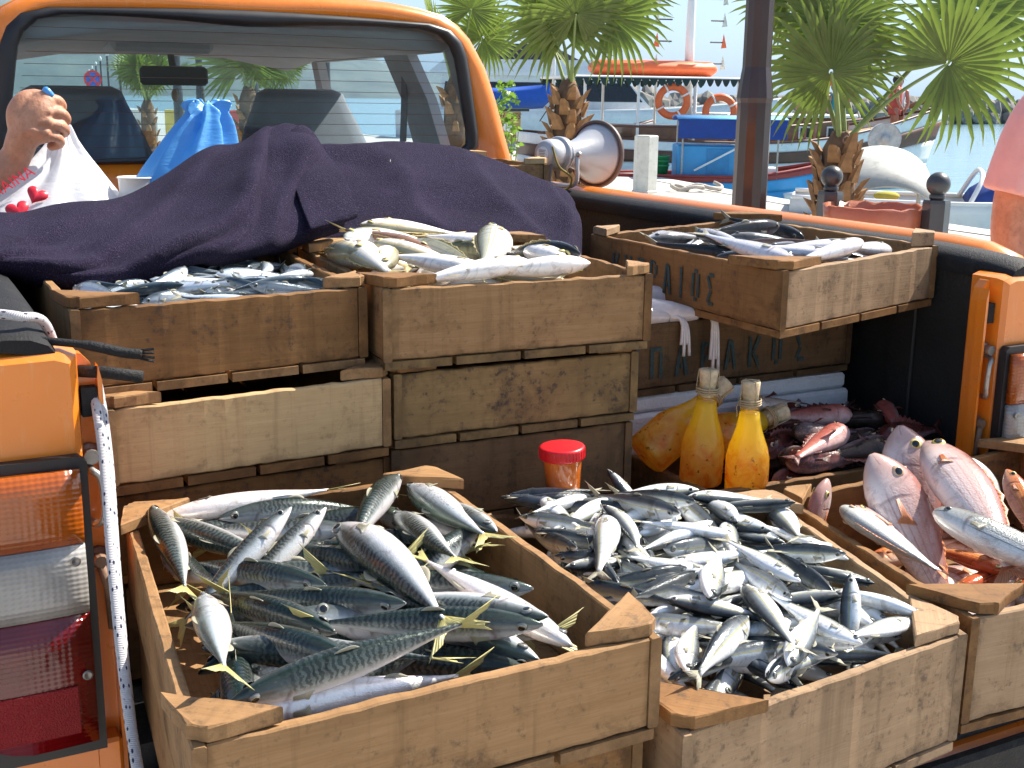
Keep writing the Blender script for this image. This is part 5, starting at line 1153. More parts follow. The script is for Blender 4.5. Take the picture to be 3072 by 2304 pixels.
mo('bag_handle', tube(smoothpath([(-.55, 1.34, 1.44), (-.575, 1.28, 1.50), (-.580, 1.25, 1.512), (-.57, 1.25, 1.500)], 5), .007, 7), BAGB, wb, True)
REDP = pm('red_print', (.62, .02, .04), .35)
def heart(sz, n=28):
    pts = []
    for k in range(n):
        a = 2*math.pi*k/n; x = 16*math.sin(a)**3; y = 13*math.cos(a)-5*math.cos(2*a)-2*math.cos(3*a)-math.cos(4*a); pts.append((x*sz/17, y*sz/17))
    return loft([[(x, y, 0) for x, y in pts], [(x*.96, y*.96, .0012) for x, y in pts], [(x*.4, y*.4, .004) for x, y in pts]])
def facing(P, tilt=0, pitch=0):   # a frame on the bag surface that looks along its outward normal (towards -Y, up a bit)
    z = Vector((-.12, -.88, .45)).normalized(); x = Vector((1, -.15, 0)); x = (x-z*x.dot(z)).normalized(); y = z.cross(x)
    M = Matrix((x, y, z)).transposed().to_4x4(); M.translation = P; return M @ Matrix.Rotation(tilt, 4, 'Z')
HOLD = wb
def bag_surf(px, pz):
    """front surface of the bag at (x,z)"""
    lv = [(1.16, .17, .12, -.63, 1.17), (1.22, .20, .14, -.635, 1.165), (1.27, .178, .13, -.635, 1.165), (1.315, .135, .10, -.625, 1.17), (1.36, .092, .07, -.608, 1.19)]
    zs = [l[0] for l in lv]; rx, ry, cx, cy = [np.interp(pz, zs, [l[i] for l in lv]) for i in (1, 2, 3, 4)]
    return cy-ry*math.sqrt(max(0, 1-((px-cx)/rx)**2))
for (x, z, s, tl) in ((-.670, 1.332, .022, -.5), (-.708, 1.305, .024, .3), (-.60, 1.306, .015, .5)):
    mo('printed_heart', heart(s), REDP, wb, True).matrix_basis = Matrix.Translation((.05, .10, -.026)) @ facing((x, bag_surf(x, z)-.011, z+.004), tl)
text_obj('printed_name', 'ΜΑΪΝΑ'.replace('Ϊ', 'Ι'), .030, REDP, wb, Matrix.Translation((.05, .10, -.026)) @ facing((-.712, bag_surf(-.70, 1.34)-.018, 1.358), R(34)), .0006)
bb_ = mo('blue_bag', bag([(-.315, 1.27, 1.20, .13, .11, .2), (-.315, 1.27, 1.27, .125, .10, .3), (-.305, 1.265, 1.33, .11, .085, .5), (-.29, 1.26, 1.38, .088, .06, 1.0), (-.274, 1.255, 1.425, .062, .036, 1.6), (-.264, 1.25, 1.452, .044, .022, 2.3), (-.262, 1.25, 1.464, .030, .014, 2.6), (-.262, 1.25, 1.478, .046, .012, 3.0), (-.262, 1.25, 1.482, .03, .006, 3.0)], 72, 5, 9, .13), BAGB, None, True)
tag(bb_, 'light blue plastic bag standing between blanket and cab window', 'bag'); mod(bb_, 'SUBSURF', levels=1, render_levels=1)
CUPW = pm('white_cup', (.8, .78, .72), .4, var=.04)
for k in range(2):
    c = mo('foam_cup', lathe([(.026, 0), (.031, .04), (.034, .058), (.038, .059), (.038, .066), (.034, .068), (.036, .10), (.039, .102), (.036, .104), (.03, .06), (.024, .006)], 28), CUPW, None, True)
    c.location = (-.418, 1.242, 1.235+k*-.032) if k == 0 else (-.408, 1.232, 1.19)
    tag(c, ('upper' if k == 0 else 'lower')+' of the white cups stacked behind the blanket', 'cup', 'white cups behind the blanket')
# --- the hand that holds the bag (body stands out of the picture, left of the truck)
def skin():
    t = NT('skin'); v = t.tc(); n = t.noise(v, 30, 5, .6); n2 = t.noise(v, 260, 4, .65); n3 = t.noise(v, 90, 6, .7)
    c = t.mix(t.ramp(n, [(.3, 0.), (.7, 1.)]), (.42, .19, .105), (.58, .29, .175)); c = t.mix(t.math('MULTIPLY', t.ramp(n3, [(.5, 0.), (.68, 1.)]), .45), c, (.28, .10, .06))
    t.P(Base_Color=c, Roughness=t.math('MULTIPLY_ADD', n2, .3, .30), Subsurface_Weight=.08, Subsurface_Radius=(.01, .004, .002)); t.bump(t.math('ADD', n2, n3), .6, .0022); return t.m
SKIN = skin()
RGT, UPW, FWD = rt2.copy(), up2.copy(), fw.copy()
HC = Vector((-.603, 1.254, 1.457)); PX = 2.4/2592
def hp(x, y, dep=0): return HC+RGT*((x-78)*PX)-UPW*((y-255)*PX)+FWD*dep
parts = []
def limb(pts, rs, n=12): 
    parts.append(tube(smoothpath(pts, 4), list(np.interp(np.linspace(0, len(rs)-1, (len(pts)-1)*4+1), range(len(rs)), rs)), n))
    for p, r in zip(pts, rs): parts.append(sphere(p, r, 12, 8))
limb([hp(34, 322, .015), hp(48, 295, .005), hp(66, 268, 0), hp(84, 240, .002), hp(92, 222, .006)], [.030, .031, .034, .031, .026], 16)      # back of the hand
limb([hp(50, 300, .01), hp(66, 288, .004), hp(92, 285, .006)], [.026, .027, .022])
for (k, kx, ky, ln) in ((0, 100, 218, 1.0), (1, 108, 243, 1.08), (2, 109, 268, 1.0), (3, 103, 292, .86)):   # four fingers, knuckles to the right, curled away
    k0 = hp(kx, ky, .004); k1 = hp(kx+17*ln, ky-4+2*k, .020); k2 = hp(kx+13*ln, ky+4+2*k, .048*ln); k3 = hp(kx-12, ky+7+2*k, .050)
    limb([hp(76+4*k, 255+6*k, .006), k0, k1, k2, k3], [.014, .0132-.0008*k, .0122-.0007*k, .0112-.0007*k, .0098])
for (kx, ky) in ((98, 220), (105, 243), (106, 266), (100, 289)):
    limb([hp(46, 300, -.016), hp(70, (ky+285)/2, -.0265), hp(kx-4, ky, -.0125)], [.005, .0062, .0075], 8); parts.append(sphere(hp(kx, ky, -.006), .0125, 12, 8))
limb([hp(30, 330, -.012), hp(52, 290, -.026), hp(60, 262, -.029), hp(78, 246, -.026)], [.003, .0036, .0036, .003], 7)
limb([hp(44, 285, .004), hp(40, 248, -.006), hp(52, 218, -.004), hp(72, 206, .010), hp(94, 208, .022)], [.024, .0215, .0175, .0155, .013])           # thumb over the top
WR = hp(34, 322, .015)
limb([WR, hp(10, 352, .02), Vector((-.735, 1.275, 1.318)), Vector((-.845, 1.30, 1.255)), Vector((-.925, 1.33, 1.215))], [.0285, .031, .038, .046, .044], 16)
limb([Vector((-.925, 1.33, 1.215)), Vector((-1.0, 1.42, 1.30)), Vector((-1.06, 1.52, 1.41))], [.046, .05, .055], 14)
limb([Vector((-1.06, 1.52, 1.41)), Vector((-1.22, 1.60, 1.40)), Vector((-1.38, 1.68, 1.41))], [.065, .12, .065], 14)
limb([Vector((-1.22, 1.60, 1.46)), Vector((-1.22, 1.60, 1.55))], [.06, .055]); parts.append(sphere((-1.22, 1.585, 1.66), .095, 16, 12, (.85, 1, 1.2)))
limb([Vector((-1.38, 1.68, 1.40)), Vector((-1.45, 1.70, 1.15)), Vector((-1.42, 1.62, .92)), Vector((-1.41, 1.58, .84))], [.06, .045, .035, .03])
limb([Vector((-1.22, 1.60, 1.36)), Vector((-1.22, 1.61, 1.1)), Vector((-1.22, 1.62, .95))], [.15, .14, .15], 16)
for s in (-1, 1): limb([Vector((-1.22+s*.09, 1.62, .93)), Vector((-1.22+s*.1, 1.60, .50)), Vector((-1.22+s*.1, 1.63, .09)), Vector((-1.22+s*.1, 1.53, .045))], [.09, .062, .045, .045], 12)
person = mo('person', join(*parts), SKIN, None, True); mod(person, 'REMESH', mode='VOXEL', voxel_size=.0032, use_smooth_shade=True); mod(person, 'SMOOTH', factor=.5, iterations=2)
tag(person, 'bare forearm and fist of a person gripping the white bag at the left', 'person')
CLOTH = pm('grey_cotton', (.18, .2, .24), .9, bump=.3); TROU = pm('dark_trousers', (.04, .045, .06), .9, bump=.3)
def shirt(c, zlo, zhi, r0, r1, m, parent, nm='shirt', arms=()):
    pr = [tube(smoothpath([Vector((c[0], c[1], zlo)), Vector((c[0], c[1], (zlo+zhi)/2)), Vector((c[0], c[1], zhi))], 4), [r0]*4+[(r0+r1)/2]*4+[r1], 18)]
    for a in arms: pr.append(tube(smoothpath([Vector(p) for p in a[0]], 4), a[1], 12)); pr.append(sphere(a[0][0], a[1]*1.02, 12, 8))
    o = mo(nm, join(*pr), m, parent, True); mod(o, 'REMESH', mode='VOXEL', voxel_size=.008, use_smooth_shade=True); mod(o, 'SMOOTH', factor=.5, iterations=6); return o
shirt((-1.22, 1.605), .92, 1.42, .165, .15, CLOTH, person, 'shirt', (([(-1.06, 1.52, 1.42), (-1.03, 1.46, 1.35)], .072), ([(-1.38, 1.68, 1.41), (-1.42, 1.7, 1.28)], .075)))
shirt((-1.22, 1.62), .55, .95, .13, .165, TROU, person, 'trousers')
# --- horn loudspeaker on the rail behind the cab
HORN = pm('grey_enamel', (.42, .43, .45), .32, .25, var=.08, scale=12, bump=.1, coat=.2); HRIM = pm('brown_rim', (.10, .075, .065), .5)
ax = Vector((.93, .36, -.03)).normalized(); Mh = Vector((.905, 1.575, 1.357)); yv = Vector((0, 0, 1)).cross(ax).normalized(); zv = ax.cross(yv)
HM = Matrix((ax, yv, zv)).transposed().to_4x4(); HM.translation = Mh
horn = thing('horn_loudspeaker', 'grey horn loudspeaker strapped to the truck rail behind the cab', 'loudspeaker', tuple(Mh))
def hl(nm, prof, m, n=40): o = mo(nm, lathe(prof, n, 'X', False), m, horn, True); o.matrix_basis = HM; return o
bell = hl('bell', [(.030, -.145), (.033, -.125), (.038, -.10), (.046, -.075), (.056, -.05), (.067, -.028), (.079, -.010), (.088, 0), (.0865, 0), (.077, -.008), (.065, -.026), (.054, -.048), (.04, -.08), (.028, -.125)], HORN)
hl('rim', [(.086, -.006), (.0915, -.007), (.0945, -.002), (.0945, .005), (.0915, .009), (.086, .006), (.086, -.006)], HRIM)
hl('driver', [(.0005, -.235), (.022, -.2345), (.032, -.230), (.0375, -.221), (.0395, -.208), (.0395, -.182), (.037, -.178), (.044, -.176), (.047, -.172), (.047, -.166), (.042, -.163), (.046, -.160), (.046, -.154), (.040, -.150), (.036, -.146), (.032, -.142)], HORN)
lb = hl('label_disc', [(.0004, -.2362), (.019, -.2362), (.0195, -.2345), (.0195, -.234)], pm('label_white', (.72, .70, .68), .5, var=.15, scale=120), 24)
for k in range(5):
    q = mo('label_line', box((-.0006, -.012+.001*k, 0), (.0, .012-.0012*k, .0012)), INK, lb); q.matrix_basis = HM @ Matrix.Translation((-.2363, 0, .009-.0042*k))
br = mo('bracket', tube(smoothpath([Mh-ax*.15+yv*-.052+zv*.0, Mh-ax*.155+yv*-.056+zv*-.03, Mh-ax*.15+yv*-.05+zv*-.075, Mh-ax*.14+zv*-.088, Mh-ax*.15+yv*.05+zv*-.075, Mh-ax*.155+yv*.056+zv*-.03, Mh-ax*.15+yv*.052], 5), .0065, 6), HORN, horn, True)
for s in (-1, 1): mo('pivot_bolt', sphere(tuple(Mh-ax*.15+yv*s*.056), .009, 10, 8), STEEL, br, True)
mo('foot', tube([Mh-ax*.22+yv*-.02+zv*-.02, Mh-ax*.235+yv*-.02+zv*-.10], .006, 6), HRIM, horn)
ROPEG = pm('green_cord', (.20, .17, .05), .9, bump=.4)
mo('tie_cord', tube(smoothpath([Mh-ax*.23+yv*-.03+zv*.02, Mh-ax*.22+yv*-.045+zv*-.03, Mh-ax*.17+yv*-.05+zv*-.06, Mh-ax*.16+yv*-.03+zv*-.092, Mh-ax*.19+zv*-.094], 6), .003, 6), ROPEG, horn, True)
# --- marked rope down the left pillar to the tailgate
def ropemat():
    t = NT('flecked_rope'); u, v = t.uvxy()
    cx = t.n('CombineXYZ'); t.set(cx.inputs[0], t.math('MULTIPLY', u, 1.)); t.set(cx.inputs[1], t.math('MULTIPLY', v, 2.))
    vo = t.n('TexVoronoi', Scale=1.6, Randomness=.45); t.set(vo.inputs['Vector'], cx)
    fl = t.ramp(vo.outputs['Distance'], [(.20, 1.), (.27, 0.)])
    c = t.mix(fl, t.mix(t.noise(t.tc(), 300, 3), (.40, .39, .40), (.56, .54, .55)), (.012, .016, .06)); t.P(Base_Color=c, Roughness=.85)
    w_ = t.math('SINE', t.math('ADD', t.math('MULTIPLY', u, 55.), t.math('MULTIPLY', v, 12.))); t.bump(w_, .5, .001); return t.m
ROPEM = ropemat()
def rope(nm, pts, r, parent=None, n=10, m=None):
    pth = smoothpath(pts, 10); V, F = tube(pth, r, n); L = 0; uv = []
    for i, p in enumerate(pth):
        if i: L += (pth[i]-pth[i-1]).length
        for k in range(n): uv.append((L*60, abs(k/n*2-1)))
    return mo(nm, (V, F), m or ROPEM, parent, True, uv=uv)
ra = rope('rope', [(-.700, .03, 1.19), (-.702, -.010, 1.165), (-.705, -.06, 1.115), (-.718, -.16, 1.03), (-.7285, -.27, .93), (-.731, -.36, .845), (-.73, -.425, .735)], .0055)
tag(ra, 'white rope with navy flecks running from the left pillar to the tailgate', 'rope')
rope('rope_strand', [(-.694, .03, 1.19), (-.6955, -.010, 1.158), (-.7, -.06, 1.105), (-.7155, -.165, 1.016), (-.7275, -.275, .915), (-.7295, -.365, .83), (-.73, -.43, .73)], .005, ra)
rb = rope('rope', [(-.95, .12, 1.16), (-.895, .08, 1.262), (-.83, .04, 1.2745), (-.795, .02, 1.2735), (-.772, .012, 1.270), (-.745, .03, 1.258), (-.728, .05, 1.20)], .0055)
tag(rb, 'flecked rope looped over the black rail cap at the far left', 'rope')
# --- jar with red lid
JAR = pm('orange_sauce', (.55, .13, .018), .15, var=.25, scale=25, coat=.8); LID = pm('red_lid', (.62, .012, .02), .35, var=.05)
jar = thing('sauce_jar', 'small clear jar of orange sauce with a red screw lid among the sardines', 'jar', (-.054, .066, .935))
def rel(o, M): o.matrix_basis = M; return o
JM = Matrix.Translation((-.054, .07, .955)) @ Matrix.Rotation(R(-3), 4, 'Y') @ Matrix.Diagonal((.92, .92, .8, 1))
mo('jar_body', lathe([(.0005, 0), (.024, 0), (.027, .004), (.0285, .03), (.031, .055), (.0315, .062), (.0305, .066), (.0005, .066)], 32), JAR, jar, True).matrix_basis = JM
lid = mo('lid', lathe([(.034, .060), (.0358, .061), (.0362, .066), (.0362, .078), (.035, .0815), (.031, .083), (.0005, .0828)], 48), LID, jar, True); lid.matrix_basis = JM
gr = me('grip_rib', *box((.0358, -.0007, .063), (.0369, .0007, .079)), [LID])
for k in range(40): o = ob('grip_rib', gr, lid); o.matrix_basis = JM @ Matrix.Rotation(2*math.pi*k/40, 4, 'Z')
# --- bottles of preserved fish in yellow oil
def oil():
    t = NT('yellow_oil'); v = t.tc(); x = t.n('SeparateXYZ'); t.set(x.inputs[0], v)
    n = t.noise(v, 38, 5, .6, .8); n2 = t.noise(v, 90, 5, .65); f = t.ramp(x.outputs[2], [(.05, 1.), (.10, 0.)])
    c = t.mix(f, (1.0, .74, .06), t.mix(t.ramp(n, [(.36, 0.), (.46, .5), (.62, 1.)]), (.80, .25, .02), (.95, .62, .12)))
    c = t.mix(t.math('MULTIPLY', f, t.ramp(n2, [(.60, 0.), (.68, .9)])), c, (.10, .035, .01))
    t.P(Base_Color=c, Roughness=.25, Coat_Weight=1., Coat_Roughness=.03)
    tl = t.n('BsdfTranslucent'); t.set(tl.inputs[0], c); mx = t.n('MixShader', _0=.72); t.set(mx.inputs[1], t.b.outputs[0]); t.set(mx.inputs[2], tl); t.t.links.new(mx.outputs[0], t.out.inputs[0])
    t.bump(t.math('MULTIPLY', n, f), .5, .006); return t.m
OIL = oil(); BGL = glass_mat('bottle_glass', (.93, .93, .86), .3); CORK = pm('cork', (.55, .42, .26), .85, var=.25, scale=120, bump=.4); TWINE = pm('twine', (.42, .33, .2), .9, bump=.3)
CHUNK = pm('preserved_bits', (.62, .36, .06), .3, var=.5, scale=60, coat=.5)
def bottle(label, M, h=1.0):
    b = thing('oil_bottle', label, 'bottle', tuple(M.translation), group='bottles of yellow oil')
    P = [(.0005, 0), (.034, 0), (.0375, .004), (.0382, .045), (.0378, .062), (.034, .078), (.0275, .094), (.0225, .108), (.019, .122), (.0175, .134)]
    def a(nm, VF, m, par=b, sm=True): o = mo(nm, VF, m, par, sm); o.matrix_basis = M; return o
    a('oil', lathe([(r*.975, z+.001) for r, z in P]+[(.0005, .1345)], 40), OIL)
    gl_ = a('glass', lathe([(.0182, .1352), (.0175, .136)]+[(.0168, .140), (.0166, .150), (.0185, .152), (.0185, .157), (.0168, .159), (.0168, .166)], 40, cap=False), BGL)
    ck = a('cork', lathe([(.0005, .142), (.0135, .142), (.0145, .166), (.0165, .184), (.0155, .1855), (.0005, .1855)], 24), CORK)
    for k in range(3): a('twine_wrap', lathe([(.0186+.0013*math.cos(t_), .1485+.0035*k+.0013*math.sin(t_)) for t_ in np.linspace(0, 2*math.pi, 7)], 20, cap=False), TWINE, ck)
    for k in range(4):
        t_ = k*math.pi/2+.4; c, s = math.cos(t_), math.sin(t_)
        a('twine', tube([(.0195*c, .0195*s, .150), (.0185*c, .0185*s, .170), (.017*c, .017*s, .1855), (0, 0, .1868)], .0009, 5), TWINE, ck)
    a('twine', tube(smoothpath([(.019, 0, .150), (.022, -.004, .142), (.02, -.006, .132), (.0215, -.005, .126)], 4), .001, 5), TWINE, ck)
    return b
RZ = lambda a: Matrix.Rotation(R(a), 4, 'Z')
B1 = Matrix.Translation((.225, .115, .912)) @ Matrix.Diagonal((.92, .92, 1, 1)) @ Matrix.Rotation(R(2), 4, 'Y') @ RZ(40)
B2 = Matrix.Translation((.2855, .074, .897)) @ Matrix.Diagonal((.92, .92, 1, 1)) @ Matrix.Rotation(R(-1), 4, 'Y') @ RZ(150)
bottle('upright bottle of yellow oil with twine-tied cork, left of the two standing', B1)
bottle('upright bottle of yellow oil with twine-tied cork, right and nearer of the two standing', B2)
bottle('bottle of yellow oil leaning left behind the two standing ones', Matrix.Translation((.165, .185, .945)) @ Matrix.Rotation(R(56), 4, 'Y') @ RZ(80) @ Matrix.Scale(1.02, 4))
bottle('bottle lying on its side, only its corked neck showing right of the standing ones', Matrix.Translation((.255, .17, .955)) @ Matrix.Rotation(R(78), 4, 'Y') @ RZ(10))
# --- white foam lids, squid
FOAM = pm('white_foam', (.80, .80, .82), .8, var=.06, scale=60, bump=.5, bscale=240, dirt=.15)
fl = mo('foam_slab', xf(cbox((-.25, -.15, 0), (.25, .15, .028), .006), Matrix.Translation((.435, .44, .985)) @ RZ(0)), FOAM, None); tag(fl, 'upper white polystyrene lid under the dark stencilled crate', 'lid', 'white foam lids')
fl2 = mo('foam_box', xf(cbox((-.25, -.15, 0), (.25, .15, .10), .006), Matrix.Translation((.442, .436, .883)) @ RZ(0)), FOAM, None); tag(fl2, 'lower white polystyrene box beneath the grimy lid', 'box', 'white foam lids')
SQ = pm('squid_skin', (.66, .60, .60), .25, var=.12, scale=40, coat=.5, bump=.2)
for k, (p, r) in enumerate((([(.16, .36, 1.150), (.22, .34, 1.158), (.29, .31, 1.152), (.335, .29, 1.148)], [.018, .024, .020, .008]), ([(.14, .33, 1.150), (.18, .315, 1.154), (.24, .305, 1.150), (.28, .30, 1.146)], [.016, .02, .018, .008]), ([(.17, .42, 1.155), (.25, .41, 1.165), (.34, .39, 1.16), (.40, .37, 1.155)], [.018, .026, .022, .009]))):
    s = mo('squid', tube(smoothpath(p, 6), list(np.interp(np.linspace(0, 3, 19), range(4), r)), 14), SQ, None, True); tag(s, ['pale squid lying foremost in the dark stencilled crate', 'short squid at the left of the dark stencilled crate', 'squid at the back of the dark stencilled crate'][k], 'squid', 'squid in the stencilled crate')
    e = Vector(p[-1]) if k < 2 else Vector(p[-1])
    for q in range(4): mo('tentacle', tube(smoothpath([e, e+Vector((.012, -.012+.004*q, .0)), e+Vector((.016+.003*q, -.02, -.012)), e+Vector((.012+.006*q, -.024, -.045-.02*(q % 2)-.03*(k == 0)))], 5), [.005]*5+[.0035]*5+[.003]*6, 7), SQ, s, True)
# --- man in a pink shirt beside the truck, cut by the right edge
parts = []
mx, my = 2.27-.16, .62+.21
limb([Vector((mx, my, 1.38)), Vector((mx, my, 1.15)), Vector((mx, my, .98))], [.15, .145, .15], 16)
limb([Vector((mx, my, 1.46)), Vector((mx, my, 1.56))], [.06, .055]); parts.append(sphere((mx-.01, my-.01, 1.675), .1, 18, 12, (.85, 1, 1.2)))
parts.append(sphere((mx-.06, my-.09, 1.665), .02, 8, 6)); parts.append(sphere((mx+.075, my-.02, 1.67), .025, 8, 6, (.5, 1, 1)))
EL = Vector((1.870, 0.945, 1.13)); SH = Vector((1.915, 0.930, 1.43))
limb([Vector((mx, my, 1.40)), SH, Vector((1.880, 0.950, 1.28)), EL, Vector((1.885, 0.910, 1.02)), Vector((1.910, 0.850, .90))], [.09, .07, .058, .052, .047, .034], 14)
for q in range(4): limb([Vector((1.910, 0.850, .90)), Vector((1.915+.006*q, 0.810-.004*q, .86+.008*q)), Vector((1.940+.004*q, 0.785, .83+.01*q)), Vector((1.965, 0.795, .835+.012*q))], [.02, .012, .0105, .009])
limb([Vector((1.910, 0.850, .90)), Vector((1.945, 0.840, .875)), Vector((1.970, 0.810, .865))], [.018, .012, .010])
limb([Vector((mx, my, 1.40)), Vector((2.300, 0.730, 1.42)), Vector((2.340, 0.690, 1.15)), Vector((2.300, 0.630, .9))], [.09, .068, .05, .035], 14)
for s in (-1, 1): limb([Vector((mx+s*.08, my-s*.04, .95)), Vector((mx+s*.09, my-s*.04, .5)), Vector((mx+s*.09, my-s*.04, .09)), Vector((mx+s*.06, my-.14-s*.04, .045))], [.09, .062, .045, .04], 12)
man = mo('person', join(*parts), SKIN, None, True); mod(man, 'REMESH', mode='VOXEL', voxel_size=.007, use_smooth_shade=True); mod(man, 'SMOOTH', factor=.5, iterations=3)
tag(man, 'man in a pale pink shirt standing beside the truck at the right edge', 'person')
PINK = pm('pink_cotton', (.72, .42, .40), .9, var=.06, scale=20, bump=.35, bscale=300)
shirt((mx, my), .93, 1.44, .17, .15, PINK, man, 'shirt', (([(2.10, .835, 1.41), (2.0, .885, 1.42), (1.94, .925, 1.41)], .128), ([(1.990, 0.900, 1.53), (1.930, 0.930, 1.44), (1.885, 0.952, 1.262)], .098), ([(2.290, 0.740, 1.43), (2.340, 0.710, 1.28)], .08)))
shirt((mx, my), .5, .95, .13, .17, TROU, man, 'trousers')
HAIR = pm('dark_hair', (.02, .015, .012), .7, bump=.6, bscale=200); mo('hair', sphere((mx-.005, my+.012, 1.705), .108, 18, 12, (.85, 1, 1.05)), HAIR, man, True)
# ================================================================ QUAY, SEA, HARBOUR
def concrete():
    t = NT('quay_concrete'); v = t.tc(); n = t.noise(v, .5, 6, .6); n2 = t.noise(v, 30, 6, .7); n3 = t.noise(v, 3, 8, .65)
    c = t.mix(t.ramp(n, [(.3, 0.), (.7, 1.)]), (.40, .38, .35), (.50, .48, .44)); c = t.mix(t.math('MULTIPLY', t.ramp(n3, [(.5, 0.), (.7, 1.)]), .4), c, (.24, .22, .2))
    c = t.mix(t.math('MULTIPLY', t.ramp(n2, [(.55, 0.), (.7, 1.)]), .4), c, (.2, .19, .17)); t.P(Base_Color=c, Roughness=.85); t.bump(n2, .3, .01); return t.m
CONC = concrete()
edge = [(9.4, -60), (10.2, -5), (11.16, 9.25), (11.66, 13), (12.75, 17.8), (15.7, 29.85), (17.0, 36), (17.2, 52), (26, 150), (60, 420)]
inner = [(-300, 420), (-300, -60)]
pol = edge+inner; quay = mo('ground', ([(x, y, 0) for x, y in pol]+[(x, y, -3) for x, y in pol], [tuple(range(len(pol)))]+[(i+1, i, i+len(pol), i+1+len(pol)) for i in range(len(edge)-1)]), CONC); struct(quay)
cope = mo('quay_edge_stone', loft([[(x-.45, y, .004), (x-.45, y, .012), (x+.04, y, .012), (x+.04, y, -.25), (x+.001, y, -.25), (x+.001, y, .004)] for x, y in edge], True, True), pm('coping_stone', (.5, .48, .44), .85, var=.15, scale=4, bump=.3, dirt=.3), quay)
def seamat():
    t = NT('sea_water'); v = t.tc()
    n1 = t.noise(t.mapv(v, (1, 1, 1)), .9, 4, .6); n2 = t.noise(t.mapv(v, (1, 1, 1)), 4.5, 4, .6); n3 = t.noise(v, .05, 3)
    t.P(Base_Color=t.mix(n3, (.14, .27, .33), (.19, .34, .40)), Roughness=.12, IOR=1.33); t.bump(t.math('ADD', t.math('MULTIPLY', n1, 1.0), t.math('MULTIPLY', n2, .3)), .35, .25); return t.m
sea = mo('sea', ([(-9000, -3000, -.6), (12000, -3000, -.6), (12000, 12000, -.6), (-9000, 12000, -.6)], [(0, 1, 2, 3)]), seamat()); struct(sea)
# mountain across the bay (height field), rocky scrub
def ridge_h(az):
    return np.interp(az, [-40, -20, -5, 2, 8, 13, 18, 22, 25, 27], [300, 520, 640, 620, 470, 380, 300, 170, 60, 0])
rows = []
for j in range(26):
    f = j/25; row = []
    for i in range(90):
        az = -40+67.5*i/89; h = ridge_h(az); d = 3300+1500*f
        n = noise.fractal(Vector((az*.22, f*3, 1.3)), 1, 2.1, 6)
        zz = h*(f**.75)*(1+.22*n)+(60*n*f if h > 20 else 0)
        row.append((CAM.x+d*math.sin(R(az)), CAM.y+d*math.cos(R(az)), -3+max(0, zz)))
    rows.append(row)
mtn = mo('mountain', sheet(rows), pm('scrub_rock', (.10, .11, .08), .95, var=.4, scale=.01), None, True); struct(mtn)
# breakwater: a rubble bank of individual boulders
ROCK = pm('boulder', (.20, .19, .17), .9, var=.35, scale=1.5, bump=.6, bscale=5)
bw = thing('breakwater', 'dark boulder breakwater across the harbour mouth behind the boats', 'breakwater', (80, 82, -.6))
def rockmesh(seed):
    V, F = sphere((0, 0, 0), 1, 8, 6); r = random.Random(seed)
    return me('boulder', [tuple(Vector(v)*(1+.35*noise.noise(Vector(v)*1.3+Vector((seed*7, 0, 0))))) for v in V], F, ROCK)
RM = [rockmesh(k) for k in range(6)]; rr = random.Random(3)
for k in range(230):
    f = rr.random(); lv = rr.random()**1.3; x = 55+f*75; y = 85-(-3)*f*6+rr.uniform(-2.4, 2.4)*(1-lv*.75)
    o = ob('boulder', rr.choice(RM), bw); s = rr.uniform(.7, 1.35); o.matrix_basis = Matrix.Translation((x, y, -.5+lv*1.9)) @ Euler((rr.random()*6, rr.random()*6, rr.random()*6)).to_matrix().to_4x4() @ Matrix.Diagonal((s*1.3, s, s*.8, 1))
# --------------------------------------------------------------- palms
def leafmat(name, a, b, tr=.35):
    t = NT(name); v = t.tc(); n = t.noise(v, 9, 4); u_, v_ = t.uvxy(); rn = t.rnd()
    c = t.mix(t.ramp(n, [(.3, 0.), (.7, 1.)]), a, b); c = t.mix(t.ramp(u_, [(.86, 0.), (1., .7)]), c, (.34, .27, .10)); c = t.mix(t.math('MULTIPLY', rn, .3), c, tuple(x*.6 for x in a))
    t.P(Base_Color=c, Roughness=.42); tl = t.n('BsdfTranslucent'); t.set(tl.inputs[0], t.mix(.5, c, (.25, .42, .04))); mx = t.n('MixShader', _0=tr); t.set(mx.inputs[1], t.b.outputs[0]); t.set(mx.inputs[2], tl)
    t.t.links.new(mx.outputs[0], t.out.inputs[0]); return t.m
FROND = leafmat('palm_leaf', (.13, .165, .034), (.20, .245, .058)); STALK = pm('palm_stalk', (.20, .26, .07), .5, var=.2, scale=6); BARK = pm('palm_bark', (.30, .16, .065), .85, var=.35, scale=14, bump=.5, dirt=.3); FIBRE = pm('palm_fibre', (.15, .085, .045), .95, bump=.8, bscale=40, var=.4)
def fan_mesh(seed, n=30, Rr=.85, spread=300, droop=.25):
    r = random.Random(seed); V, F, UV = [], [], []
    for k in range(n):
        a = R(-spread/2+spread*k/(n-1)+r.uniform(-2, 2)); L = Rr*(.78+.22*math.cos(a*.55))*r.uniform(.88, 1.06); w0 = Rr*math.sin(R(spread/n))*.60
        d = Vector((math.sin(a), 0, math.cos(a))); side = Vector((math.cos(a), 0, -math.sin(a)))
        b = len(V); segs = 7
        for i in range(segs+1):
            q = i/segs; wid = (.10+.9*min(1, q/.40))*w0*.5 if q < .45 else w0*.5*max(.02, (1-(q-.45)/.55)**.8)
            bend = Vector((0, -.10*Rr*math.sin(math.pi*.5*q)+.0, -droop*Rr*max(0, q-.5)**2*2*(1+abs(math.sin(a)))*r.uniform(.7, 1.3)))
            p = d*(L*(.03+.97*q))+bend; fold = Vector((0, wid*.55, 0))
            V += [tuple(p-side*wid+fold), tuple(p), tuple(p+side*wid+fold)]; UV += [(q, .1), (q, .5), (q, .9)]
        for i in range(segs):
            x = b+3*i; F += [(x, x+1, x+4, x+3), (x+1, x+2, x+5, x+4)]
    return me('leaf_blade', V, F, FROND, True, uv=UV)
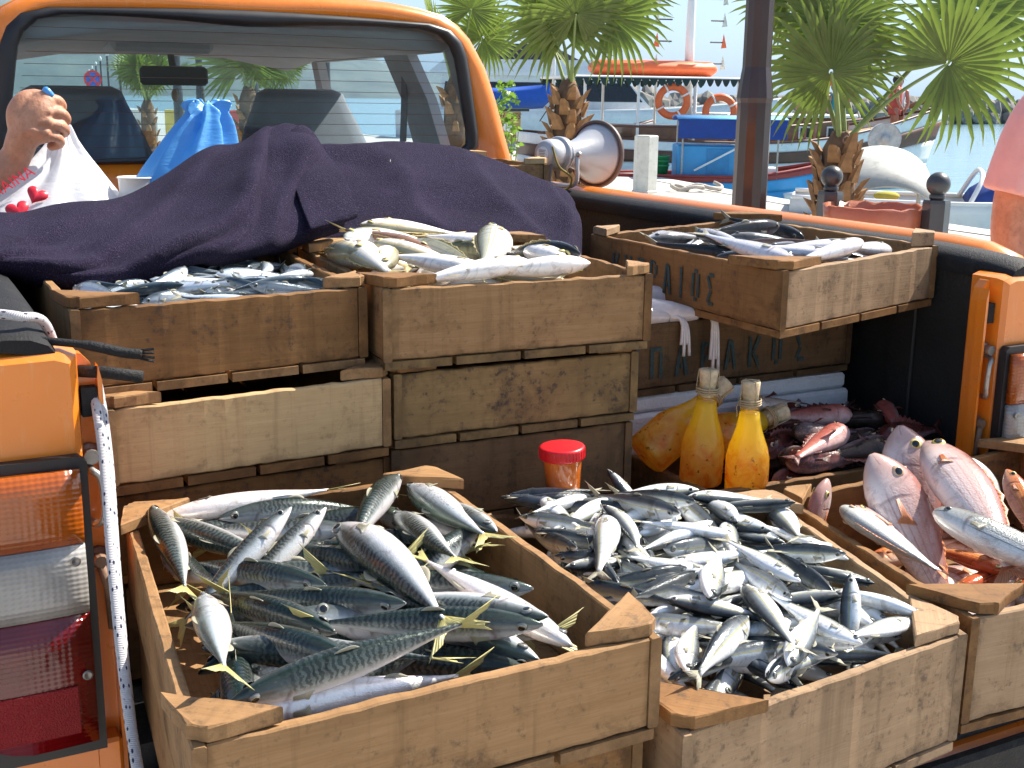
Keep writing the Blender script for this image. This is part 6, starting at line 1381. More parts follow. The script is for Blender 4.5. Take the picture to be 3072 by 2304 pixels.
FANS = [fan_mesh(s, 40, .88, 290+10*s, .03+.04*s) for s in range(4)]
def palm(label, base, ztop, r0, fans, nrand=8, seed=0, sc=1.0, bases=70, camp=None):
    base = Vector(base); p = thing('palm_tree', label, 'palm tree', tuple(base), group='fan palms on the quay'); r = random.Random(seed)
    H = ztop-base.z; prof = [(r0*.75, 0), (r0*.7, H*.3), (r0*.72, H*.7), (r0*.62, H*.95), (r0*.3, H*1.05)]
    mo('trunk', [(x+base.x, y+base.y, z+base.z) for x, y, z in lathe(prof, 16)[0]] and ([(x+base.x, y+base.y, z+base.z) for x, y, z in lathe(prof, 16)[0]], lathe(prof, 16)[1]), FIBRE, p, True)
    lbV = [(-.05, 0, 0), (.05, 0, 0), (.036, .012, .10), (-.036, .012, .10), (-.045, .035, .0), (.045, .035, .0), (.016, .05, .145), (-.016, .05, .145)]
    lb = me('leaf_base', lbV, [(0, 1, 5, 4), (4, 5, 6, 7), (3, 2, 1, 0), (1, 2, 6, 5), (2, 3, 7, 6), (3, 0, 4, 7)], BARK)
    for k in range(bases):     # stubs of cut leaves wrapped round the trunk in a spiral
        f = k/bases; z = base.z+H*(.02+.93*f); a = k*2.399+r.uniform(-.15, .15); rad = np.interp(f, [0, .3, .7, .95, 1], [r0*.72, r0*.68, r0*.70, r0*.6, r0*.5])
        o = ob('leaf_base', lb, p); s = r.uniform(.9, 1.25)*r0/.2
        o.matrix_basis = Matrix.Translation((base.x+rad*math.cos(a), base.y+rad*math.sin(a), z)) @ Matrix.Rotation(a-math.pi/2, 4, 'Z') @ Matrix.Rotation(R(r.uniform(-32, -8)), 4, 'X') @ Matrix.Scale(s, 4)
    top = Vector((base.x, base.y, ztop))
    lst = list(fans)
    for k in range(nrand):
        a = k*2.399+seed; el = r.uniform(.75, 1.4); L = r.uniform(.55, .85)*sc; lst.append((top+Vector((math.cos(a)*math.cos(el), math.sin(a)*math.cos(el), math.sin(el)))*L, None, r.uniform(.8, 1.0)))
    for i, (c, nrm, s) in enumerate(lst):
        c = Vector(c); st = top+Vector((r.uniform(-.04, .04), r.uniform(-.04, .04), -.04)); mid = (st+c)/2+Vector((0, 0, .06)); pth = smoothpath([st, mid, c], 6)
        fr = mo('leaf_stalk', tube(pth, list(np.linspace(.022, .010, len(pth))), 6), STALK, p, True)
        zax = (c-mid).normalized()
        if nrm is None: nrm = (zax.cross(Vector((0, 0, 1))).cross(zax)+Vector((r.uniform(-.3, .3), r.uniform(-.3, .3), 0)))
        yax = -Vector(nrm); yax = (yax-zax*yax.dot(zax)).normalized(); xax = yax.cross(zax)
        M = Matrix((xax, yax, zax)).transposed().to_4x4(); M.translation = c
        o = ob('leaf_blade', FANS[(i+seed) % 4], fr); o.matrix_basis = M @ Matrix.Scale(s*sc, 4)
    return p
tocam = lambda P: (CAM-Vector(P)).normalized()
vw = (-.45, -.86, .1)
palm('large fan palm with two broad leaves right of the lamp post', (5.50, 5.62, 0), 1.24, .19, [((5.46, 5.70, 2.08), vw, .82), ((6.10, 5.20, 1.80), (-.2, -.9, .3), .9), ((6.5, 5.35, 2.2), (-.3, -.8, .4), .85), ((5.80, 6.2, 2.35), vw, .8), ((5.15, 5.9, 2.25), vw, .6)], 2, 1, .9, 72)
palm('fan palm with a shaggy brown trunk behind the horn loudspeaker', (5.30, 9.34, 0), 1.62, .21, [((5.18, 9.36, 2.26), vw, .95), ((5.66, 9.19, 2.32), vw, .92), ((5.95, 9.4, 2.65), vw, .8)], 2, 2, .9, 84)
palm('fan palm half hidden behind the right corner of the cab', (5.2, 11.8, 0), 1.7, .2, [((5.5, 11.69, 2.2), vw, .8), ((5.3, 11.6, 2.5), vw, .75)], 1, 3, .8, 40)
palm('fan palm seen through the cab right of the mirror', (3.57, 14.84, 0), 1.55, .2, [((3.5, 14.9, 1.95), vw, 1.1), ((3.9, 14.8, 2.0), vw, .8)], 4, 4, .8, 40)
palm('second fan palm seen through the cab, farther right', (5.0, 18.7, 0), 1.5, .2, [], 8, 5, .8, 30)
palm('small far fan palm seen through the cab left of the mirror', (4.0, 23.9, 0), 1.35, .2, [], 8, 6, .85, 24)
# --------------------------------------------------------------- shrub by the cab
LEAFM = leafmat('fig_leaf', (.10, .20, .02), (.17, .30, .04), .45)
shrub = thing('shrub', 'bright green leafy shrub behind the right corner of the cab', 'shrub', (7.0, 14.0, 0)); V, F, UV = [], [], []; r = random.Random(5)
for k in range(200):
    a = r.random()*6.28; z = .3+1.45*r.random()**.8; rad = .24*(1-((z-.9)/1.2)**2)*math.sqrt(r.random()); c = Vector((7.0+rad*math.cos(a), 14.0+rad*math.sin(a), z)); q = Euler((r.uniform(-1, 1), r.uniform(-1, 1), r.random()*6)).to_matrix(); b = len(V); s = r.uniform(.06, .11)
    for x, y in ((0, -.5), (.32, -.15), (.5, .3), (.18, .25), (0, .75), (-.18, .25), (-.5, .3), (-.32, -.15)): V.append(tuple(c+q @ Vector((x*s, y*s, .2*s*abs(x))))); UV.append((.3, .5))
    F.append(tuple(range(b, b+8)))
fo_ = mo('foliage', (V, F), LEAFM, shrub, uv=UV); fo_['kind'] = 'stuff'
for k in range(5): mo('stem', tube([(7.0+.05*k-.1, 14.0, 0), (7.0+.13*k-.26, 14.0+.05*(k-2), 1.2)], [.015, .006], 5), STALK, shrub)
# --------------------------------------------------------------- street furniture
POST = pm('dark_red_post', (.032, .013, .011), .35, .2, var=.2, scale=5, coat=.4); POSTD = pm('dark_grey_post', (.05, .052, .056), .4, .3, var=.2, scale=6, coat=.3)
def lamp_post(label, loc, lamp=True, h=4.2, m=POST, sc=1.0, group=None):
    o = thing('lamp_post', label, 'lamp post', loc, group=group)
    prof = [(.16, 0), (.16, .05), (.11, .12), (.105, .35), (.088, .42), (.085, 1.50), (.090, 1.53), (.084, 1.60), (.070, 1.72), (.066, h)]
    prof = [(q*sc, z) for q, z in prof]
    x = mo('post', ([(a+loc[0], b+loc[1], c+loc[2]) for a, b, c in lathe(prof, 12)[0]], lathe(prof, 12)[1]), m, o)
    hd = lathe([(.05, h), (.16, h+.1), (.18, h+.35), (.12, h+.5), (.02, h+.6)], 12); mo('lantern', ([(a+loc[0], b+loc[1], c+loc[2]) for a, b, c in hd[0]], hd[1]), pm('lantern_glass', (.7, .7, .66), .3), o, True)
    return o
lamp_post('thick dark red lamp post between the two palms', (4.14, 4.94, 0), sc=1.3)
for k, (x, y, l) in enumerate(((3.19, 17.36, 'leftmost'), (4.1, 19.8, 'second'), (4.21, 16.83, 'third'), (5.17, 16.33, 'rightmost'))):
    lamp_post('dark lamp post seen through the cab window, '+l+' of the near four', (x, y, 0), m=POSTD, sc=.85, group='lamp posts seen through the cab')
for k, (x, y) in enumerate(((19.7, 117), (22, 137.3), (24.75, 159), (28.4, 186), (32, 213), (36.4, 245.6), (40.7, 278))):
    lamp_post('dark lamp post in the far row along the promenade', (x, y, 0), h=5.5, m=POSTD, sc=1.6, group='far row of lamp posts')
def bollard(label, loc):
    o = thing('bollard', label, 'bollard', loc, group='ball-topped bollards'); x, y, _ = loc
    ring = lambda rad, z: [(x+rad*math.cos(2*math.pi*k/6+.35), y+rad*math.sin(2*math.pi*k/6+.35), z) for k in range(6)]
    mo('post', loft([ring(.082, 0), ring(.082, .92), ring(.078, .94)]), POSTD, o)
    mo('collar', ([(x+a, y+b, c) for a, b, c in lathe([(.035, .935), (.048, .95), (.048, .965), (.036, .985)], 16)[0]], lathe([(.035, .935), (.048, .95), (.048, .965), (.036, .985)], 16)[1]), POSTD, o, True)
    mo('ball', sphere((x, y, 1.035), .072, 20, 14), POSTD, o, True)
bollard('dark hexagonal bollard with a ball top, in front of the palm', (4.66, 4.75, 0)); bollard('dark hexagonal bollard with a ball top, nearest the man in pink', (4.80, 3.97, 0))
TUBM = bagmat('orange_liner', (.56, .19, .10), .25)
tub = thing('waste_basket', 'basket lined with a crumpled orange bag between the two bollards', 'basket', (4.68, 4.36, 0)); n = 40
def tr_(rad, z, wob, ex=1.0): return [(4.68+rad*1.0*math.cos(2*math.pi*k/n)*(1+wob*noise.noise(Vector((math.cos(2*math.pi*k/n)*3, math.sin(2*math.pi*k/n)*3, z*3)))), 4.36+rad*1.12*math.sin(2*math.pi*k/n), z+wob*.12*noise.noise(Vector((k*.7, z, 3)))) for k in range(n)]
mo('liner', loft([tr_(.27, .42, .1), tr_(.29, .62, .12), tr_(.305, .80, .16), tr_(.31, .875, .2), tr_(.29, .88, .2), tr_(.275, .78, .14), tr_(.25, .5, .1)]), TUBM, tub, True)
mo('holder', ([(4.68+a, 4.36+b, c) for a, b, c in lathe([(.26, .3), (.262, .42), (.05, .41), (.05, 0), (.2, 0), (.2, .02)], 24)[0]], lathe([(.26, .3), (.262, .42), (.05, .41), (.05, 0), (.2, 0), (.2, .02)], 24)[1]), POSTD, tub)
WP = pm('white_post_paint', (.66, .65, .58), .5, var=.1, scale=5, dirt=.25)
hx_, hy_ = 10.45, 15.62
wp = mo('mooring_pedestal', loft([[(hx_+q*math.cos(math.pi/3*k+.2), hy_+q*math.sin(math.pi/3*k+.2), z) for k in range(6)] for q, z in ((.225, 0), (.225, .04), (.205, .05), (.205, .93), (.19, .95))]), WP); tag(wp, 'white hexagonal mooring pedestal at the quay edge', 'pedestal')
# coils of mooring rope on the quay
RPE = pm('old_rope', (.42, .38, .33), .95, var=.3, scale=40, bump=.5)
for k, (x, y, l) in enumerate(((11.4, 15.6, 'pale mooring rope coiled by the white pedestal'), (9.0, 9.9, 'dark mooring rope heaped left of the palm trunk'))):
    pts = [Vector((x+.22*math.cos(i*.9)+.05*i-.3, y+.2*math.sin(i*.9), .03+.02*(i % 4)+.05*math.sin(i*2.2)**2)) for i in range(16)]
    tag(mo('mooring_rope', tube(smoothpath(pts, 4), .035, 6), RPE, None, True), l, 'rope', 'rope coils on the quay')
# no-parking disc and poster panels far ahead
nsn = thing('road_sign', 'round blue and red no-parking sign seen through the cab', 'sign', (6.53, 47.1, 0)); SIGNB = pm('sign_blue', (.03, .10, .45), .4); SIGNR = pm('sign_red', (.55, .03, .04), .4)
mo('sign_pole', tube([(6.53, 47.1, 0), (6.53, 47.1, 2.3)], .035, 8), STEEL, nsn); MS = Matrix.Translation((6.53, 47.04, 2.05)) @ Matrix.Rotation(R(90), 4, 'X') @ Matrix.Rotation(R(8), 4, 'Y')
mo('sign_disc', lathe([(.0005, 0), (.27, 0), (.27, .02), (.0005, .02)], 28), SIGNB, nsn).matrix_basis = MS; mo('red_ring', lathe([(.25, .022), (.33, .022), (.33, -.01), (.25, -.01), (.25, .022)], 28, cap=False), SIGNR, nsn).matrix_basis = MS
for s in (-1, 1): mo('red_bar', xf(box((-.27, -.035, .023), (.27, .035, .026+.002*s)), Matrix.Rotation(R(45*s), 4, 'Z')), SIGNR, nsn).matrix_basis = MS
for k, (x, c, l) in enumerate(((5.6, (.72, .55, .12), 'yellow'), (6.9, (.62, .10, .08), 'red'), (4.4, (.7, .66, .6), 'white'))):
    a = mo('poster_panel', cbox((x, 30, .15), (x+1.0, 30.06, 1.15), .01), pm('panel_'+l, c, .5, var=.2, scale=3)); tag(a, l+' poster panel standing on the promenade, seen through the cab', 'panel', 'poster panels'); 
    for q in (.2, .8): mo('panel_leg', box((x+q-.02, 30.01, 0), (x+q+.02, 30.05, .152)), POSTD, a)
# ================================================================ BOATS
def hull_pts(L, B, H0, Hb, Hs, n=22, fine=2.0, rake=.12, draft=.35, tr=.55):
    """rows keel..sheer for each station; x along the boat, bow at +x, z=0 waterline"""
    out = []
    for i in range(n):
        s = -1+2*i/(n-1); b = B/2*((1-max(0, s)**fine) if s > 0 else (1-(1-tr)*abs(s)**2.2)); zs = H0+(Hb-H0)*max(0, s)**2+(Hs-H0)*max(0, -s)**2
        out.append((s, max(.015, b), zs))
    return out
def boat_hull(name, L, B, H0, Hb, Hs, bands, parent, M, rake=.12, fine=2.0, tr=.55):
    """bands: list of (part name, fraction0, fraction1, material, outset) measured from waterline (0) to sheer (1)"""
    st = hull_pts(L, B, H0, Hb, Hs, fine=fine, tr=tr)
    def P(s, b, zs, f, side, out=0):
        fl = .80+.20*min(1, max(0, f))**.8; z = zs*f if f >= 0 else f*.35
        return (s*L/2+rake*L*.5*max(0, s)**3*(f), side*(b*fl*(1 if f >= 0 else 1+f)+out), z)
    for nm, f0, f1, m, out in bands:
        rows = []
        for k in range(5):
            f = f0+(f1-f0)*k/4; rows.append([P(s, b, zs, f, 1, out) for s, b, zs in st]+[P(s, b, zs, f, -1, out) for s, b, zs in st[::-1]])
        V, F = sheet(rows, True); o = mo(nm, (V, F), m, parent, True); o.matrix_basis = M
        mod(o, 'SOLIDIFY', thickness=.03, offset=-1)
    # deck
    dk = [[P(s, b*.97, zs-.14, 1, 1) for s, b, zs in st], [P(s, b*.97, zs-.14, 1, -1) for s, b, zs in st]]
    o = mo('deck', sheet(dk), pm('deck_planks', (.36, .25, .15), .7, var=.2, scale=3), parent); o.matrix_basis = M
    cap = []
    for side in (1, -1):
        pth = [P(s, b, zs+.02, 1, side, .01) for s, b, zs in st]; cap.append(tube(pth, .035, 6))
    return cap
def rotM(P, a): return Matrix.Translation(P) @ Matrix.Rotation(a, 4, 'Z')
HW = pm('hull_white', (.72, .74, .74), .4, var=.07, scale=2, dirt=.15); HBR = pm('hull_brown', (.11, .045, .025), .5, var=.25, scale=4); HBL = pm('hull_blue', (.04, .30, .62), .45, var=.1, scale=3); HRED = pm('hull_red', (.28, .035, .03), .5, var=.2)
WOODB = pm('varnish', (.20, .085, .035), .4, var=.25, scale=5, coat=.4); WHT = pm('white_paint', (.78, .78, .76), .45, var=.06, scale=3); NAVY = pm('navy_canvas', (.015, .05, .25), .8, var=.15, scale=6, bump=.3); ORG = pm('orange_rubber', (.75, .14, .035), .5, var=.1); GREYB = pm('grey_hull', (.30, .32, .33), .6, var=.2, scale=2); DKW = pm('dark_window', (.012, .014, .018), .15)
DGREEN = pm('dark_green_canvas', (.015, .035, .03), .8)
def ring_buoy(label, P, parent_=None, r=.33, nrm=(-.46, -.88, 0)):
    V, F = lathe([(r-.0+.085*math.cos(a), .085*math.sin(a)) for a in np.linspace(0, 2*math.pi, 11)], 28, cap=False)
    o = mo('life_ring', (V, F), ORG, None, True); n = Vector(nrm).normalized(); o.matrix_basis = Matrix.Translation(P) @ n.to_track_quat('Z', 'Y').to_matrix().to_4x4(); tag(o, label, 'life ring', 'orange life rings')
    for k in range(4):
        a = k*math.pi/2+.5; b = mo('band', tube([((r+.09*math.cos(t_))*math.cos(a+d), (r+.09*math.cos(t_))*math.sin(a+d), .09*math.sin(t_)) for d in (0,) for t_ in np.linspace(0, 2*math.pi, 10)], .022, 5, False), WHT, o); b.matrix_basis = o.matrix_basis.copy()
    return o
# --- big wooden excursion boat
ang = math.atan2(-1.85, 8.33); CM = rotM((18.0, 23.1, -.6), ang)
cq = thing('excursion_boat', 'large brown and white wooden excursion boat with awning and mast', 'boat', (18.0, 23.1, -.6))
def cp_(nm, VF, m, par=None, sm=False): o = mo(nm, VF, m, par or cq, sm); o.matrix_basis = CM; return o
for c in boat_hull('hull', 10.6, 3.2, 1.15, 2.05, 1.35, [('hull_bottom', -.5, .30, HW, 0), ('hull_side', .302, .60, HW, .004), ('wale', .60, .82, HBR, .03), ('bulwark', .82, 1.0, HW, .004)], cq, CM): cp_('rail', c, HBR, None, True)
cp_('cabin', cbox((-.6, -1.1, 1.0), (2.6, 1.1, 1.75), .06), WOODB); cp_('cabin_roof', cbox((-.75, -1.2, 1.752), (2.75, 1.2, 1.84), .03), WHT)
for k in range(4):
    w_ = cp_('cabin_window', cbox((-.3+k*.75, -1.13, 1.25), (.15+k*.75, -1.102, 1.55), .01), WHT); cp_('pane', cbox((-.26+k*.75, -1.14, 1.29), (.11+k*.75, -1.131, 1.51), .005), DKW, w_)
cp_('wheelhouse', cbox((-3.0, -1.0, 1.0), (-1.6, 1.0, 1.55), .05), WOODB); cp_('engine_box', cbox((-4.2, -.7, 1.0), (-3.3, .7, 1.5), .05), WHT)
for x in (-4.3, -3.0, -1.6, -.5):
    for y in (-1.25, 1.25): cp_('awning_post', tube([(x, y, 1.1), (x, y, 2.6)], .035, 6), WHT)
aw = cp_('awning', cbox((-4.6, -1.4, 2.60), (-.2, 1.4, 2.66), .02), WHT)
for k in range(22):     # scalloped valance
    x0 = -4.6+k*.2; pts = [(x0+.2*q/6, 2.60-.16*math.sin(math.pi*q/6)) for q in range(7)]
    for y in (-1.41, 1.41): cp_('valance_scallop', prism([(a, b) for a, b in pts]+[(x0+.2, 2.61), (x0, 2.61)], y-.006, y+.006, 'Y'), DGREEN, aw)
dn = cp_('life_raft', loft([[(x, .45*math.cos(a)*w_, 2.86+.2*math.sin(a)*w_) for a in np.linspace(0, 2*math.pi, 13)[:-1]] for x, w_ in ((-3.75, .55), (-3.6, .95), (-2.6, 1), (-1.6, 1), (-.75, .95), (-.6, .5))]), ORG, None, True)
cp_('mast', tube([(-1.25, 0, 1.1), (-1.25, 0, 4.0), (-1.22, 0, 7.4)], [.12, .105, .07], 10), WHT, None, True)
cp_('fore_mast', tube([(2.9, 0, 1.2), (2.9, 0, 4.6)], [.08, .05], 8), WHT, None, True)
FLG = pm('small_flag', (.62, .60, .50), .8, var=.3, scale=20)
for col in (-.52, .48):      # rungs with little flags either side of the mast
    for k in range(7):
        z = 3.0+k*.5; rg = cp_('rung', tube([(-1.25+col*1.0, -.1, z), (-1.25+col*1.7, -.1, z)], .018, 5), DARKM)
        cp_('flag', prism([(-1.25+col*1.6, z-.14), (-1.25+col*1.9, z-.12), (-1.25+col*1.72, z+.2)], -.11, -.10, 'Y'), ORG if k % 3 == 1 else FLG, rg)
for x in (-5.0, 4.6): cp_('stay', tube([(-1.22, 0, 7.2), (x, 0, 1.6)], .012, 4), DARKM)
cp_('side_rail', join(tube([(-5, -1.52, 1.55), (0, -1.6, 1.5), (3, -1.35, 1.75)], .03, 6)), HBR, None, True)
cp_('bowsprit', tube([(4.9, 0, 2.05), (6.6, 0, 2.55)], [.07, .045], 8), WOODB, None, True)
ring_buoy('orange life ring hanging under the boat awning, left one', (15.6, 22.3, 1.50)); ring_buoy('orange life ring by the mast, right one', (16.55, 21.75, 1.28)); ring_buoy('orange life ring above the seated man in swimming trunks', (20.3, 22.0, 1.80), r=.30)
# --- people aboard
def figure(label, P, pose, skinm, top=None, bottom=None, rz=0, hair=HAIR):
    """pose 'sit' or 'stand'; P is the point of the seat or the feet"""
    global parts
    parts = []; X, Y, Z = P; M = rotM((X, Y, Z), rz)
    if pose == 'sit':
        limb([Vector((0, 0, .10)), Vector((0, .02, .3)), Vector((0, .0, .48))], [.14, .135, .15], 12); hd = .74
        for s in (-1, 1):
            limb([Vector((s*.09, 0, .08)), Vector((s*.12, -.42, .10)), Vector((s*.12, -.45, -.33)), Vector((s*.12, -.54, -.37))], [.085, .065, .048, .035], 8)
            limb([Vector((s*.19, 0, .50)), Vector((s*.26, -.06, .25)), Vector((s*.15, -.25, .15))], [.06, .045, .035], 8)
        tz = (.0, .5)
    else:
        limb([Vector((0, 0, .95)), Vector((0, .0, 1.15)), Vector((0, 0, 1.36))], [.14, .13, .14], 12); hd = 1.62
        for s in (-1, 1):
            limb([Vector((s*.09, 0, .92)), Vector((s*.1, -.02, .48)), Vector((s*.1, 0, .07)), Vector((s*.1, -.1, .04))], [.09, .06, .045, .04], 8)
            limb([Vector((s*.19, 0, 1.38)), Vector((s*.25, .0, 1.12)), Vector((s*.22, -.14, .92))], [.06, .045, .035], 8)
        tz = (.9, 1.4)
    limb([Vector((0, 0, hd-.22)), Vector((0, -.01, hd-.1))], [.06, .055], 8); parts.append(sphere((0, -.02, hd), .1, 12, 10, (.85, 1, 1.2))); parts.append(sphere((0, -.12, hd-.01), .02, 6, 5))
    o = mo('person', join(*parts), skinm, None, True); o.matrix_basis = M; mod(o, 'REMESH', mode='VOXEL', voxel_size=.018, use_smooth_shade=True); tag(o, label, 'person', 'people on the excursion boat')
    def cl(nm, VF, m): c = mo(nm, VF, m, o, True); c.matrix_basis = M
    cl('hair', sphere((0, .01, hd+.03), .107, 12, 8, (.86, 1, 1.1)), hair)
    if top: cl('shirt', tube([Vector((0, 0, tz[0]+.02)), Vector((0, 0, (tz[0]+tz[1])/2)), Vector((0, 0, tz[1])), Vector((0, 0, tz[1]+.07))], [.165, .16, .175, .10], 14), top)
    if bottom: cl('shorts', join(tube([Vector((0, .0, tz[0]-.12 if pose != 'sit' else -.0)), Vector((0, 0, tz[0]+.1 if pose != 'sit' else .14))], [.17, .16], 12)), bottom)
    return o
SK2 = pm('tanned_skin', (.42, .19, .12), .5, var=.15, scale=12)
TEAL = pm('teal_cotton', (.02, .26, .30), .8); WSH = pm('white_cotton', (.75, .76, .8), .85); REDC = pm('red_cotton', (.50, .09, .07), .85); DKC = pm('black_cotton', (.02, .02, .025), .85)
figure('bare-chested man in dark trunks sitting on the boat cabin roof', (19.42, 22.05, 1.02-.02), 'sit', SK2, None, DKC, R(-30))
figure('man in a white shirt with his back turned on the boat', (19.95, 22.75, .55), 'stand', SK2, WSH, DKC, R(150))
figure('woman in a teal top standing beside the seated man', (20.0, 21.75, .25), 'stand', SK2, TEAL, WSH, R(10))
figure('person in red near the bow of the excursion boat', (22.2, 21.95, .45), 'stand', SK2, REDC, REDC, R(60))
figure('person in a white top leaning by the bow', (22.55, 22.2, .42), 'stand', SK2, WSH, DKC, R(-60))
# --- blue fishing boat with canopy
a2 = math.atan2(-.463, .886)-.05; BM = rotM((14.55, 19.0, -.6), a2)
bl = thing('fishing_boat', 'small bright blue fishing boat with a blue canopy', 'boat', (14.55, 19.0, -.6))
def bp2(nm, VF, m, par=None, sm=False): o = mo(nm, VF, m, par or bl, sm); o.matrix_basis = BM; return o
for c in boat_hull('hull', 4.6, 1.7, .62, 1.0, .62, [('hull_bottom', -.5, .5, HBL, 0), ('hull_side', .502, .86, HBL, .004), ('rubbing_strake', .86, 1.0, HRED, .02)], bl, BM): bp2('rail', c, HRED, None, True)
bp2('cabin', cbox((-.95, -.6, .55), (.25, .6, 1.25), .03), HBL); bp2('cabin_door', cbox((-.35, -.615, .62), (.1, -.602, 1.18), .006), pm('blue_door', (.03, .24, .52), .5))
for x in (-.85, 1.05):
    for y in (-.7, .7): bp2('canopy_post', tube([(x, y, .6), (x, y, 1.75)], .02, 6), STEEL)
cn = bp2('canopy', loft([[(x, y, 1.75+.07*math.cos(y/.8*1.5)+.0*x) for y in np.linspace(-.78, .78, 9)]+[(x, y, 1.71+.07*math.cos(y/.8*1.5)) for y in np.linspace(.78, -.78, 9)] for x in (-.95, 0, 1.2)]), NAVY, None, True)
bp2('canopy_skirt', cbox((-.95, -.80, 1.38), (1.2, -.785, 1.755), .004), NAVY, cn)
bp2('canopy_top', loft([[(x, y, 1.765+.07*math.cos(y/.8*1.5)) for y in np.linspace(-.8, .8, 9)]+[(x, y, 1.758+.07*math.cos(y/.8*1.5)) for y in np.linspace(.8, -.8, 9)] for x in (-.97, 1.22)]), pm('pale_blue_canvas', (.12, .38, .72), .7), cn, True)
for k in range(3): bp2('bucket', ([(a-1.25, b-.45, c+.62+.09*k) for a, b, c in lathe([(.13, 0), (.16, .2), (.172, .2), (.172, .23), (.15, .23), (.12, .02)], 18)[0]], lathe([(.13, 0), (.16, .2), (.172, .2), (.172, .23), (.15, .23), (.12, .02)], 18)[1]), pm('green_plastic', (.02, .22, .08), .4), None, True)
bp2('fender', tube([(1.2, -.88, .25), (1.75, -.85, .32)], .09, 12), WHT, None, True)
bp2('oar', tube([(-.6, -.7, .75), (.5, -.75, 1.35)], .022, 6), WHT); bp2('fish_box', cbox((.35, -.55, .66), (1.1, -.1, .82), .02), WHT)
# --- white yacht on the left, moored boat with the cruise board
yc = thing('motor_yacht', 'long white motor yacht with dark windows moored on the left', 'yacht', (24.0, 41.3, -.6)); YM = rotM((24.5, 41.0, -.6), math.atan2(-.463, .886))
def yp(nm, VF, m, par=None, sm=False): o = mo(nm, VF, m, par or yc, sm); o.matrix_basis = YM; return o
for c in boat_hull('hull', 15, 4, 1.7, 2.3, 1.6, [('hull_bottom', -.5, .2, NAVY, 0), ('hull_side', .202, 1.0, HW, .004)], yc, YM, tr=.85): yp('rail', c, WHT, None, True)
yp('saloon', loft([[(x0, -1.6, 1.6), (x1, -1.6, 1.6), (x1, 1.6, 1.6), (x0, 1.6, 1.6)] if z < 2 else [(x0, -1.4, z), (x1, -1.4, z), (x1, 1.4, z), (x0, 1.4, z)] for x0, x1, z in ((-6, 2.6, 1.6), (-5.7, 1.3, 3.0))]), HW)
yp('window_band', loft([[(x0, y, z), (x1, y, z), (x1, -y, z), (x0, -y, z)] for x0, x1, y, z in ((-5.7, 2.05, -1.56, 2.05), (-5.6, 1.5, -1.46, 2.75))]), DKW)
yp('flybridge', loft([[(x0, y, z), (x1, y, z), (x1, -y, z), (x0, -y, z)] for x0, x1, y, z in ((-6.2, 1.6, -1.6, 3.0), (-6.2, 1.2, -1.6, 3.14), (-5.6, .2, -1.4, 3.6))]), HW)
yp('flybridge_screen', loft([[(x0, y, z), (x1, y, z), (x1, -y, z), (x0, -y, z)] for x0, x1, y, z in ((-4.6, -.4, -1.2, 3.6), (-4.3, -1.6, -1.1, 4.2))]), pm('purple_cover', (.05, .035, .06), .6))
cb = thing('moored_boat', 'grey moored boat with a blue boom cover and a cruise board', 'boat', (16.6, 31.3, -.6)); KM = rotM((17.4, 32.0, -.6), math.atan2(-.463, .886)+R(8))
def kp(nm, VF, m, par=None, sm=False): o = mo(nm, VF, m, par or cb, sm); o.matrix_basis = KM; return o
for c in boat_hull('hull', 6.5, 2.2, .95, 1.5, 1.0, [('hull_bottom', -.5, .5, GREYB, 0), ('hull_side', .502, 1.0, GREYB, .004)], cb, KM): kp('rail', c, HBR, None, True)
kp('mast', tube([(.4, 0, .9), (.42, 0, 6.5)], [.07, .05], 8), WHT, None, True)
kp('boom_cover', loft([[(x, y, z) for y, z in ((0, 1.75+dz), (.13, 1.95+dz), (.10, 2.3+dz), (0, 2.45+dz), (-.10, 2.3+dz), (-.13, 1.95+dz))] for x, dz in ((-2.4, .02), (-1.2, -.02), (.1, .1), (.35, .35))]), pm('blue_cover', (.01, .09, .46), .75, bump=.3), None, True)
sgn = kp('cruise_board', cbox((-2.35, -1.16, .85), (-.75, -1.12, 1.75), .01), pm('tan_board', (.42, .27, .10), .7, var=.15))
kp('board_header', cbox((-2.4, -1.18, 1.755), (-.5, -1.10, 1.84), .01), pm('dark_trim', (.03, .04, .03), .6), sgn)
for txt, sz, x, z, sh in (('DAILY CRUISES', .235, -1.55, 1.60, .25), ('CRUISE', .17, -2.05, 1.36, .2), ('BOOK HERE', .17, -1.2, .99, .2)):
    text_obj('board_lettering', txt, sz, pm('board_ink', (.03, .025, .02), .7), sgn, KM @ Matrix.Translation((x, -1.163, z)) @ Matrix.Rotation(R(90), 4, 'X'), .003, sh)
kp('board_picture', lathe([(.0005, -1.166), (.14, -1.166), (.14, -1.160), (.0005, -1.160)], 20, 'Y'), WHT, sgn).matrix_basis = KM @ Matrix.Translation((-1.15, 0, 1.29))
# --- small white motor boat with blue tarpaulin and arched canopy
a3 = math.atan2(9.25-10.82, 11.38-10.63)+R(22); WM_ = rotM((12.55, 10.95, -.6), a3)
wbt = thing('motor_boat', 'small white motor boat with a yellow stripe and blue tarpaulin', 'boat', (12.55, 10.95, -.6))
def wq(nm, VF, m, par=None, sm=False): o = mo(nm, VF, m, par or wbt, sm); o.matrix_basis = WM_; return o
YEL = pm('yellow_stripe', (.62, .40, .03), .5)
for c in boat_hull('hull', 4.4, 1.75, .78, .95, .8, [('hull_bottom', -.5, .28, HW, 0), ('stripe', .28, .40, YEL, .008), ('hull_side', .40, 1.0, HW, .004)], wbt, WM_, tr=.8): wq('rail', c, WHT, None, True)
wq('tarpaulin', loft([[(x, y, z) for y, z in ((-.80, .78), (-.55, 1.0+dz), (0, 1.12+dz), (.55, 1.0+dz), (.80, .78), (0, .7))] for x, dz in ((.2, -.15), (.5, .05), (1.1, .05), (1.9, -.12))]), NAVY, None, True)
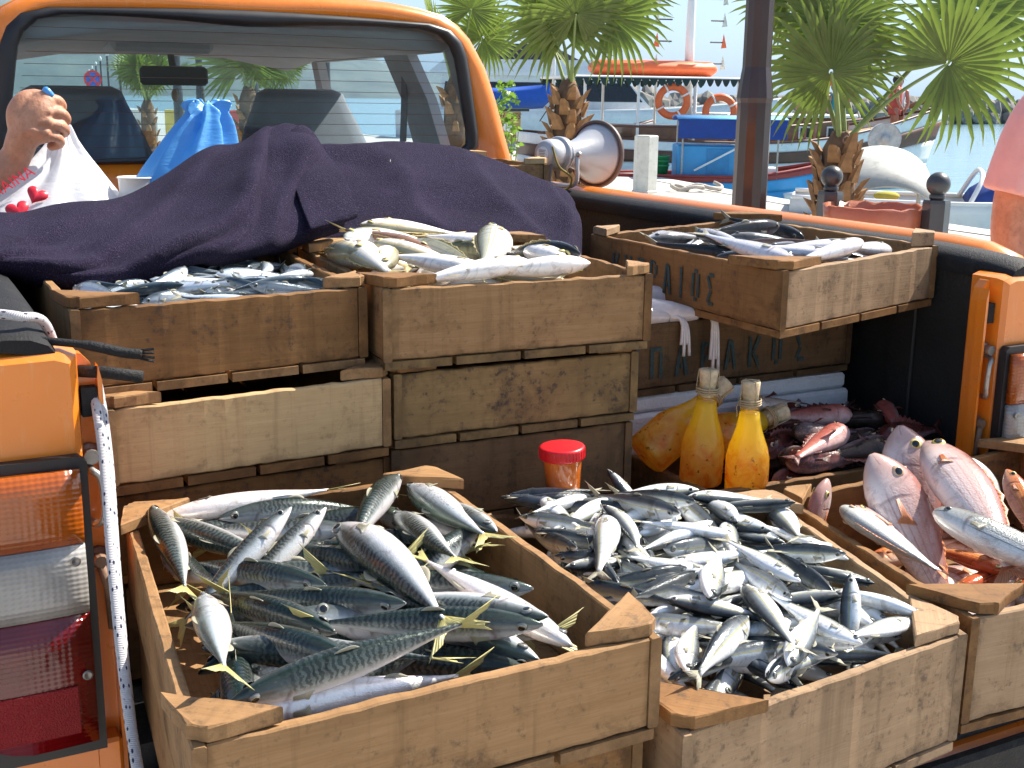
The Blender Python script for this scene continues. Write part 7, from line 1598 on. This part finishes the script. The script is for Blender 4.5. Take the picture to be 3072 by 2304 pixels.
wq('windscreen_frame', tube(smoothpath([(.15, -.82, .80), (.30, -.6, 1.12), (.32, 0, 1.22), (.30, .6, 1.12), (.15, .82, .80)], 6), .035, 6), WHT, None, True)
YELN = pm('yellow_net', (.42, .36, .06), .9, bump=.8, bscale=40)
wq('net_heap', sphere((-.9, 0, .82), .14, 14, 10, (1.3, .9, .5)), YELN, None, True)
cnp = thing('arched_canopy', 'curved pale sheet canopy on thin posts behind the bollards', 'canopy', (8.3, 8.05, 0)); rows = []
CA = rotM((8.38, 8.1, 0), math.atan2(-.463, .886)-.15)
for i in range(17):
    t_ = i/16; a = R(150-135*t_*1.0); rows.append([(-.95*math.cos(a)*-1.0 if False else .56*math.cos(a), y, .42+.50*math.sin(a)) for y in (-.45, 0, .45)])
sh_ = mo('sheet', sheet(rows), pm('weathered_sheet', (.40, .40, .37), .6, var=.15, scale=4, dirt=.35), cnp, True); sh_.matrix_basis = CA @ Matrix.Translation((0, 0, .42)) @ Matrix.Rotation(R(24), 4, 'X') @ Matrix.Translation((0, 0, -.42)); mod(sh_, 'SOLIDIFY', thickness=.02)
for x, y in ((-.42, -.42), (-.42, .42), (.46, -.42), (.46, .42)): mo('leg', tube([(x, y, 0), (x, y, .66)], .025, 6), STEEL, cnp).matrix_basis = CA
nh = thing('net_hauler', 'grey round net-hauler drum on a slanted post behind the palm', 'winch', (11.9, 11.7, -.2)); NM = Matrix.Translation((11.75, 11.55, 1.02)) @ Vector((-.5, -.86, .05)).normalized().to_track_quat('Z', 'Y').to_matrix().to_4x4()
mo('drum', lathe([(.0005, .06), (.06, .06), (.06, .03), (.13, .02), (.2, .045), (.225, .05), (.225, -.05), (.13, -.04), (.0005, -.04)], 30), pm('drum_grey', (.42, .43, .43), .5, var=.25, scale=12, dirt=.3), nh, True).matrix_basis = NM
mo('post', tube([(11.75, 11.6, .95), (11.55, 11.75, .2), (11.45, 11.8, -.5)], .045, 8), STEEL, nh)
# ================================================================ AIR OVER THE BAY
hz_t = NT('haze_air'); hz_t.t.nodes.remove(hz_t.b); vol = hz_t.n('VolumePrincipled', Density=.00007, Color=(.40, .66, 1.0, 1), Anisotropy=.2); hz_t.t.links.new(vol.outputs[0], hz_t.out.inputs['Volume'])
haze = mo('haze', box((-8500, -2800, -5), (11500, 11500, 1100)), hz_t.m); haze['kind'] = 'stuff'
